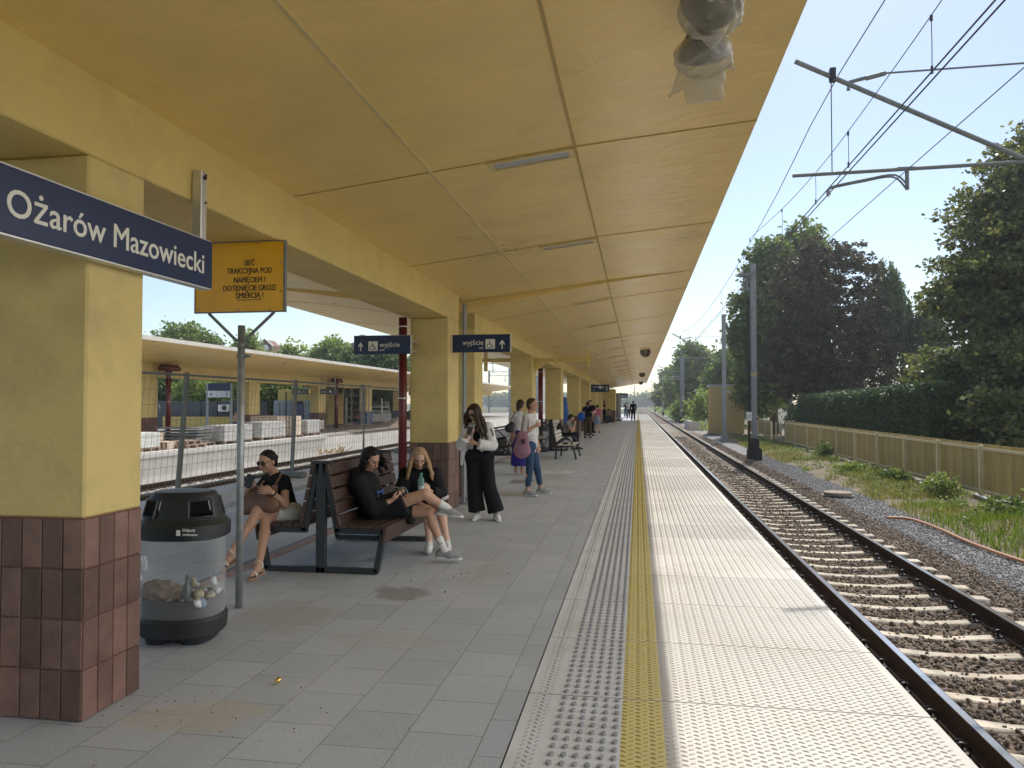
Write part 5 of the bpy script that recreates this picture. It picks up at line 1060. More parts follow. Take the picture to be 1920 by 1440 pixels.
arrow(root, -3.845, 10.299, 2.29, .13); pictogram(root, -3.73, 10.2995, 2.29, .135); text_mesh('lettering', 'wyjście', .094, MT['offwhite'], root, (-3.565, 10.298, 2.345), (1, 0, 0), (0, 0, 1), sx=.98, fat=.0004, spacing=1.05); text_mesh('lettering', 'exit', .045, MT['offwhite'], root, (-3.565, 10.298, 2.29), (1, 0, 0), (0, 0, 1))
g = MB(); g.box(-3.16, -3.13, 10.36, 10.72, 2.42, 2.45); g.box(-3.16, -3.13, 10.36, 10.72, 2.28, 2.31); g.build('arm', MT['alu'], root)
root = thing('exit_sign', 'navy exit sign right of the pillar, its arrow on the right', 'sign', (-2.24, 10.9, 2.29))
MB().box(-2.664, -1.815, 10.90, 10.96, 2.298, 2.555, .002).build('panel', MT['navy'], root); g = MB(); g.box(-2.679, -2.664, 10.895, 10.965, 2.29, 2.555); g.box(-1.815, -1.806, 10.895, 10.965, 2.294, 2.559); g.build('aluminium_edge', MT['alu'], root)
arrow(root, -1.93, 10.899, 2.345, .135); pictogram(root, -2.175, 10.8995, 2.345, .14); text_mesh('lettering', 'wyjście', .099, MT['offwhite'], root, (-2.205, 10.898, 2.405), (1, 0, 0), (0, 0, 1), 'RIGHT', sx=.98, fat=.0004, spacing=1.05); text_mesh('lettering', 'exit', .046, MT['offwhite'], root, (-2.205, 10.898, 2.345), (1, 0, 0), (0, 0, 1), 'RIGHT')
root = thing('platform_sign', 'small navy exit sign marked 2, hanging far down the platform', 'sign', (-1.74, 36, 2.1)); MB().box(-2.16, -1.32, 36, 36.06, 2.10, 2.44, .002).build('panel', MT['navy'], root)
text_mesh('lettering', 'wyjście', .10, MT['offwhite'], root, (-2.08, 35.995, 2.30), (1, 0, 0), (0, 0, 1)); text_mesh('lettering', 'exit', .07, MT['offwhite'], root, (-2.08, 35.995, 2.17), (1, 0, 0), (0, 0, 1)); text_mesh('numeral', '2', .26, MT['offwhite'], root, (-1.50, 35.995, 2.17), (1, 0, 0), (0, 0, 1))
MB().box(-1.78, -1.66, 35.99, 35.999, 2.25, 2.37).build('symbol_square', MT['offwhite'], root); arrow(root, -1.59, 35.998, 2.24, .13); g = MB(); g.box(-1.36, -1.33, 36.01, 36.05, 2.44, 3.45); g.box(-2.14, -2.11, 36.01, 36.05, 2.44, 3.3); g.build('hanger', MT['alu'], root)
root = thing('station_sign', 'distant navy station name sign near the far end of the canopy', 'sign', (-2.2, 74, 2.2)); MB().box(-3.0, -1.0, 79, 79.08, 2.15, 2.62).build('panel', MT['navy'], root); text_mesh('lettering', 'Mazowiecki', .34, MT['offwhite'], root, (-1.1, 78.99, 2.27), (1, 0, 0), (0, 0, 1), 'RIGHT')
g = MB(); g.box(-2.95, -2.87, 79, 79.08, 0, 2.15); g.box(-1.13, -1.05, 79, 79.08, 0, 2.15); g.build('legs', MT['galv'], root)
# steel bracket at the banded pillar
root = thing('steel_bracket', 'yellow painted steel bracket arm reaching right from the banded pillar', 'bracket', (-2.1, 19.9, 2.4))
g = MB(); g.box(-2.68, -1.15, 19.87, 19.93, 2.65, 2.74); g.box(-2.68, -1.1, 19.83, 19.97, 2.735, 2.745); g.box(-2.68, -1.15, 19.83, 19.97, 2.645, 2.655); g.build('arm', MT['beam'], root)
g = MB(); g.prism([(-2.665, 2.38), (-2.665, 2.645), (-2.32, 2.645), (-2.42, 2.56), (-2.55, 2.46)], 19.88, 19.92); g.build('gusset', MT['beam'], root)
for x in (-2.12, -1.25): g = MB(); g.box(x - .035, x + .035, 19.82, 19.85, 2.50, 2.95); g.box(x - .012, x + .012, 19.85, 19.9, 2.5, 2.95); g.build('post', MT['beam'], root)
root = thing('steel_bracket', 'yellow painted steel bracket arm reaching left of the banded pillar', 'bracket', (-3.9, 19.9, 2.4))
g = MB(); g.box(-4.9, -3.26, 19.87, 19.93, 2.65, 2.74); g.box(-4.95, -3.26, 19.83, 19.97, 2.735, 2.745); g.build('arm', MT['beam'], root)
for x in (-3.95, -4.7): g = MB(); g.box(x - .05, x + .05, 19.82, 19.85, 2.40, 2.95); g.build('post', MT['beam'], root)
# --- loudspeakers, the near pair wrapped in plastic
MT['horn'] = M('grey_loudspeaker', (.17, .165, .16), .6, var=.1)
MT['film'] = clear_mat('cloudy_plastic_film', (.55, .52, .46), .26, .18)
def horn(root, c, d, r=.15, l=.26):
    q_ = Vector(d).to_track_quat('Z', 'Y').to_matrix().to_4x4(); g = MB(); g.X = Matrix.Translation(c) @ q_
    g.lathe([(r * .25, -l), (r * .42, -l * .95), (r * .5, -l * .6), (r * .75, -l * .3), (r, 0), (r * 1.04, .008), (r * .97, .01), (r * .7, -l * .22), (r * .3, -l * .4), (.003, -l * .42)], (0, 0, 0), 28, caps=False); b = g.build('horn', MT['horn'], root, True)
    g = MB(); g.X = Matrix.Translation(c) @ q_; g.lathe([(.001, -.005), (r * .14, -.01), (r * .16, -.03), (.001, -.09)], (0, 0, 0), 16, caps=False); g.build('driver_cap', MT['offwhite'], b, True)
# --- signed distance meshing (used for wrapped, soft and living shapes)
def sdf_mesh(prims, vox, noise=None, pad=None):
    pad = pad or 3 * vox; lo_ = np.full(3, 1e9); hi_ = -lo_
    for p in prims:
        if p.get('sub'): continue
        l, h = p['bb']; lo_ = np.minimum(lo_, l); hi_ = np.maximum(hi_, h)
    lo_ -= pad + vox; hi_ += pad + vox; n = np.ceil((hi_ - lo_) / vox).astype(int) + 1
    f = np.full(n, 1.0, np.float32); dm = np.full(n, 9.0, np.float32); lab = np.zeros(n, np.int8)
    ax = [lo_[i] + vox * np.arange(n[i]) for i in range(3)]
    for p in prims:
        k = p.get('k', .02); e = k + 2.5 * vox; l, h = p['bb']
        i0 = np.maximum(0, ((l - e - lo_) / vox).astype(int)); i1 = np.minimum(n, np.ceil((h + e - lo_) / vox).astype(int) + 1)
        if (i1 <= i0).any(): continue
        sl = tuple(slice(a, b) for a, b in zip(i0, i1)); X_, Y_, Z_ = np.meshgrid(ax[0][i0[0]:i1[0]], ax[1][i0[1]:i1[1]], ax[2][i0[2]:i1[2]], indexing='ij')
        d = p['fn'](X_, Y_, Z_).astype(np.float32)
        for (pt, nm) in p.get('clip', ()): d = np.maximum(d, (X_ - pt[0]) * nm[0] + (Y_ - pt[1]) * nm[1] + (Z_ - pt[2]) * nm[2])
        F0 = f[sl]
        if p.get('sub'): f[sl] = np.maximum(F0, -d); continue
        h_ = np.clip(.5 + .5 * (F0 - d) / k, 0, 1); f[sl] = F0 * (1 - h_) + d * h_ - k * h_ * (1 - h_)
        m = d < dm[sl]; dm[sl] = np.where(m, d, dm[sl]); lab[sl] = np.where(m, p.get('lab', 0), lab[sl])
    if noise is not None:
        X_, Y_, Z_ = np.meshgrid(*ax, indexing='ij'); f = f + noise(X_, Y_, Z_).astype(np.float32)
    # surface nets
    s = f < 0; c = np.zeros(np.array(n) - 1, np.int8)
    for i in (0, 1):
        for j in (0, 1):
            for k in (0, 1): c += s[i:n[0] - 1 + i, j:n[1] - 1 + j, k:n[2] - 1 + k]
    act = (c > 0) & (c < 8); idx = np.full(act.shape, -1, np.int64); A = np.argwhere(act); idx[act] = np.arange(len(A))
    P = np.zeros((len(A), 3)); W = np.zeros(len(A))
    cor = [(i, j, k) for i in (0, 1) for j in (0, 1) for k in (0, 1)]
    fv = {q_: f[A[:, 0] + q_[0], A[:, 1] + q_[1], A[:, 2] + q_[2]] for q_ in cor}
    for a in cor:
        for axx in range(3):
            if a[axx] == 0:
                b = list(a); b[axx] = 1; b = tuple(b); fa, fb = fv[a], fv[b]; m = (fa < 0) != (fb < 0); t = np.where(m, fa / np.where(fa - fb == 0, 1, fa - fb), 0)
                pt = np.array(a, float)[None] + np.zeros((len(A), 1)); pt[:, axx] = t; P += pt * m[:, None]; W += m
    P = (A + P / W[:, None]) * vox + lo_
    L_ = lab[A[:, 0], A[:, 1], A[:, 2]]; quads = []
    for axx in range(3):
        o1, o2 = [(1, 2), (2, 0), (0, 1)][axx]
        sa = np.take(s, range(0, n[axx] - 1), axx); sb = np.take(s, range(1, n[axx]), axx); E_ = np.argwhere(sa != sb); sg = sa[tuple(E_.T)]
        ok = (E_[:, o1] > 0) & (E_[:, o2] > 0) & (E_[:, o1] < n[o1] - 1) & (E_[:, o2] < n[o2] - 1); E_ = E_[ok]; sg = sg[ok]
        def at(d1, d2): Q = E_.copy(); Q[:, o1] -= d1; Q[:, o2] -= d2; return idx[tuple(Q.T)]
        q_ = np.stack([at(0, 0), at(1, 0), at(1, 1), at(0, 1)], 1); q_[~sg] = q_[~sg][:, ::-1]; quads.append(q_)
    Q = np.concatenate(quads)[:, ::-1]; Q = Q[(Q >= 0).all(1)]
    return P, Q, L_
def cap(a, b, ra, rb=None, k=.02, lab=0, flat=None, fs=1.0, clip=(), sub=False):
    a = np.array(a, float); b = np.array(b, float); rb = ra if rb is None else rb; m = max(ra, rb) * max(1.0, 1 / fs if fs else 1)
    ba = b - a; L2 = max(ba @ ba, 1e-9); fl = None if flat is None else np.array(flat, float) / np.linalg.norm(flat)
    def fn(X, Y, Z):
        px, py, pz = X - a[0], Y - a[1], Z - a[2]; t = np.clip((px * ba[0] + py * ba[1] + pz * ba[2]) / L2, 0, 1)
        dx, dy, dz = px - t * ba[0], py - t * ba[1], pz - t * ba[2]
        if fl is not None:
            q = dx * fl[0] + dy * fl[1] + dz * fl[2]; s_ = (fs - 1) * q; dx, dy, dz = dx + fl[0] * s_, dy + fl[1] * s_, dz + fl[2] * s_
        return np.sqrt(dx * dx + dy * dy + dz * dz) - (ra + (rb - ra) * t)
    return dict(fn=fn, bb=(np.minimum(a, b) - m, np.maximum(a, b) + m), k=k, lab=lab, clip=clip, sub=sub)
def ell(c, r, Rm=None, k=.02, lab=0, clip=(), sub=False):
    c = np.array(c, float); r = np.array(r, float); Q = np.eye(3) if Rm is None else np.array(Rm, float); m = np.abs(Q.T) @ r if Rm is not None else r
    def fn(X, Y, Z):
        p = [X - c[0], Y - c[1], Z - c[2]]; q = [(Q[i][0] * p[0] + Q[i][1] * p[1] + Q[i][2] * p[2]) for i in range(3)]
        k0 = np.sqrt(sum((q[i] / r[i]) ** 2 for i in range(3))); k1 = np.sqrt(sum((q[i] / r[i] ** 2) ** 2 for i in range(3))) + 1e-9
        return k0 * (k0 - 1) / k1
    return dict(fn=fn, bb=(c - m, c + m), k=k, lab=lab, clip=clip, sub=sub)
def fold(amp, f=(30, 30, 18), seed=0):
    q = np.random.default_rng(seed); ph = q.uniform(0, 6.28, 9)
    def fn(X, Y, Z):
        a = np.sin(X * f[0] + ph[0] + 2 * np.sin(Z * f[2] * .6 + ph[1])) * np.sin(Y * f[1] + ph[2] + 1.5 * np.sin(Z * f[2] * .8 + ph[3]))
        b = np.sin(Z * f[2] * 1.7 + ph[4] + 2 * np.sin(X * f[0] * .5 + Y * f[1] * .4 + ph[5]))
        return amp * (.6 * a + .6 * b)
    return fn
def soft(name, prims, vox, mats, parent, noise=None, smooth=True):
    P, Q, L_ = sdf_mesh(prims, vox, noise)
    if not isinstance(mats, (list, tuple)): return mkmesh(name, P, Q.astype(np.int32), mats, None, smooth, parent)
    return mkmesh(name, P, Q.astype(np.int32), mats, L_[Q[:, 0]], smooth, parent)
root = thing('wrapped_loudspeaker', 'pair of grey loudspeakers wrapped in cloudy plastic bags, hung from the canopy', 'loudspeaker', (.34, 3.75, 3.54))
horn(root, (.34, 3.55, 3.40), (0, -.88, -.46), .135, .22); horn(root, (.33, 3.92, 3.31), (.08, .72, -.7), .125, .22)
g = MB(); g.tube([(.34, 3.75, 3.55), (.34, 3.75, 3.32)], .022, 8); g.box(.28, .40, 3.69, 3.81, 3.525, 3.556); g.tube([(.34, 3.62, 3.34), (.34, 3.86, 3.34)], .02, 8); g.build('bracket', MT['horn'], root)
soft('plastic_bag', [ell((.34, 3.60, 3.37), (.150, .15, .135)), cap((.34, 3.55, 3.33), (.335, 3.52, 3.135), .118, .006, .03, flat=(0, 1, 0), fs=2.2), cap((.42, 3.6, 3.36), (.475, 3.62, 3.30), .05, .008, .03, flat=(0, 1, 0), fs=2)], .006, MT['film'], root, fold(.0045, (75, 75, 55), 3))
soft('plastic_bag', [ell((.33, 3.90, 3.29), (.145, .13, .10)), cap((.33, 3.93, 3.22), (.345, 3.95, 3.05), .115, .085, .03, flat=(0, 1, 0), fs=5, clip=[((0, 0, 3.075), (0, 0, -1))]), cap((.27, 3.93, 3.22), (.165, 3.95, 3.12), .055, .008, .04, flat=(0, 1, 0), fs=4), cap((.42, 3.9, 3.27), (.475, 3.92, 3.22), .04, .010, .03, flat=(0, 1, 0), fs=3)], .006, MT['film'], root, fold(.005, (65, 65, 50), 8))
for i, y in enumerate((28.4, 50, 69.5)):
    root = thing('loudspeaker', ['round loudspeaker under the canopy edge, second from the camera', 'round loudspeaker under the canopy edge, third from the camera', 'round loudspeaker under the canopy edge, farthest from the camera'][i], 'loudspeaker', (.28, y, 3.5)); horn(root, (.28, y, 3.44), (0, -1, -.1), .19, .26); MB().box(.24, .32, y + .1, y + .2, 3.44, 3.56).build('bracket', MT['horn'], root)
# --- litter bins
MT['liner'] = M('grey_bin_liner', (.07, .075, .08), .6, var=.1)
MT['binclear'] = clear_mat('clear_bin_plastic', (.66, .68, .68), .05, .04, .26)
def sup(a, rx, ry, e=2.6):
    rx *= .885; c_, s_ = math.cos(a), math.sin(a)
    return (rx * abs(c_) ** (2 / e) * (1 if c_ >= 0 else -1), ry * abs(s_) ** (2 / e) * (1 if s_ >= 0 else -1))
def ring_mesh(g, rings, c, rz, n=48, skip=None, caps=(False, False)):
    """rings: (rx, ry, z); superellipse rings round c"""
    vs = []; fs = []
    for rx, ry, z in rings:
        for k in range(n):
            x, y = sup(2 * math.pi * k / n, rx, ry); vs.append((c[0] + x * math.cos(rz) - y * math.sin(rz), c[1] + x * math.sin(rz) + y * math.cos(rz), z))
    for i in range(len(rings) - 1):
        for k in range(n):
            if skip and skip(i, k): continue
            fs.append((i * n + k, i * n + (k + 1) % n, (i + 1) * n + (k + 1) % n, (i + 1) * n + k))
    if caps[0]: fs.append(tuple(range(n))[::-1])
    if caps[1]: fs.append(tuple((len(rings) - 1) * n + k for k in range(n)))
    g.add(vs, fs)
def litter_bin(label, c, rz, full=True):
    root = thing('litter_bin', label, 'litter bin', (c[0], c[1], 0))
    g = MB(); ring_mesh(g, [(.285, .215, .045), (.300, .230, .06), (.308, .236, .15), (.296, .226, .165), (.280, .212, .17)], c, rz, caps=(True, False)); 
    for s in (-1, 1):
        cx, cy = c[0] + s * .115 * math.cos(rz), c[1] + s * .13 * math.sin(rz); ring_mesh(g, [(.105, .17, 0), (.115, .18, .05)], (cx, cy), rz, 24, caps=(True, False))
    autosmooth(g.build('base', MT['plastic'], root), 30)
    g2 = MB(); ring_mesh(g2, [(.279, .211, .165), (.279, .211, .28), (.268, .2, .285), (.266, .2, .17)], c, rz); g2.build('liner', MT['liner'], root, True)
    g = MB(); ring_mesh(g, [(.287, .219, .16), (.287, .219, .70)], c, rz); g.build('clear_body', MT['binclear'], root, True)
    # hood with four openings
    rings = [(.305, .236, .672), (.318, .25, .68), (.320, .252, .765), (.300, .232, .785), (.278, .21, .80), (.272, .205, .815), (.240, .172, .925), (.225, .158, .955), (.205, .14, .972), (.10, .06, .982)]
    def skip(i, k):
        if i != 5: return False
        a = (360 * k / 48) % 180; return 20 <= a < 68 or 112 <= a < 160
    g = MB(); ring_mesh(g, rings, c, rz, 48, skip, (False, True)); ring_mesh(g, [(.300, .23, .675), (.302, .233, .77), (.265, .198, .80), (.262, .195, .815), (.230, .163, .925), (.2, .13, .962)], c, rz, 48, lambda i, k: (i == 3 and skip(5, k)), (False, True))
    # window rims
    for a0, a1 in ((20, 68), (112, 160), (200, 248), (292, 340)):
        def pt(a, t, o=.004): rx, ry, z = .272 + (.240 - .272) * t, .205 + (.172 - .205) * t, .815 + .11 * t; x, y = sup(R(a), rx + o, ry + o); return (c[0] + x * math.cos(rz) - y * math.sin(rz), c[1] + x * math.sin(rz) + y * math.cos(rz), z)
        loop = [pt(a, 0) for a in np.linspace(a0, a1, 7)] + [pt(a1, t) for t in (.5, 1)] + [pt(a, 1) for a in np.linspace(a1, a0, 7)[1:]] + [pt(a0, .5), pt(a0, 0)]
        g.tube(loop, .009, 6, False)
    lid = autosmooth(g.build('hood', MT['plastic'], root), 35)
    if full:
        fx, fy = c[0] + .17, c[1] - .232
        text_mesh('lettering', 'Odpady', .026, MT['white'], root, (fx - .03, fy - .012, .742), (1, .12, 0), (0, 0, 1)); text_mesh('lettering', 'zmieszane', .024, MT['white'], root, (fx - .03, fy - .012, .715), (1, .12, 0), (0, 0, 1))
        g = MB(); g.box(fx - .07, fx - .045, fy - .016, fy - .012, .715, .75); g.build('bin_symbol', MT['white'], root)
        g = MB()
        for k in range(3):
            a = R(100 + 120 * k); pts_ = [(c[0] - .215 + .05 * math.cos(a + t), c[1] - .178, .50 + .075 * math.sin(a + t)) for t in np.linspace(0, 1.5, 6)]; g.tube(pts_, [.016, .017, .018, .02, .026, .002], 6)
        g.build('recycling_mark', M('white_print', (.62, .66, .68), .5), root)
        # rubbish
        q = np.random.default_rng(5)
        soft('paper_bag', [ell((c[0] - .12, c[1] - .08, .31), (.13, .09, .085)), ell((c[0] - .05, c[1] - .05, .30), (.08, .08, .07))], .01, M('brown_paper', (.22, .17, .13), .85, var=.2, vs=20), root, fold(.009, (70, 70, 60), 2))
        for k in range(26):
            x, y, z = c[0] + q.uniform(-.05, .24), c[1] + q.uniform(-.15, .12), .24 + .05 * q.random() + .14 * max(0, .6 - abs(q.normal() * .6)); cc = [(.6, .62, .64), (.25, .33, .42), (.40, .41, .43), (.36, .33, .22), (.24, .11, .09), (.55, .57, .6)][k % 6]
            v, f_ = icos(); s_ = q.uniform(.02, .045); o = mkmesh('crumpled_litter', v * s_ * q.uniform(.4, 1.5, (12, 3)) + np.array([x, y, z]), f_, M('litter_scrap', cc, .3, var=.3, vs=60), parent=root)
        g = MB(); g.lathe([(.001, 0), (.03, 0), (.034, .01), (.034, .10), (.013, .16), (.011, .20), (.014, .205), (.001, .207)], (c[0] + .10, c[1] - .12, .235), 16); g.build('bottle', M('grey_bottle', (.10, .11, .12), .2), root, True)
    return root
litter_bin('clear sided litter bin with a black hood, beside the nearest pillar', (-2.985, 4.72), R(8))
litter_bin('clear sided litter bin further down, behind the woman in the striped shirt', (-3.1, 24.6), 0, False)
# --- benches
def double_bench(label, x, y0, y1, wood, full=True):
    root = thing('double_bench', label, 'bench', (x, (y0 + y1) / 2, 0))
    for y in (y0, y1):
        g = MB(); t = .028
        for s in (-1, 1):
            for A, B, w_ in (((.022, .0), (.022, 1.02), .046), ((.035, 1.0), (.165, .375), .05), ((.14, .385), (.60, .385), .05), ((.60, .40), (.53, .02), .05), ((.0, .025), (.545, .025), .05)):
                g.bar((x + s * A[0], y, A[1]), (x + s * B[0], y, B[1]), .055, w_, (1, 0, 0) if abs(A[0] - B[0]) < .1 else (0, 0, 1), .003)
            g.box(x + s * .0, x + s * .10, y - .0275, y + .0275, .985, 1.022, .003)
        g.build('end_frame', MT['black_paint'], root)
    for s in (-1, 1):
        for k in range(5):
            z = .475 + k * .118; xb = .155 - (z - .42) * .21 + .035
            g = MB(); g.bar((x + s * xb, y0 - .05, z), (x + s * xb, y1 + .05, z), .032, .104, (-s * .21, 0, 1), .005); g.build('back_slat', wood, root)
        for k in range(4):
            xs2 = .21 + k * .112; g = MB(); g.box(x + s * (xs2 - .051), x + s * (xs2 + .051), y0 - .05, y1 + .05, .412, .442, .005); g.build('seat_slat', wood, root)
        g = MB(); g.bar((x + s * .615, y0 - .05, .36), (x + s * .615, y1 + .05, .36), .028, .15, (s * .15, 0, 1), .005); g.build('front_slat', wood, root)
    return root
double_bench('dark slatted back to back bench nearest the camera, people sitting on both sides', -2.885, 6.74, 8.44, MT['wood'])
double_bench('back to back bench further down with pale slats, behind the armrest bench', -2.84, 25.2, 27.4, MT['slatwhite'])
double_bench('far dark bench with a seated person, beside the man in black', -2.9, 62, 64, MT['wood'])
root = thing('armrest_bench', 'small bench with white slats and curved black armrests', 'bench', (-2.0, 22.1, 0))
for y in (21.35, 22.9):
    g = MB(); arc = [(-2.27, y, 0), (-2.23, y, .40), (-2.16, y, .52), (-2.03, y, .585), (-1.90, y, .57), (-1.82, y, .47), (-1.76, y, .30), (-1.70, y, 0)]
    g.tube(smoothp(arc, 5), .026, 8); g.tube([(-2.27, y, .36), (-1.74, y, .36)], .022, 8); g.tube([(-2.25, y, .36), (-2.34, y, .80)], .022, 8); g.build('side_frame', MT['black_paint'], root, True)
for k in range(5): MB().box(-2.23 + .10 * k, -2.145 + .10 * k, 21.3, 22.95, .385, .41, .004).build('seat_slat', MT['slatwhite'], root)
for k in range(3):
    z = .53 + .105 * k; x = -2.25 - (z - .4) * .2; g = MB(); g.bar((x + .03, 21.3, z), (x + .03, 22.95, z), .025, .09, (-.2, 0, 1), .004); g.build('back_slat', MT['slatwhite'], root)
o = MB().box(-2.10, -1.95, 21.6, 21.9, .411, .45, .01).build('folded_bag', MT['rubber']); tag(o, 'small black bag lying on the white slatted bench', 'bag')
# inspection cover, foil, pebbles, blue wrap, glass shelter, cable tray
root = thing('inspection_cover', 'pale square inspection cover set in the paving right of the armrest bench', 'cover', (-1.8, 17.4, 0)); MB().box(-2.15, -1.45, 17.0, 17.85, -.02, .0025).build('plate', M('pale_cover', (.50, .49, .46), .8, var=.1), root); MB().box(-1.92, -1.70, 17.38, 17.46, .0026, .006).build('handle', MT['dark'], root)
v, f_ = icos(); foil = mkmesh('foil_ball', np.repeat(v, 1, 0) * .02 * rng.uniform(.5, 1.3, (12, 3)) + np.array([-1.97, 4.02, .018]), f_, M('gold_foil', (.75, .50, .14), .22, .9, var=.3, vs=90)); tag(foil, 'crumpled scrap of gold foil on the grey paving', 'litter')
P_ = np.stack([rng.normal(-2.15, .45, 46), rng.normal(3.6, .22, 46), np.full(46, .002)], 1); rocks('grit', P_, rng.uniform(.002, .006, 46), [MT['dirt']])
P_ = np.stack([rng.normal(-1.85, .25, 30), rng.normal(6.9, .3, 30), np.full(30, .002)], 1); rocks('grit', P_, rng.uniform(.002, .007, 30), [MT['rubber']])
soft_blue = soft('blue_sheet', [cap((-3.1, 33.5, .75), (-3.15, 33.5, 1.75), .16, .10, .05, flat=(0, 1, 0), fs=2)], .04, M('blue_sheeting', (.04, .12, .38), .5, var=.2), None, fold(.02, (18, 18, 12), 4)); tag(soft_blue, 'blue sheeting hanging between two pillars down the platform', 'sheet')
root = thing('glass_shelter', 'row of glazed shelter panels on a dark base at the far end of the platform', 'shelter', (-1.9, 74, 0))
for k in range(4):
    MB().box(-3.3 + .05 * k, -1.75, 70.5 + 3 * k, 70.56 + 3 * k, .25, 2.35).build('glass_pane', M('shelter_glass', (.35, .38, .40), .1, .3), root); g = MB(); g.box(-1.80, -1.70, 70.45 + 3 * k, 70.6 + 3 * k, 0, 2.45); g.build('post', MT['galv'], root)
MB().box(-3.9, -1.5, 69.5, 81, 0, .12).build('base', MT['dark'], root)
# small equipment at the foot of the double pillars
root = thing('floor_bracket', 'grey metal foot and cable box at the base of the close pillars', 'bracket', (-2.6, 12.1, 0)); g = MB(); g.box(-2.69, -2.55, 11.7, 12.4, 0, .10, .006); g.box(-2.68, -2.60, 11.95, 12.1, .10, 1.05, .004); g.box(-2.69, -2.58, 12.0, 12.09, .36, .46, .004); g.build('box', MT['galv'], root); MB().box(-2.71, -2.52, 11.6, 12.45, .0005, .02).build('foot_plate', MT['galv'], root)
# ================================================================ PEOPLE
def skinm(name, c): 
    m = M(name, c, .5, var=.06, vs=20, spec=.35); b = m.node_tree.nodes['Principled BSDF']; b.inputs['Subsurface Weight'].default_value = .08; b.inputs['Subsurface Radius'].default_value = (.01, .004, .002); return m
MT['skin'] = skinm('light_tan_skin', (.44, .26, .18)); MT['skin2'] = skinm('fair_skin', (.56, .36, .27)); MT['skin3'] = skinm('tanned_skin', (.36, .20, .13))
def cloth(name, c, rough=.85, var=.12, vs=14, bump=.4): return M(name, c, rough, var=var, vs=vs, bump=bump, bs=160, spec=.2)
MT['black_cloth'] = cloth('black_cloth', (.010, .010, .012)); MT['black_cloth2'] = cloth('soft_black_cloth', (.013, .013, .016)); MT['white_cloth'] = cloth('white_cloth', (.62, .61, .60)); MT['denim'] = cloth('blue_denim', (.035, .07, .13), vs=30, var=.25)
def hairm(name, c, c2=None): return M(name, c, .55, var=.35, vs=10, stretch=(14, 14, 1.1), bump=.8, bs=9, spec=.22)
MT['hair_black'] = hairm('black_hair', (.012, .009, .008)); MT['hair_brown'] = hairm('dark_brown_hair', (.035, .019, .012)); MT['hair_blond'] = hairm('dark_blonde_hair', (.36, .235, .13)); MT['hair_mid'] = hairm('brown_hair', (.06, .035, .02))
MT['shoe_white'] = cloth('white_shoe', (.60, .60, .60), .6); MT['shoe_grey'] = cloth('grey_shoe', (.27, .27, .28), .7); MT['lips'] = M('lips', (.34, .12, .10), .5); MT['eye'] = M('dark_eye', (.02, .015, .012), .2); MT['brow'] = M('dark_eyebrow', (.03, .02, .015), .8)
V3 = lambda a: np.array(a, float)
def unit(v): v = V3(v); return v / np.linalg.norm(v)
def frame(f, up=(0, 0, 1)):
    f = unit(f); r = unit(np.cross(f, up)); u = np.cross(r, f); return r, f, u       # right, forward, up (of the wearer, right = wearer's right)
def head_prims(c, f, up, s, lab=0):
    r, f, u = frame(f, up); Rm = np.stack([r, f, u]); c = V3(c); P = lambda a, b, d: c + (r * a + f * b + u * d) * s
    p = [ell(P(0, -.008, .022), V3((.073, .092, .086)) * s, Rm, .02, lab), ell(P(0, .022, -.040), V3((.056, .062, .068)) * s, Rm, .025, lab), ell(P(0, .055, -.088), V3((.024, .024, .018)) * s, Rm, .02, lab),
         ell(P(0, .072, .018), V3((.045, .02, .018)) * s, Rm, .015, lab)]
    p.append(cap(P(0, .086, .006), P(0, .106, -.030), .008 * s, .0125 * s, .012 * s, lab)); p.append(ell(P(0, .088, -.056), V3((.022, .012, .009)) * s, Rm, .008, lab))
    for sg in (-1, 1):
        p.append(ell(P(sg * .034, .062, -.022), V3((.022, .022, .02)) * s, Rm, .015, lab)); p.append(ell(P(sg * .074, -.006, -.010), V3((.009, .018, .030)) * s, Rm, .006, lab))
        p.append(dict(ell(P(sg * .030, .094, .004), V3((.017, .011, .010)) * s, Rm, .01, lab), sub=True))
    return p
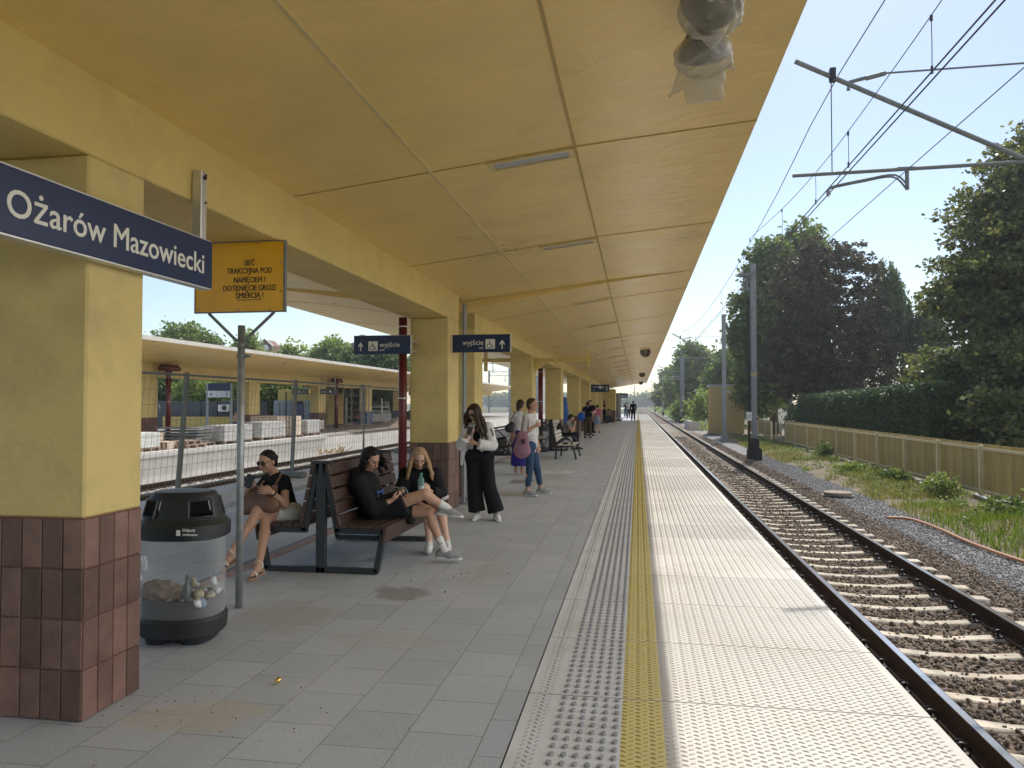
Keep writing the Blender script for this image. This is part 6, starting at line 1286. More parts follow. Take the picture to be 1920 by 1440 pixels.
def face_parts(root, c, f, up, s, brow='brow', glasses=False, mouth='lips', looking_down=False):
    r, f, u = frame(f, up); c = V3(c); P = lambda a, b, d: tuple(c + (r * a + f * b + u * d) * s)
    g = MB()
    def bl(parent_name, pts, rad, m): g = MB(); g.tube(pts, rad, 6); return g.build(parent_name, m, root, True)
    if glasses:
        for sg in (-1, 1):
            g = MB(); X_ = Matrix(((r[0], u[0], f[0], 0), (r[1], u[1], f[1], 0), (r[2], u[2], f[2], 0), (0, 0, 0, 1))); g.X = Matrix.Translation(P(sg * .033, .093, .003)) @ X_ @ Matrix.Rotation(sg * R(8), 4, 'Y')
            g.lathe([(.001, -.003 * s), (.027 * s, -.003 * s), (.029 * s, 0), (.027 * s, .003 * s), (.001, .004 * s)], (0, 0, 0), 20, sy=.82); g.build('sunglass_lens', MT['glassy'], root)
        g = MB(); g.tube([P(-.08, .0, .012), P(-.066, .075, .010), P(-.058, .092, .012)], .003 * s, 5); g.tube([P(.08, .0, .012), P(.066, .075, .010), P(.058, .092, .012)], .003 * s, 5); g.tube([P(-.01, .101, .008), P(.01, .101, .008)], .003 * s, 5); g.build('sunglass_frame', MT['rubber'], root)
    else:
        for sg in (-1, 1):
            bl('eye', [P(sg * .041, .078, .002), P(sg * .030, .086, .0 if looking_down else .003), P(sg * .019, .084, .001)], .0042 * s, MT['eye']); bl('eyebrow', [P(sg * .048, .076, .021), P(sg * .033, .090, .026), P(sg * .016, .093, .021)], .0036 * s, MT[brow])
    if glasses:
        for sg in (-1, 1): bl('eyebrow', [P(sg * .048, .080, .027), P(sg * .033, .092, .031), P(sg * .018, .094, .027)], .003 * s, MT[brow])
    bl('mouth', [P(-.021, .088, -.056), P(0, .1005, -.057), P(.021, .088, -.056)], .0046 * s, MT[mouth])
def hand_prims(w, d, n, s, curl=.6, side=1, lab=0, spread=.0, thumb=True):
    """w wrist, d direction of the hand, n palm normal (the side the fingers bend to)"""
    w = V3(w); d = unit(d); n = V3(n) - d * (V3(n) @ d); n = unit(n); t = np.cross(d, n) * side; p = []
    pc = w + d * .048 * s
    p.append(cap(w, w + d * .03 * s, .024 * s, .030 * s, .012, lab, flat=n, fs=1.55)); p.append(cap(pc - t * .014 * s, pc + t * .014 * s + d * .02 * s, .030 * s, .028 * s, .012, lab, flat=n, fs=2.1))
    for i, (o, l) in enumerate(((-.029, .062), (-.010, .074), (.010, .070), (.029, .056))):
        b = w + d * (.078 - .004 * abs(i - 1.3)) * s + t * o * s; a1 = curl * .9; a2 = curl * 2.0; sp = (i - 1.5) * spread
        d1 = unit(d * math.cos(a1) + n * math.sin(a1) + t * sp); d2 = unit(d * math.cos(a2) + n * math.sin(a2) + t * sp * .5); d3 = unit(d * math.cos(a2 * 1.4) + n * math.sin(a2 * 1.4))
        m1 = b + d1 * l * .48 * s; m2 = m1 + d2 * l * .32 * s; m3 = m2 + d3 * l * .25 * s
        p += [cap(b - d * .012 * s, m1, .0095 * s, .0088 * s, .004, lab), cap(m1, m2, .0088 * s, .008 * s, .003, lab), cap(m2, m3, .008 * s, .007 * s, .003, lab)]
    if thumb:
        b = w + d * .022 * s - t * .022 * s; m1 = b + unit(d * .75 - t * .65 + n * .45) * .042 * s; m2 = m1 + unit(d * .95 - t * .1 + n * .5) * .034 * s
        p += [cap(b, m1, .0135 * s, .011 * s, .008, lab), cap(m1, m2, .0105 * s, .008 * s, .003, lab)]
    return p
def body(J, s, f, hands=True, feet=True):
    """continuous skin: J dict of joints, f facing of the chest"""
    f = unit(f); p = []; pe, ch, nk = V3(J['pelvis']), V3(J['chest']), V3(J['neck']); k = .035 * s
    wa = pe * .55 + ch * .45
    hl, hr = V3(J['hipL']), V3(J['hipR']); sl, sr = V3(J['shL']), V3(J['shR'])
    p += [cap(hl, hr, .092 * s, None, k), cap(pe, wa, .105 * s, .092 * s, k, flat=f, fs=1.25), cap(wa, ch, .092 * s, .108 * s, k, flat=f, fs=1.3), cap(sl + (sr - sl) * .12, sl + (sr - sl) * .88, .052 * s, None, k), cap(ch, nk, .09 * s, .05 * s, k, flat=f, fs=1.2)]
    hc = V3(J['head']); hf = unit(J['hf']); hup = unit(J.get('hup', (0, 0, 1))); r_, f_, u_ = frame(hf, hup)
    p += [cap(nk, hc - u_ * .05 * s - f_ * .01 * s, .050 * s, .047 * s, .02 * s)] + head_prims(hc, hf, hup, s)
    for q in 'LR':
        a, b, c = V3(J['sh' + q]), V3(J['el' + q]), V3(J['wr' + q]); p += [cap(a, b, .045 * s, .036 * s, k * .7), cap(b, b + (c - b) * .4, .037 * s, .035 * s, .015), cap(b + (c - b) * .4, c, .035 * s, .023 * s, .015)]
        if hands and ('ha' + q) in J: h = J['ha' + q]; p += hand_prims(c, h['d'], h['n'], s, h.get('curl', .5), (1 if q == 'L' else -1), 0, h.get('spread', .05))
        a, b, c = V3(J['hip' + q]), V3(J['kn' + q]), V3(J['an' + q]); bk = unit(np.cross(np.cross(b - a, c - b), c - b) + 1e-6 * f)
        cf = b + (c - b) * .3 + (-f * .012 * s); p += [cap(a, b, .080 * s, .052 * s, k), cap(b, cf, .050 * s, .050 * s, .02), cap(cf, c, .050 * s, .033 * s, .02)]
        if feet: t = unit(J['ft' + q]); dn = V3((0, 0, -1)); dn = unit(dn - t * (t @ dn)); p += [cap(c, c + t * .05 * s + dn * .035 * s, .032 * s, .030 * s, .02), cap(c - t * .012 * s + dn * .045 * s, c + t * .12 * s + dn * .058 * s, .026 * s, .018 * s, .02)]
    return p
def shoe(root, an, t, s, mat, sole=None, name='shoe', up=(0, 0, 1), l=.0, laces=False, tickc=None):
    an = V3(an); t = unit(t); up = V3(up); up = unit(up - t * (t @ up)); r = np.cross(t, up); P = lambda a, b, c: an + t * a * s + r * b * s + up * c * s
    z0 = -.082
    pr = [cap(P(-.045, 0, z0 + .034), P(.06, 0, z0 + .034), .038 * s, .040 * s, .02, 0, clip=[(P(0, 0, z0 + .012), -up)]), cap(P(.06, 0, z0 + .03), P(.15 + l, 0, z0 + .022), .040 * s, .030 * s, .02, 0, clip=[(P(0, 0, z0 + .012), -up)]), cap(P(-.03, 0, z0 + .05), P(-.012, 0, z0 + .088), .036 * s, .037 * s, .02, 0), cap(P(.0, 0, z0 + .07), P(.09, 0, z0 + .035), .034 * s, .03 * s, .02, 0)]
    o = soft(name, pr, .007, mat, root)
    pr = [cap(P(-.048, 0, z0 + .01), P(.155 + l, 0, z0 + .01), .042 * s, .036 * s, .01, 0, clip=[(P(0, 0, z0 + .02), up), (P(0, 0, z0), -up)])]
    soft('sole', pr, .006, sole or MT['shoe_white'], o)
    if laces:
        for k in range(5): g = MB(); a = .03 + .018 * k; g.tube([tuple(P(a, -.024, z0 + .072 - .009 * k)), tuple(P(a + .006, 0, z0 + .083 - .010 * k)), tuple(P(a, .024, z0 + .072 - .009 * k))], .003 * s, 5); g.build('lace', MT['shoe_white'], o)
    return o
def locks(c, f, up, s, starts, length, r0=.02, wob=.012, seed=0, lab=0, flow=None, rend=.006, seg=5, drape=.0):
    """hair locks: list of (side, fwd, up) starts on the scalp, hanging down"""
    q = np.random.default_rng(seed); r, f, u = frame(f, up); c = V3(c); p = []
    for (a, b, d, l, oa, ob) in starts:
        P0 = c + (r * a + f * b + u * d) * s; P = P0; n = seg
        for i in range(n):
            t = (i + 1) / n; nx = P0 + (r * oa + f * ob) * s * t ** .8 - V3((0, 0, 1)) * length * l * s * t + q.normal(size=3) * wob * s * V3((1, 1, .3))
            ra = (r0 * (1 - t * .0 - .25 * i / n)) * s; rb = (r0 * (1 - .25 * (i + 1) / n)) * s if i < n - 1 else rend * s
            p.append(cap(P, nx, ra, rb, .012, lab)); P = nx
    return p
def hair_cap(c, f, up, s, lab=0, bulk=1.0, low=-.05, fringe=.05):
    r, f, u = frame(f, up); Rm = np.stack([r, f, u]); c = V3(c); P = lambda a, b, d: c + (r * a + f * b + u * d) * s
    return [ell(P(0, -.014, .030), V3((.083, .098, .090)) * s * bulk, Rm, .012, lab, clip=[(P(0, fringe, .045), unit(f * .8 - u * .6)), (P(0, 0, low), -u)]), ell(P(0, -.045, -.01), V3((.075, .065, .085)) * s * bulk, Rm, .015, lab)]
def torso_prims(J, s, f, t=.018, lab=0, sleeves=(1., 1.), hem=None, k=.035, belly=0.0, neckclip=True, wrist_flare=1.0):
    f = unit(f); pe, ch, nk = V3(J['pelvis']), V3(J['chest']), V3(J['neck']); wa = pe * .55 + ch * .45; sl, sr = V3(J['shL']), V3(J['shR']); up = unit(nk - pe); p = []
    cl = [(nk + up * .012 * s, up)] if neckclip else []
    if hem is not None: cl = cl + [(pe + up * hem, -up)]
    p += [cap(pe, wa, .112 * s + t, (.100 + belly) * s + t, k, lab, flat=f, fs=1.25, clip=cl), cap(wa, ch, (.100 + belly) * s + t, .115 * s + t, k, lab, flat=f, fs=1.3, clip=cl), cap(sl + (sr - sl) * .08, sl + (sr - sl) * .92, .056 * s + t * .8, None, k, lab, clip=cl), cap(ch, nk, .09 * s + t, .055 * s + t * .3, k, lab, flat=f, fs=1.2, clip=cl)]
    for q, sv in zip('LR', sleeves):
        a, b, c = V3(J['sh' + q]), V3(J['el' + q]), V3(J['wr' + q])
        if sv <= 0: continue
        if sv <= 1: e = a + (b - a) * sv; p.append(cap(a, e, .050 * s + t, .044 * s + t, k * .7, lab, clip=[(e, unit(b - a))]))
        else:
            e = b + (c - b) * (sv - 1); p += [cap(a, b, .050 * s + t, .040 * s + t, k * .7, lab), cap(b, e, .040 * s + t, (.030 * s + t) * wrist_flare, .02, lab, clip=[(e, unit(c - b))])]
    return p
def leg_prims(J, s, t=.014, lab=0, to=(2., 2.), flare=1.0, k=.03, thigh=1.0, kneew=1.0):
    p = []; 
    p.append(cap(V3(J['hipL']), V3(J['hipR']), .100 * s + t, None, k, lab)); 
    for q, sv in zip('LR', to):
        a, b, c = V3(J['hip' + q]), V3(J['kn' + q]), V3(J['an' + q])
        if sv <= 1: e = a + (b - a) * sv; p.append(cap(a, e, .088 * s * thigh + t, (.075 * s + t) * flare, k, lab, clip=[(e, unit(b - a))]))
        else: e = b + (c - b) * (sv - 1); p += [cap(a, b, .088 * s * thigh + t, (.060 * s + t) * kneew, k, lab), cap(b, e, (.060 * s + t) * kneew, (.045 * s + t) * flare, .02, lab, clip=[(e, unit(c - b))])]
    return p
def strap(root, pts, w_, mat, name='strap', th=.004, k=6):
    g = MB(); g.tube(smoothp(pts, k), w_, 6); return g.build(name, mat, root, True)
VX = .0085
# ---- 1. seated woman with sunglasses
s = .94
J = dict(pelvis=(-3.36, 7.06, .50), chest=(-3.42, 7.02, .74), neck=(-3.47, 6.99, .865), head=(-3.515, 6.92, .998), hf=(-.34, -.92, -.26), hipL=(-3.29, 7.00, .49), hipR=(-3.43, 7.12, .49),
         shL=(-3.325, 6.885, .815), shR=(-3.60, 7.11, .805), elL=(-3.27, 6.80, .60), wrL=(-3.335, 6.66, .735), elR=(-3.74, 6.93, .60), wrR=(-3.63, 6.76, .745),
         knL=(-3.49, 6.68, .555), anL=(-3.60, 6.42, .215), knR=(-3.43, 6.72, .46), anR=(-3.335, 6.42, .115), ftL=(-.55, -.6, -.5), ftR=(-.12, -.9, -.12),
         haL=dict(d=(-.9, -.35, .25), n=(-.1, .8, -.2), curl=.25, spread=.12), haR=dict(d=(.55, -.45, .55), n=(.5, .6, .2), curl=.65))
root = thing('person', 'seated woman in sunglasses, black T-shirt and white shorts, legs crossed, holding a phone', 'person', (-3.36, 7.06, 0)); fw = (-.62, -.78, 0)
soft('body', body(J, s, fw), VX * .8, MT['skin'], root); face_parts(root, J['head'], J['hf'], (0, 0, 1), s, glasses=True)
soft('t_shirt', torso_prims(J, s, fw, .012, sleeves=(.42, .42)), VX, MT['black_cloth'], root, fold(.003, seed=1)); soft('shorts', leg_prims(J, s, .012, to=(.52, .50)), VX, MT['white_cloth'], root, fold(.0025, seed=2))
hp = hair_cap(J['head'], J['hf'], (0, 0, 1), s, bulk=.97, low=-.03, fringe=.030); r_, f_, u_ = frame(J['hf']); hp.append(ell(V3(J['head']) - f_ * .10 + u_ * .005, (.032, .032, .032))); soft('hair', hp, .007, MT['hair_black'], root)
for q in 'LR':
    t = unit(J['ft' + q]); a = V3(J['an' + q]); r = unit(np.cross(t, (0, 0, 1))); dn = np.cross(t, r); dn = dn if dn[2] < 0 else -dn
    so = soft('sandal', [cap(a - t * .03 + dn * .085, a + t * .14 + dn * .082, .036, .032, .01, clip=[(a + dn * .078, -dn), (a + dn * .096, dn)]), cap(a - t * .045 + dn * .075, a - t * .05 + dn * .105, .024, .018, .01, clip=[(a + dn * .108, dn)])], .006, M('cork_sole', (.30, .20, .14), .8), root)
    g = MB(); ring = lambda c, ra, rb: [tuple(c + r * math.cos(x) * ra - dn * math.sin(x) * rb) for x in np.linspace(0, 6.28, 14)]; g.tube(ring(a - dn * .0, .040, .038), .009, 6, False); g.tube([tuple(a + t * .085 + dn * .07 + r * math.cos(x) * .036 - dn * math.sin(x) * .03) for x in np.linspace(0, 3.14, 9)], .013, 6); g.build('sandal_strap', M('cream_strap', (.58, .50, .42), .6), so, True)
g = MB(); g.X = Matrix.Translation((-3.315, 6.675, .715)) @ Vector((-.3, -.6, .5)).to_track_quat('Z', 'Y').to_matrix().to_4x4(); g.lathe([(.001, .028), (.016, .028), (.017, .032), (.001, .034)], (0, 0, 0), 16); wt = g.build('watch_face', MT['white'], root)
g = MB(); d_ = unit(V3(J['wrL']) - V3(J['elL'])); a_ = unit(np.cross(d_, (0, 0, 1))); b_ = np.cross(d_, a_); c_ = V3(J['wrL']) - d_ * .022; g.tube([tuple(c_ + (a_ * math.cos(x) + b_ * math.sin(x)) * .026) for x in np.linspace(0, 6.28, 14)], .007, 6, False); g.build('watch_strap', MT['rubber'], root, True)
o = MB(); o.X = Matrix.Translation((-3.575, 6.69, .835)) @ Euler((R(-25), R(20), R(28))).to_matrix().to_4x4(); o.box(-.038, .038, -.005, .005, -.075, .06, .004); o = o.build('phone', M('blue_black_phone', (.02, .03, .05), .2)); tag(o, 'dark phone held up by the seated woman in sunglasses', 'phone')
root = thing('shoulder_bag', 'brown leather shoulder bag resting on the lap of the woman in sunglasses', 'bag', (-3.48, 6.8, .55)); MT['leather'] = M('brown_leather', (.15, .072, .042), .5, var=.2, vs=9, bump=.5, bs=40)
soft('bag_body', [cap((-3.60, 6.76, .62), (-3.36, 6.70, .62), .085, .085, .04, flat=(.2, -.95, .2), fs=1.7), cap((-3.56, 6.80, .70), (-3.40, 6.74, .72), .075, .06, .04, flat=(.2, -.95, .2), fs=1.7), cap((-3.36, 6.74, .72), (-3.35, 6.76, .78), .03, .02, .03), cap((-3.66, 6.74, .57), (-3.5, 6.72, .58), .06, .07, .03, flat=(.2, -.95, .2), fs=1.5)], .008, MT['leather'], root, fold(.004, (26, 26, 20), 5))
strap(root, [(-3.36, 6.73, .76), (-3.335, 6.76, .82), (-3.34, 6.83, .865), (-3.38, 6.93, .875), (-3.40, 7.0, .86)], .010, MT['leather']); strap(root, [(-3.50, 6.71, .75), (-3.475, 6.72, .80), (-3.46, 6.75, .83)], .010, MT['leather'])
g = MB(); g.tube([(-3.352 + .014 * math.cos(a), 6.728, .775 + .014 * math.sin(a)) for a in np.linspace(0, 6.28, 12)], .003, 5, False); g.build('buckle', MT['alu'], root)
# ---- 2. dark haired person, legs crossed
s = .97
J = dict(pelvis=(-2.56, 7.28, .50), chest=(-2.66, 7.24, .74), neck=(-2.66, 7.24, .865), head=(-2.585, 7.22, 1.01), hf=(.80, -.30, -.48), hipL=(-2.52, 7.38, .49), hipR=(-2.52, 7.19, .50), shL=(-2.68, 7.42, .79), shR=(-2.66, 7.07, .79),
         elR=(-2.49, 7.01, .545), wrR=(-2.335, 7.10, .625), elL=(-2.56, 7.47, .54), wrL=(-2.345, 7.33, .625), knR=(-2.045, 7.24, .675), anR=(-1.88, 7.42, .53), knL=(-2.045, 7.42, .475), anL=(-1.885, 7.36, .115),
         ftR=(.9, .05, -.12), ftL=(.95, -.05, -.02), haR=dict(d=(.8, .25, .35), n=(-.3, .5, .8), curl=.6), haL=dict(d=(.7, -.4, .35), n=(-.3, -.5, .8), curl=.6))
root = thing('person', 'seated person with wavy dark hair, black hoodie and shorts, looking at a phone, legs crossed', 'person', (-2.56, 7.28, 0)); fw = (1, -.1, 0)
soft('body', body(J, s, fw), VX * .8, MT['skin'], root); face_parts(root, J['head'], J['hf'], (0, 0, 1), s, looking_down=True)
tp = torso_prims(J, s, fw, .032, sleeves=(1.75, 1.75), belly=.02, neckclip=False); tp += [cap((-2.74, 7.30, .86), (-2.74, 7.18, .86), .06, None, .04), cap((-2.62, 7.30, .845), (-2.62, 7.17, .845), .035, None, .03)]
soft('hoodie', tp, VX, MT['black_cloth'], root, fold(.006, (24, 24, 16), seed=4))
g = MB(); q = np.random.default_rng(12)
for k in range(26): y = 7.14 + q.uniform(-.04, .14); z = .60 + q.uniform(-.05, .10); x = -2.475 + .10 * (.62 - z); g.box(x, x + .012, y, y + q.uniform(.008, .03), z, z + q.uniform(.006, .02))
g.build('chest_print', M('blue_print', (.05, .13, .34), .6, var=.5, vs=60), root)
soft('shorts', leg_prims(J, s, .03, to=(.66, .60), flare=1.25, thigh=1.05), VX, MT['black_cloth2'], root, fold(.005, (22, 22, 18), seed=5))
hp = hair_cap(J['head'], J['hf'], (0, 0, 1), s, bulk=1.05, low=-.07, fringe=.034); st = [(sd * a, b, d, l, oa * sd, ob) for sd in (-1, 1) for (a, b, d, l, oa, ob) in ((.07, -.01, .05, .15, .015, -.025), (.072, -.03, .03, .19, .02, -.03), (.06, -.055, .02, .21, .02, -.04), (.03, -.08, .02, .22, .01, -.03))] + [(-.066, .04, .06, .17, -.01, .03), (-.05, .06, .075, .14, -.02, .035)]
hp += locks(J['head'], J['hf'], (0, 0, 1), s, st, 1.0, .024, .016, 3, seg=6); soft('hair', hp, .007, MT['hair_black'], root, fold(.004, (90, 90, 60), 9))
for q, mt in (('R', 0), ('L', 1)):
    a, b = V3(J['kn' + q]), V3(J['an' + q]); soft('sock', [cap(a + (b - a) * .66, b, .041, .037, .01, clip=[(a + (b - a) * .66, unit(a - b))]), cap(b, b + unit(J['ft' + q]) * .03 - V3((0, 0, .02)), .038, .036, .01)], .006, MT['white_cloth'], root); shoe(root, J['an' + q], J['ft' + q], 1.0, MT['shoe_grey'], laces=True)
g = MB(); sx_, sy_, sz_ = -1.905, 7.318, .185; g.tube([(sx_ - .024, sy_ + .004, sz_ + .006), (sx_ - .014, sy_ - .002, sz_ - .004), (sx_ + .006, sy_ - .004, sz_ + .001), (sx_ + .028, sy_ + .002, sz_ + .012)], [.002, .0042, .003, .0008], 5); g.build('sock_mark', MT['ink'], root)
o = MB(); o.X = Matrix.Translation((-2.255, 7.21, .672)) @ Euler((0, R(-62), R(5))).to_matrix().to_4x4(); o.box(-.005, .005, -.038, .038, -.07, .07, .003); o = o.build('phone', MT['rubber']); tag(o, 'black phone held on the lap of the dark haired person', 'phone')
# ---- 3. blonde girl in a black sweater
s = .93
J = dict(pelvis=(-2.40, 8.12, .50), chest=(-2.36, 8.08, .73), neck=(-2.335, 8.05, .84), head=(-2.305, 7.96, .975), hf=(.26, -.80, -.54), hipL=(-2.31, 8.14, .49), hipR=(-2.47, 8.05, .49), shL=(-2.185, 8.14, .785), shR=(-2.475, 8.01, .785),
         elL=(-2.085, 8.0, .57), wrL=(-2.16, 7.83, .635), elR=(-2.49, 7.86, .56), wrR=(-2.33, 7.76, .58), knL=(-2.06, 7.92, .44), anL=(-1.99, 7.90, .115), knR=(-2.16, 7.76, .44), anR=(-2.155, 7.80, .115),
         ftL=(.3, -.85, -.05), ftR=(.22, -.9, -.05), haL=dict(d=(-.3, -.6, .55), n=(-.7, .2, .1), curl=.75), haR=dict(d=(.8, -.2, .1), n=(0, .2, -.9), curl=.4))
root = thing('person', 'seated girl with long straight blonde hair and a black sweater, holding a water bottle', 'person', (-2.4, 8.12, 0)); fw = (.45, -.9, 0)
soft('body', body(J, s, fw), VX * .8, MT['skin2'], root); face_parts(root, J['head'], J['hf'], (0, 0, 1), s, looking_down=True)
soft('sweater', torso_prims(J, s, fw, .030, sleeves=(1.8, 1.8)), VX, MT['black_cloth'], root, fold(.006, (24, 24, 16), seed=6)); soft('shorts', leg_prims(J, s, .014, to=(.5, .5)), VX, MT['black_cloth2'], root)
hp = hair_cap(J['head'], J['hf'], (0, 0, 1), s, bulk=1.0, low=-.06, fringe=.032); st = [(sd * a, b, d, l, oa * sd, ob) for sd in (-1, 1) for (a, b, d, l, oa, ob) in ((.060, .02, .06, .30, .085, -.02), (.068, .0, .05, .36, .095, -.06), (.068, -.03, .03, .38, .11, -.08), (.05, -.06, .02, .38, .09, -.08), (.02, -.08, .02, .36, .04, -.08))]
hp += locks(J['head'], J['hf'], (0, 0, 1), s, st, 1.0, .022, .006, 5, seg=6); soft('hair', hp, .007, MT['hair_blond'], root, fold(.002, (110, 110, 14), 7))
for q in 'LR': shoe(root, J['an' + q], J['ft' + q], .98, MT['shoe_white'], laces=True)
root = thing('water_bottle', 'small clear green water bottle held by the blonde girl', 'bottle', (-2.225, 7.74, .60)); MT['bottlepl'] = clear_mat('green_bottle_plastic', (.25, .50, .48), .35, .05)
MB().lathe([(.001, .60), (.031, .60), (.033, .61), (.033, .70), (.030, .72), (.033, .735), (.031, .76), (.014, .80), (.0125, .812)], (-2.225, 7.74, 0), 20).build('bottle_body', MT['bottlepl'], root, True); MB().lathe([(.015, .812), (.015, .832), (.001, .833)], (-2.225, 7.74, 0), 16).build('cap', M('green_cap', (.05, .28, .25), .5), root); MB().lathe([(.0335, .655), (.0335, .70)], (-2.225, 7.74, 0), 20, caps=False).build('label', M('bottle_label', (.45, .52, .55), .5), root)
root = thing('handbag', 'dark green shiny handbag on the bench between the two young people', 'bag', (-2.45, 7.72, .45)); soft('bag_body', [ell((-2.45, 7.72, .56), (.12, .15, .095)), ell((-2.43, 7.68, .60), (.09, .12, .07))], .008, M('dark_green_vinyl', (.010, .028, .024), .3), root, fold(.005, (30, 30, 40), 3))
for dx in (-.03, .04): strap(root, [(-2.50 + dx, 7.64, .60), (-2.47 + dx, 7.62, .68), (-2.40 + dx, 7.62, .685), (-2.36 + dx, 7.63, .60)], .005, M('pale_cord', (.3, .36, .33), .6), 'handle')
o = soft('tote', [ell((-2.10, 8.02, .55), (.10, .09, .045))], .01, M('patterned_tote', (.42, .40, .40), .8, var=.5, vs=40), None, fold(.005, (40, 40, 30), 3)); tag(o, 'pale patterned bag folded on the lap of the blonde girl', 'bag')
# ---- 4. standing woman with sunglasses, wide black trousers
s = .96
J = dict(pelvis=(-2.10, 10.12, .86), chest=(-2.11, 10.12, 1.12), neck=(-2.115, 10.10, 1.285), head=(-2.155, 10.04, 1.435), hf=(-.38, -.80, -.46), hipL=(-2.02, 10.12, .84), hipR=(-2.18, 10.12, .84), shL=(-1.985, 10.13, 1.225), shR=(-2.255, 10.11, 1.225),
         elL=(-1.905, 10.04, .99), wrL=(-2.11, 9.90, 1.03), elR=(-2.33, 10.0, .99), wrR=(-2.215, 9.88, 1.13), knL=(-1.965, 10.10, .45), anL=(-1.865, 10.12, .09), knR=(-2.165, 10.10, .45), anR=(-2.13, 10.12, .09),
         ftL=(.35, -.9, -.05), ftR=(-.1, -1, -.05), haL=dict(d=(-.9, -.1, .1), n=(0, .9, 0), curl=.4), haR=dict(d=(.55, -.3, .65), n=(.4, .6, .0), curl=.6))
root = thing('person', 'standing woman with very long dark hair, white blouse and wide black trousers', 'person', (-2.1, 10.12, 0)); fw = (-.1, -1, 0)
soft('body', body(J, s, fw), VX, MT['skin'], root); face_parts(root, J['head'], J['hf'], (0, 0, 1), s, glasses=True)
soft('black_top', torso_prims(J, s, fw, .008, sleeves=(0, 0)), VX, MT['black_cloth'], root)
tp = torso_prims(J, s, fw, .028, sleeves=(1.85, 1.8), hem=.02, wrist_flare=1.3); r_, f_, u_ = frame(fw); ctr = V3(J['chest']) + f_ * .12
tp.append(dict(cap(tuple(ctr + V3((0, 0, .16))), tuple(ctr + V3((-.01, 0, -.32))), .055, .075, .01), sub=True)); soft('blouse', tp, VX, MT['white_cloth'], root, fold(.007, (24, 24, 16), seed=8))
soft('blouse_tail', [cap((-2.30, 10.05, 1.0), (-2.33, 10.05, .74), .045, .02, .02, flat=(0, 1, 0), fs=2)], VX, MT['white_cloth'], root)
soft('trousers', leg_prims(J, s, .022, to=(1.93, 1.93), flare=1.75, kneew=1.15) + [cap((-2.10, 10.12, .90), (-2.10, 10.12, 1.0), .125, .115, .03, flat=(0, 1, 0), fs=1.25, clip=[((0, 0, 1.03), (0, 0, 1))])], VX, MT['black_cloth'], root, fold(.005, (30, 30, 6), seed=9))
hp = hair_cap(J['head'], J['hf'], (0, 0, 1), s, bulk=1.02, low=-.06, fringe=.045); st = [(sd * a, b, d, l, oa * sd, ob) for sd in (-1, 1) for (a, b, d, l, oa, ob) in ((.05, .04, .07, .34, .07, .0), (.066, .015, .05, .42, .09, -.02), (.07, -.02, .03, .45, .12, -.04), (.06, -.05, .02, .45, .10, -.06), (.025, -.075, .02, .42, .04, -.07))]
hp += locks(J['head'], J['hf'], (0, 0, 1), s, st, 1.0, .024, .012, 6, seg=6); hp += locks(J['head'], J['hf'], (0, 0, 1), s, [(.09, 0, -.2, .34, .06, .02), (.11, .02, -.15, .34, .05, .03)], 1.0, .022, .015, 8); soft('hair', hp, .008, MT['hair_brown'], root, fold(.003, (90, 90, 14), 9))
for q in 'LR': shoe(root, J['an' + q], J['ft' + q], .98, MT['shoe_white'], laces=True)
o = MB(); o.X = Matrix.Translation((-2.165, 9.80, 1.20)) @ Euler((R(-40), R(15), R(15))).to_matrix().to_4x4(); o.box(-.035, .035, -.004, .004, -.065, .065, .003); o = o.build('phone', MT['dark']); tag(o, 'phone in the raised hand of the woman in wide black trousers', 'phone')
root = thing('handbag', 'large black handbag on the arm of the woman in wide black trousers', 'bag', (-1.82, 10.1, .92)); soft('bag_body', [cap((-1.92, 10.10, .94), (-1.72, 10.12, .94), .06, None, .03, flat=(0, 1, 0), fs=1.4), cap((-1.90, 10.1, 1.04), (-1.76, 10.12, 1.06), .05, None, .05, flat=(0, 1, 0), fs=1.4), cap((-1.94, 10.1, .90), (-1.70, 10.12, .90), .045, None, .03, flat=(0, 1, 0), fs=1.2)], .008, M('black_bag_leather', (.012, .013, .015), .35), root)
strap(root, [(-1.90, 10.05, 1.08), (-1.90, 10.03, 1.16), (-1.95, 10.1, 1.25), (-1.86, 10.12, 1.2), (-1.74, 10.12, 1.09)], .008, MT['rubber'])
g = MB()
for x, z in ((-1.86, .955), (-1.79, .93), (-1.73, .955), (-1.74, .90)): g.lathe([(.001, -.004), (.007, -.003), (.007, 0)], (x, 10.06, z), 8, 'y')
g.build('stud', MT['alu'], root)
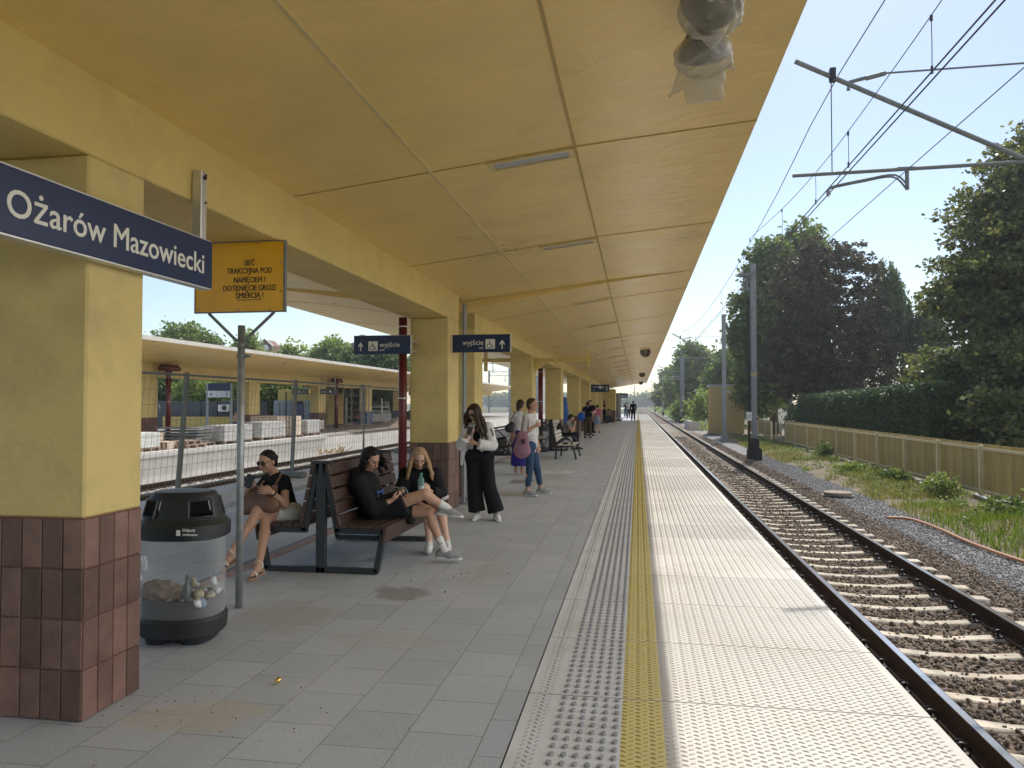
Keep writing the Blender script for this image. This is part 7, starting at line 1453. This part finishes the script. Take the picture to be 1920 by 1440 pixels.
# ---- 5. woman in a striped shirt and jeans
def stripes(name):
    m = M(name, (.60, .59, .57), .85, var=.05); t, N, K = nodes_of(m); b = N['Principled BSDF']; tc = N.new('ShaderNodeTexCoord'); wv = N.new('ShaderNodeTexWave'); wv.bands_direction = 'X'; wv.inputs['Scale'].default_value = 14; wv.inputs['Distortion'].default_value = 1.5; wv.inputs['Detail Scale'].default_value = 1
    K(tc.outputs['Object'], wv.inputs['Vector']); x = N.new('ShaderNodeMix'); x.data_type = 'RGBA'; x.inputs['A'].default_value = (.64, .63, .61, 1); x.inputs['B'].default_value = (.34, .33, .33, 1); K(wv.outputs['Fac'], x.inputs['Factor']); K(x.outputs['Result'], b.inputs['Base Color']); return m
s = .97
J = dict(pelvis=(-1.80, 12.93, .86), chest=(-1.815, 12.93, 1.16), neck=(-1.81, 12.93, 1.37), head=(-1.765, 12.91, 1.535), hf=(.92, -.18, .0), hipL=(-1.78, 13.02, .84), hipR=(-1.80, 12.85, .84), shL=(-1.80, 13.10, 1.31), shR=(-1.84, 12.77, 1.31),
         elR=(-1.86, 12.70, 1.06), wrR=(-1.70, 12.72, 1.175), elL=(-1.76, 13.12, 1.06), wrL=(-1.67, 13.0, .84), knL=(-1.71, 13.06, .45), anL=(-1.655, 13.20, .09), knR=(-1.80, 12.84, .45), anR=(-1.835, 12.83, .09), ftL=(.95, -.1, -.03), ftR=(.95, -.2, -.03),
         haR=dict(d=(.8, 0, .25), n=(.1, .6, .5), curl=.7), haL=dict(d=(.1, -.1, -1), n=(-.3, .3, 0), curl=.5))
root = thing('person', 'standing woman with short brown hair, striped white shirt and cropped blue jeans', 'person', (-1.8, 12.93, 0)); fw = (1, -.15, 0)
soft('body', body(J, s, fw), VX, MT['skin'], root); face_parts(root, J['head'], J['hf'], (0, 0, 1), s)
soft('striped_shirt', torso_prims(J, s, fw, .034, sleeves=(1.3, 1.2), belly=.02) + [cap((-1.81, 13.0, .90), (-1.80, 13.0, .74), .10, .09, .05, flat=(0, 1, 0), fs=.7, clip=[((0, 0, .72), (0, 0, -1))]), cap((-1.84, 12.92, .90), (-1.84, 12.92, .80), .12, .10, .05)], VX, stripes('striped_cotton'), root, fold(.007, (22, 22, 14), seed=11))
soft('jeans', leg_prims(J, s, .004, to=(1.80, 1.80), flare=1.0), VX, MT['denim'], root, fold(.003, seed=12)); soft('hair', hair_cap(J['head'], J['hf'], (0, 0, 1), s, bulk=1.0, low=-.045, fringe=.035), .008, MT['hair_mid'], root, fold(.003, (80, 80, 60), 2))
for q in 'LR': shoe(root, J['an' + q], J['ft' + q], 1.0, MT['shoe_grey'])
root = thing('tote_bag', 'mauve pink cloth tote bag hanging from the shoulder of the woman in the striped shirt', 'bag', (-1.9, 12.62, .75)); soft('bag_body', [cap((-1.89, 12.63, 1.0), (-1.905, 12.63, .78), .10, .145, .03, flat=(0, 1, 0), fs=2.6, clip=[((0, 0, 1.05), (.25, 0, 1))])], .009, cloth('mauve_cloth', (.30, .165, .215)), root, fold(.006, (18, 18, 12), 3))
strap(root, [(-1.92, 12.64, 1.05), (-1.90, 12.66, 1.25), (-1.84, 12.74, 1.37), (-1.80, 12.68, 1.25), (-1.80, 12.62, 1.06)], .010, cloth('mauve_strap', (.26, .14, .19)))
o = soft('dark_scrunchie', [ell((-1.87, 12.55, .93), (.035, .015, .045))], .007, cloth('dark_floral', (.05, .03, .06)), root, fold(.006, (70, 70, 70), 3))
o = MB().lathe([(.025, 0), (.034, .085), (.036, .09), (.001, .092)], (-1.64, 12.74, 1.19), 14).build('paper_cup', MT['white']); tag(o, 'white paper cup held by the woman in the striped shirt', 'cup')
# ---- 6. woman in a white top and long blue skirt, from behind
s = .97
J = dict(pelvis=(-2.55, 16.6, .88), chest=(-2.55, 16.6, 1.16), neck=(-2.55, 16.6, 1.37), head=(-2.535, 16.62, 1.53), hf=(.25, .97, -.1), hipL=(-2.64, 16.6, .86), hipR=(-2.47, 16.6, .86), shL=(-2.72, 16.6, 1.30), shR=(-2.39, 16.6, 1.30), elL=(-2.77, 16.62, 1.05), wrL=(-2.74, 16.7, .84), elR=(-2.34, 16.66, 1.06), wrR=(-2.36, 16.8, .9),
         knL=(-2.62, 16.6, .47), anL=(-2.64, 16.6, .09), knR=(-2.50, 16.6, .47), anR=(-2.50, 16.6, .09), ftL=(-.1, .9, 0), ftR=(.1, .9, 0), haL=dict(d=(0, 0, -1), n=(.5, .5, 0), curl=.6), haR=dict(d=(0, .3, -1), n=(-.5, .5, 0), curl=.5))
root = thing('person', 'woman with dark gathered hair, white top and long royal blue skirt, seen from behind', 'person', (-2.55, 16.6, 0)); soft('body', body(J, s, (0, 1, 0)), .011, MT['skin3'], root)
soft('white_top', torso_prims(J, s, (0, 1, 0), .02, sleeves=(.5, .5)), .011, MT['white_cloth'], root, fold(.004, seed=2)); soft('blue_skirt', [cap((-2.55, 16.6, .95), (-2.55, 16.6, .22), .12, .20, .04, flat=(0, 1, 0), fs=1.2, clip=[((0, 0, .2), (0, 0, -1))])], .012, cloth('royal_blue_cloth', (.025, .02, .17)), root, fold(.010, (26, 26, 3), 5))
hp = hair_cap(J['head'], J['hf'], (0, 0, 1), s, bulk=1.03, low=-.10); hp.append(cap((-2.56, 16.54, 1.52), (-2.58, 16.50, 1.42), .06, .03, .03)); soft('hair', hp, .010, MT['hair_brown'], root, fold(.004, (60, 60, 50), 1))
for i, (lab, pr) in enumerate([('black shoulder bag hanging behind the arm of the woman in the blue skirt', [cap((-2.76, 16.45, 1.02), (-2.70, 16.45, 1.10), .10, .06, .04, flat=(0, 1, 0), fs=1.5), cap((-2.72, 16.5, 1.2), (-2.64, 16.55, 1.38), .012, .012, .02)]), ('black bag held low beside the blue skirt', [cap((-2.82, 16.6, .56), (-2.72, 16.6, .56), .09, None, .03, flat=(0, 1, 0), fs=1.5), cap((-2.80, 16.6, .66), (-2.75, 16.62, .82), .02, .01, .03)])]):
    o = soft('handbag', pr, .012, MT['rubber'], None); tag(o, lab, 'bag')
# ---- further figures
def fig(name_label, x, y, fx, fy, h, top, legs, hair, skin='skin3', pose='stand', sl=(.5, .5), long=True, skirt=None, vox=.018, lean=0, hairlong=0, rootname='person', armbend=True, z0=0):
    s = h / 1.72; f = unit((fx, fy, 0)); r = np.cross(f, (0, 0, 1)); B = V3((x, y, z0)); P = lambda a, b, c: B + r * a * s + f * b * s + V3((0, 0, c * s))
    if pose == 'stand':
        J = dict(pelvis=P(0, 0, .92), chest=P(0, .01 + lean * .5, 1.22), neck=P(0, .0 + lean, 1.45), head=P(0, .03 + lean, 1.60), hf=f + V3((0, 0, -.15)), hipL=P(-.09, 0, .90), hipR=P(.09, 0, .90), shL=P(-.18, lean, 1.39), shR=P(.18, lean, 1.39), elL=P(-.24, .0 + lean, 1.12), wrL=P(-.12, .20 + lean, 1.16) if armbend else P(-.22, .08, .86), elR=P(.24, .0 + lean, 1.12), wrR=P(.10, .22 + lean, 1.18) if armbend else P(.22, .08, .86), knL=P(-.11, .02, .48), anL=P(-.13, -.03, .09), knR=P(.10, .03, .48), anR=P(.11, .03, .09))
        hd = f if armbend else V3((0, 0, -1))
    elif pose == 'sit':
        J = dict(pelvis=P(0, 0, .52), chest=P(0, .12 + lean, .80), neck=P(0, .22 + lean, .98), head=P(0, .30 + lean, 1.12), hf=f + V3((0, 0, -.45)), hipL=P(-.09, 0, .50), hipR=P(.09, 0, .50), shL=P(-.17, .19 + lean, .94), shR=P(.17, .19 + lean, .94), elL=P(-.16, .36, .64), wrL=P(-.10, .40, .86), elR=P(.17, .36, .64), wrR=P(.05, .42, .90), knL=P(-.12, .45, .52), anL=P(-.13, .50, .10), knR=P(.12, .45, .50), anR=P(.10, .40, .10))
        hd = V3((0, 0, 1)) + f * .2
    elif pose == 'crouch':
        J = dict(pelvis=P(0, 0, .60), chest=P(0, .22, .80), neck=P(0, .34, .90), head=P(0, .44, .98), hf=f + V3((0, 0, -.8)), hipL=P(-.09, 0, .58), hipR=P(.09, 0, .58), shL=P(-.17, .30, .86), shR=P(.17, .30, .86), elL=P(-.2, .42, .6), wrL=P(-.12, .5, .4), elR=P(.2, .42, .6), wrR=P(.1, .5, .4), knL=P(-.12, .3, .40), anL=P(-.12, .05, .1), knR=P(.12, .25, .38), anR=P(.12, .0, .1)); hd = V3((0, 0, -1)) + f * .3
    J['ftL'] = J['ftR'] = f; J['haL'] = dict(d=hd, n=V3(r), curl=.6); J['haR'] = dict(d=hd, n=-V3(r), curl=.6)
    root = thing(rootname, name_label, 'person', (x, y, z0)); soft('body', body(J, s, f), vox, MT[skin], root)
    if top: soft('top', torso_prims(J, s, f, .022, sleeves=sl), vox, top, root)
    if skirt: soft('skirt', [cap(J['pelvis'] + V3((0, 0, .05)), J['pelvis'] - V3((0, 0, .38 * s)), .12, .19, .03, clip=[(J['pelvis'] - V3((0, 0, .38 * s)), (0, 0, -1))])], vox, skirt, root)
    else: soft('trousers', leg_prims(J, s, .018, to=(1.85, 1.85) if long else (.7, .7), flare=1.2), vox, legs, root)
    hp = hair_cap(J['head'], J['hf'], (0, 0, 1), s, bulk=1.04, low=-.05)
    if hairlong: hp.append(cap(J['head'] - f * .09, J['head'] - f * .10 - V3((0, 0, hairlong)), .05, .03, .03))
    soft('hair', hp, vox * .8, hair, root)
    for q in 'LR': shoe(root, J['an' + q], f, s, MT['rubber'], MT['rubber'])
    return root, J
gt = cloth('grey_tshirt', (.20, .20, .205)); rt, JJ = fig('seated person in a grey T-shirt, chin on hand, by the armrest bench', -2.50, 25.9, 1, -.1, 1.66, gt, cloth('dark_blue_trousers', (.012, .014, .03)), MT['hair_brown'], 'skin', 'sit', hairlong=.06, vox=.014)
o = soft('backpack', [ell((-2.60, 25.8, .74), (.09, .13, .17))], .02, MT['rubber'], None); tag(o, 'black bag behind the seated person in the grey T-shirt', 'bag')
fig('man in a black T-shirt and brown trousers, seen from behind', -2.22, 34.6, .15, 1, 1.66, MT['black_cloth'], cloth('brown_trousers', (.075, .055, .038)), MT['hair_mid'], 'skin', armbend=False)
o = soft('drawstring_bag', [ell((-2.50, 34.4, .98), (.17, .12, .20)), cap((-2.45, 34.4, 1.15), (-2.2, 34.45, 1.42), .014, .014, .02)], .02, cloth('bright_blue_cloth', (.02, .10, .42), .5), None); tag(o, 'bright blue drawstring bag on the back of the man in brown trousers', 'bag')
fig('person in dark clothes, half hidden behind the man in brown trousers', -2.25, 37.0, -.2, -1, 1.74, MT['black_cloth'], MT['black_cloth2'], MT['hair_black'], 'skin2')
fig('woman in a pink top and pale blue skirt, seen from behind', -2.12, 41.0, .2, 1, 1.50, cloth('pink_cloth', (.55, .15, .24)), None, MT['hair_mid'], 'skin2', skirt=cloth('pale_blue_cloth', (.20, .27, .34)), armbend=False)
fig('bearded man dressed in black, standing and reading, beside the far bench', -2.62, 61.0, 1, -.1, 1.80, MT['black_cloth'], MT['black_cloth2'], MT['hair_black'], 'skin2')
fig('person in a beige top sitting on the far dark bench', -2.60, 63.2, 1, 0, 1.6, cloth('beige_cloth', (.32, .28, .24)), MT['denim'], MT['hair_brown'], 'skin', 'sit')
fig('person in a dark coat walking away by the yellow line at the far end', -.42, 70.5, 0, 1, 1.82, MT['black_cloth'], MT['black_cloth2'], MT['hair_black'], 'skin', armbend=False, sl=(1.8, 1.8))
fig('person in light clothes at the far end, left of the dark coated walker', -1.0, 84, .3, -1, 1.72, cloth('pale_grey_cloth', (.4, .38, .36)), MT['black_cloth2'], MT['hair_brown'], 'skin')
fig('person in dark clothes at the far end, farthest of all', -1.35, 88, -.3, 1, 1.72, MT['black_cloth'], MT['denim'], MT['hair_black'], 'skin')
fig('worker in an orange hi-vis top on the opposite platform, before the white van', -21.9, 58.5, .3, -1, 1.45, cloth('orange_hi_vis', (.85, .13, .02)), MT['denim'], M('white_helmet', (.6, .2, .05), .4), 'skin3', 'stand', z0=-.55)
fig('bare chested worker behind the yellow low wall on the opposite platform', -24.8, 44.6, .5, -1, 1.5, None, MT['denim'], MT['hair_brown'], 'skin2', 'stand', z0=-.45)
# ================================================================ AIR
hz = bpy.data.materials.new('haze'); hz.use_nodes = True; N = hz.node_tree.nodes; N.remove(N['Principled BSDF'])
pv = N.new('ShaderNodeVolumePrincipled'); pv.inputs['Color'].default_value = (.86, .90, .96, 1); pv.inputs['Density'].default_value = .00065; pv.inputs['Anisotropy'].default_value = .55
hz.node_tree.links.new(pv.outputs['Volume'], N['Material Output'].inputs['Volume'])
g = MB(); g.box(-240, 160, -60, 760, -2.2, 27); o = g.build('haze', hz); o['kind'] = 'stuff'
sc.cycles.volume_bounces = 0
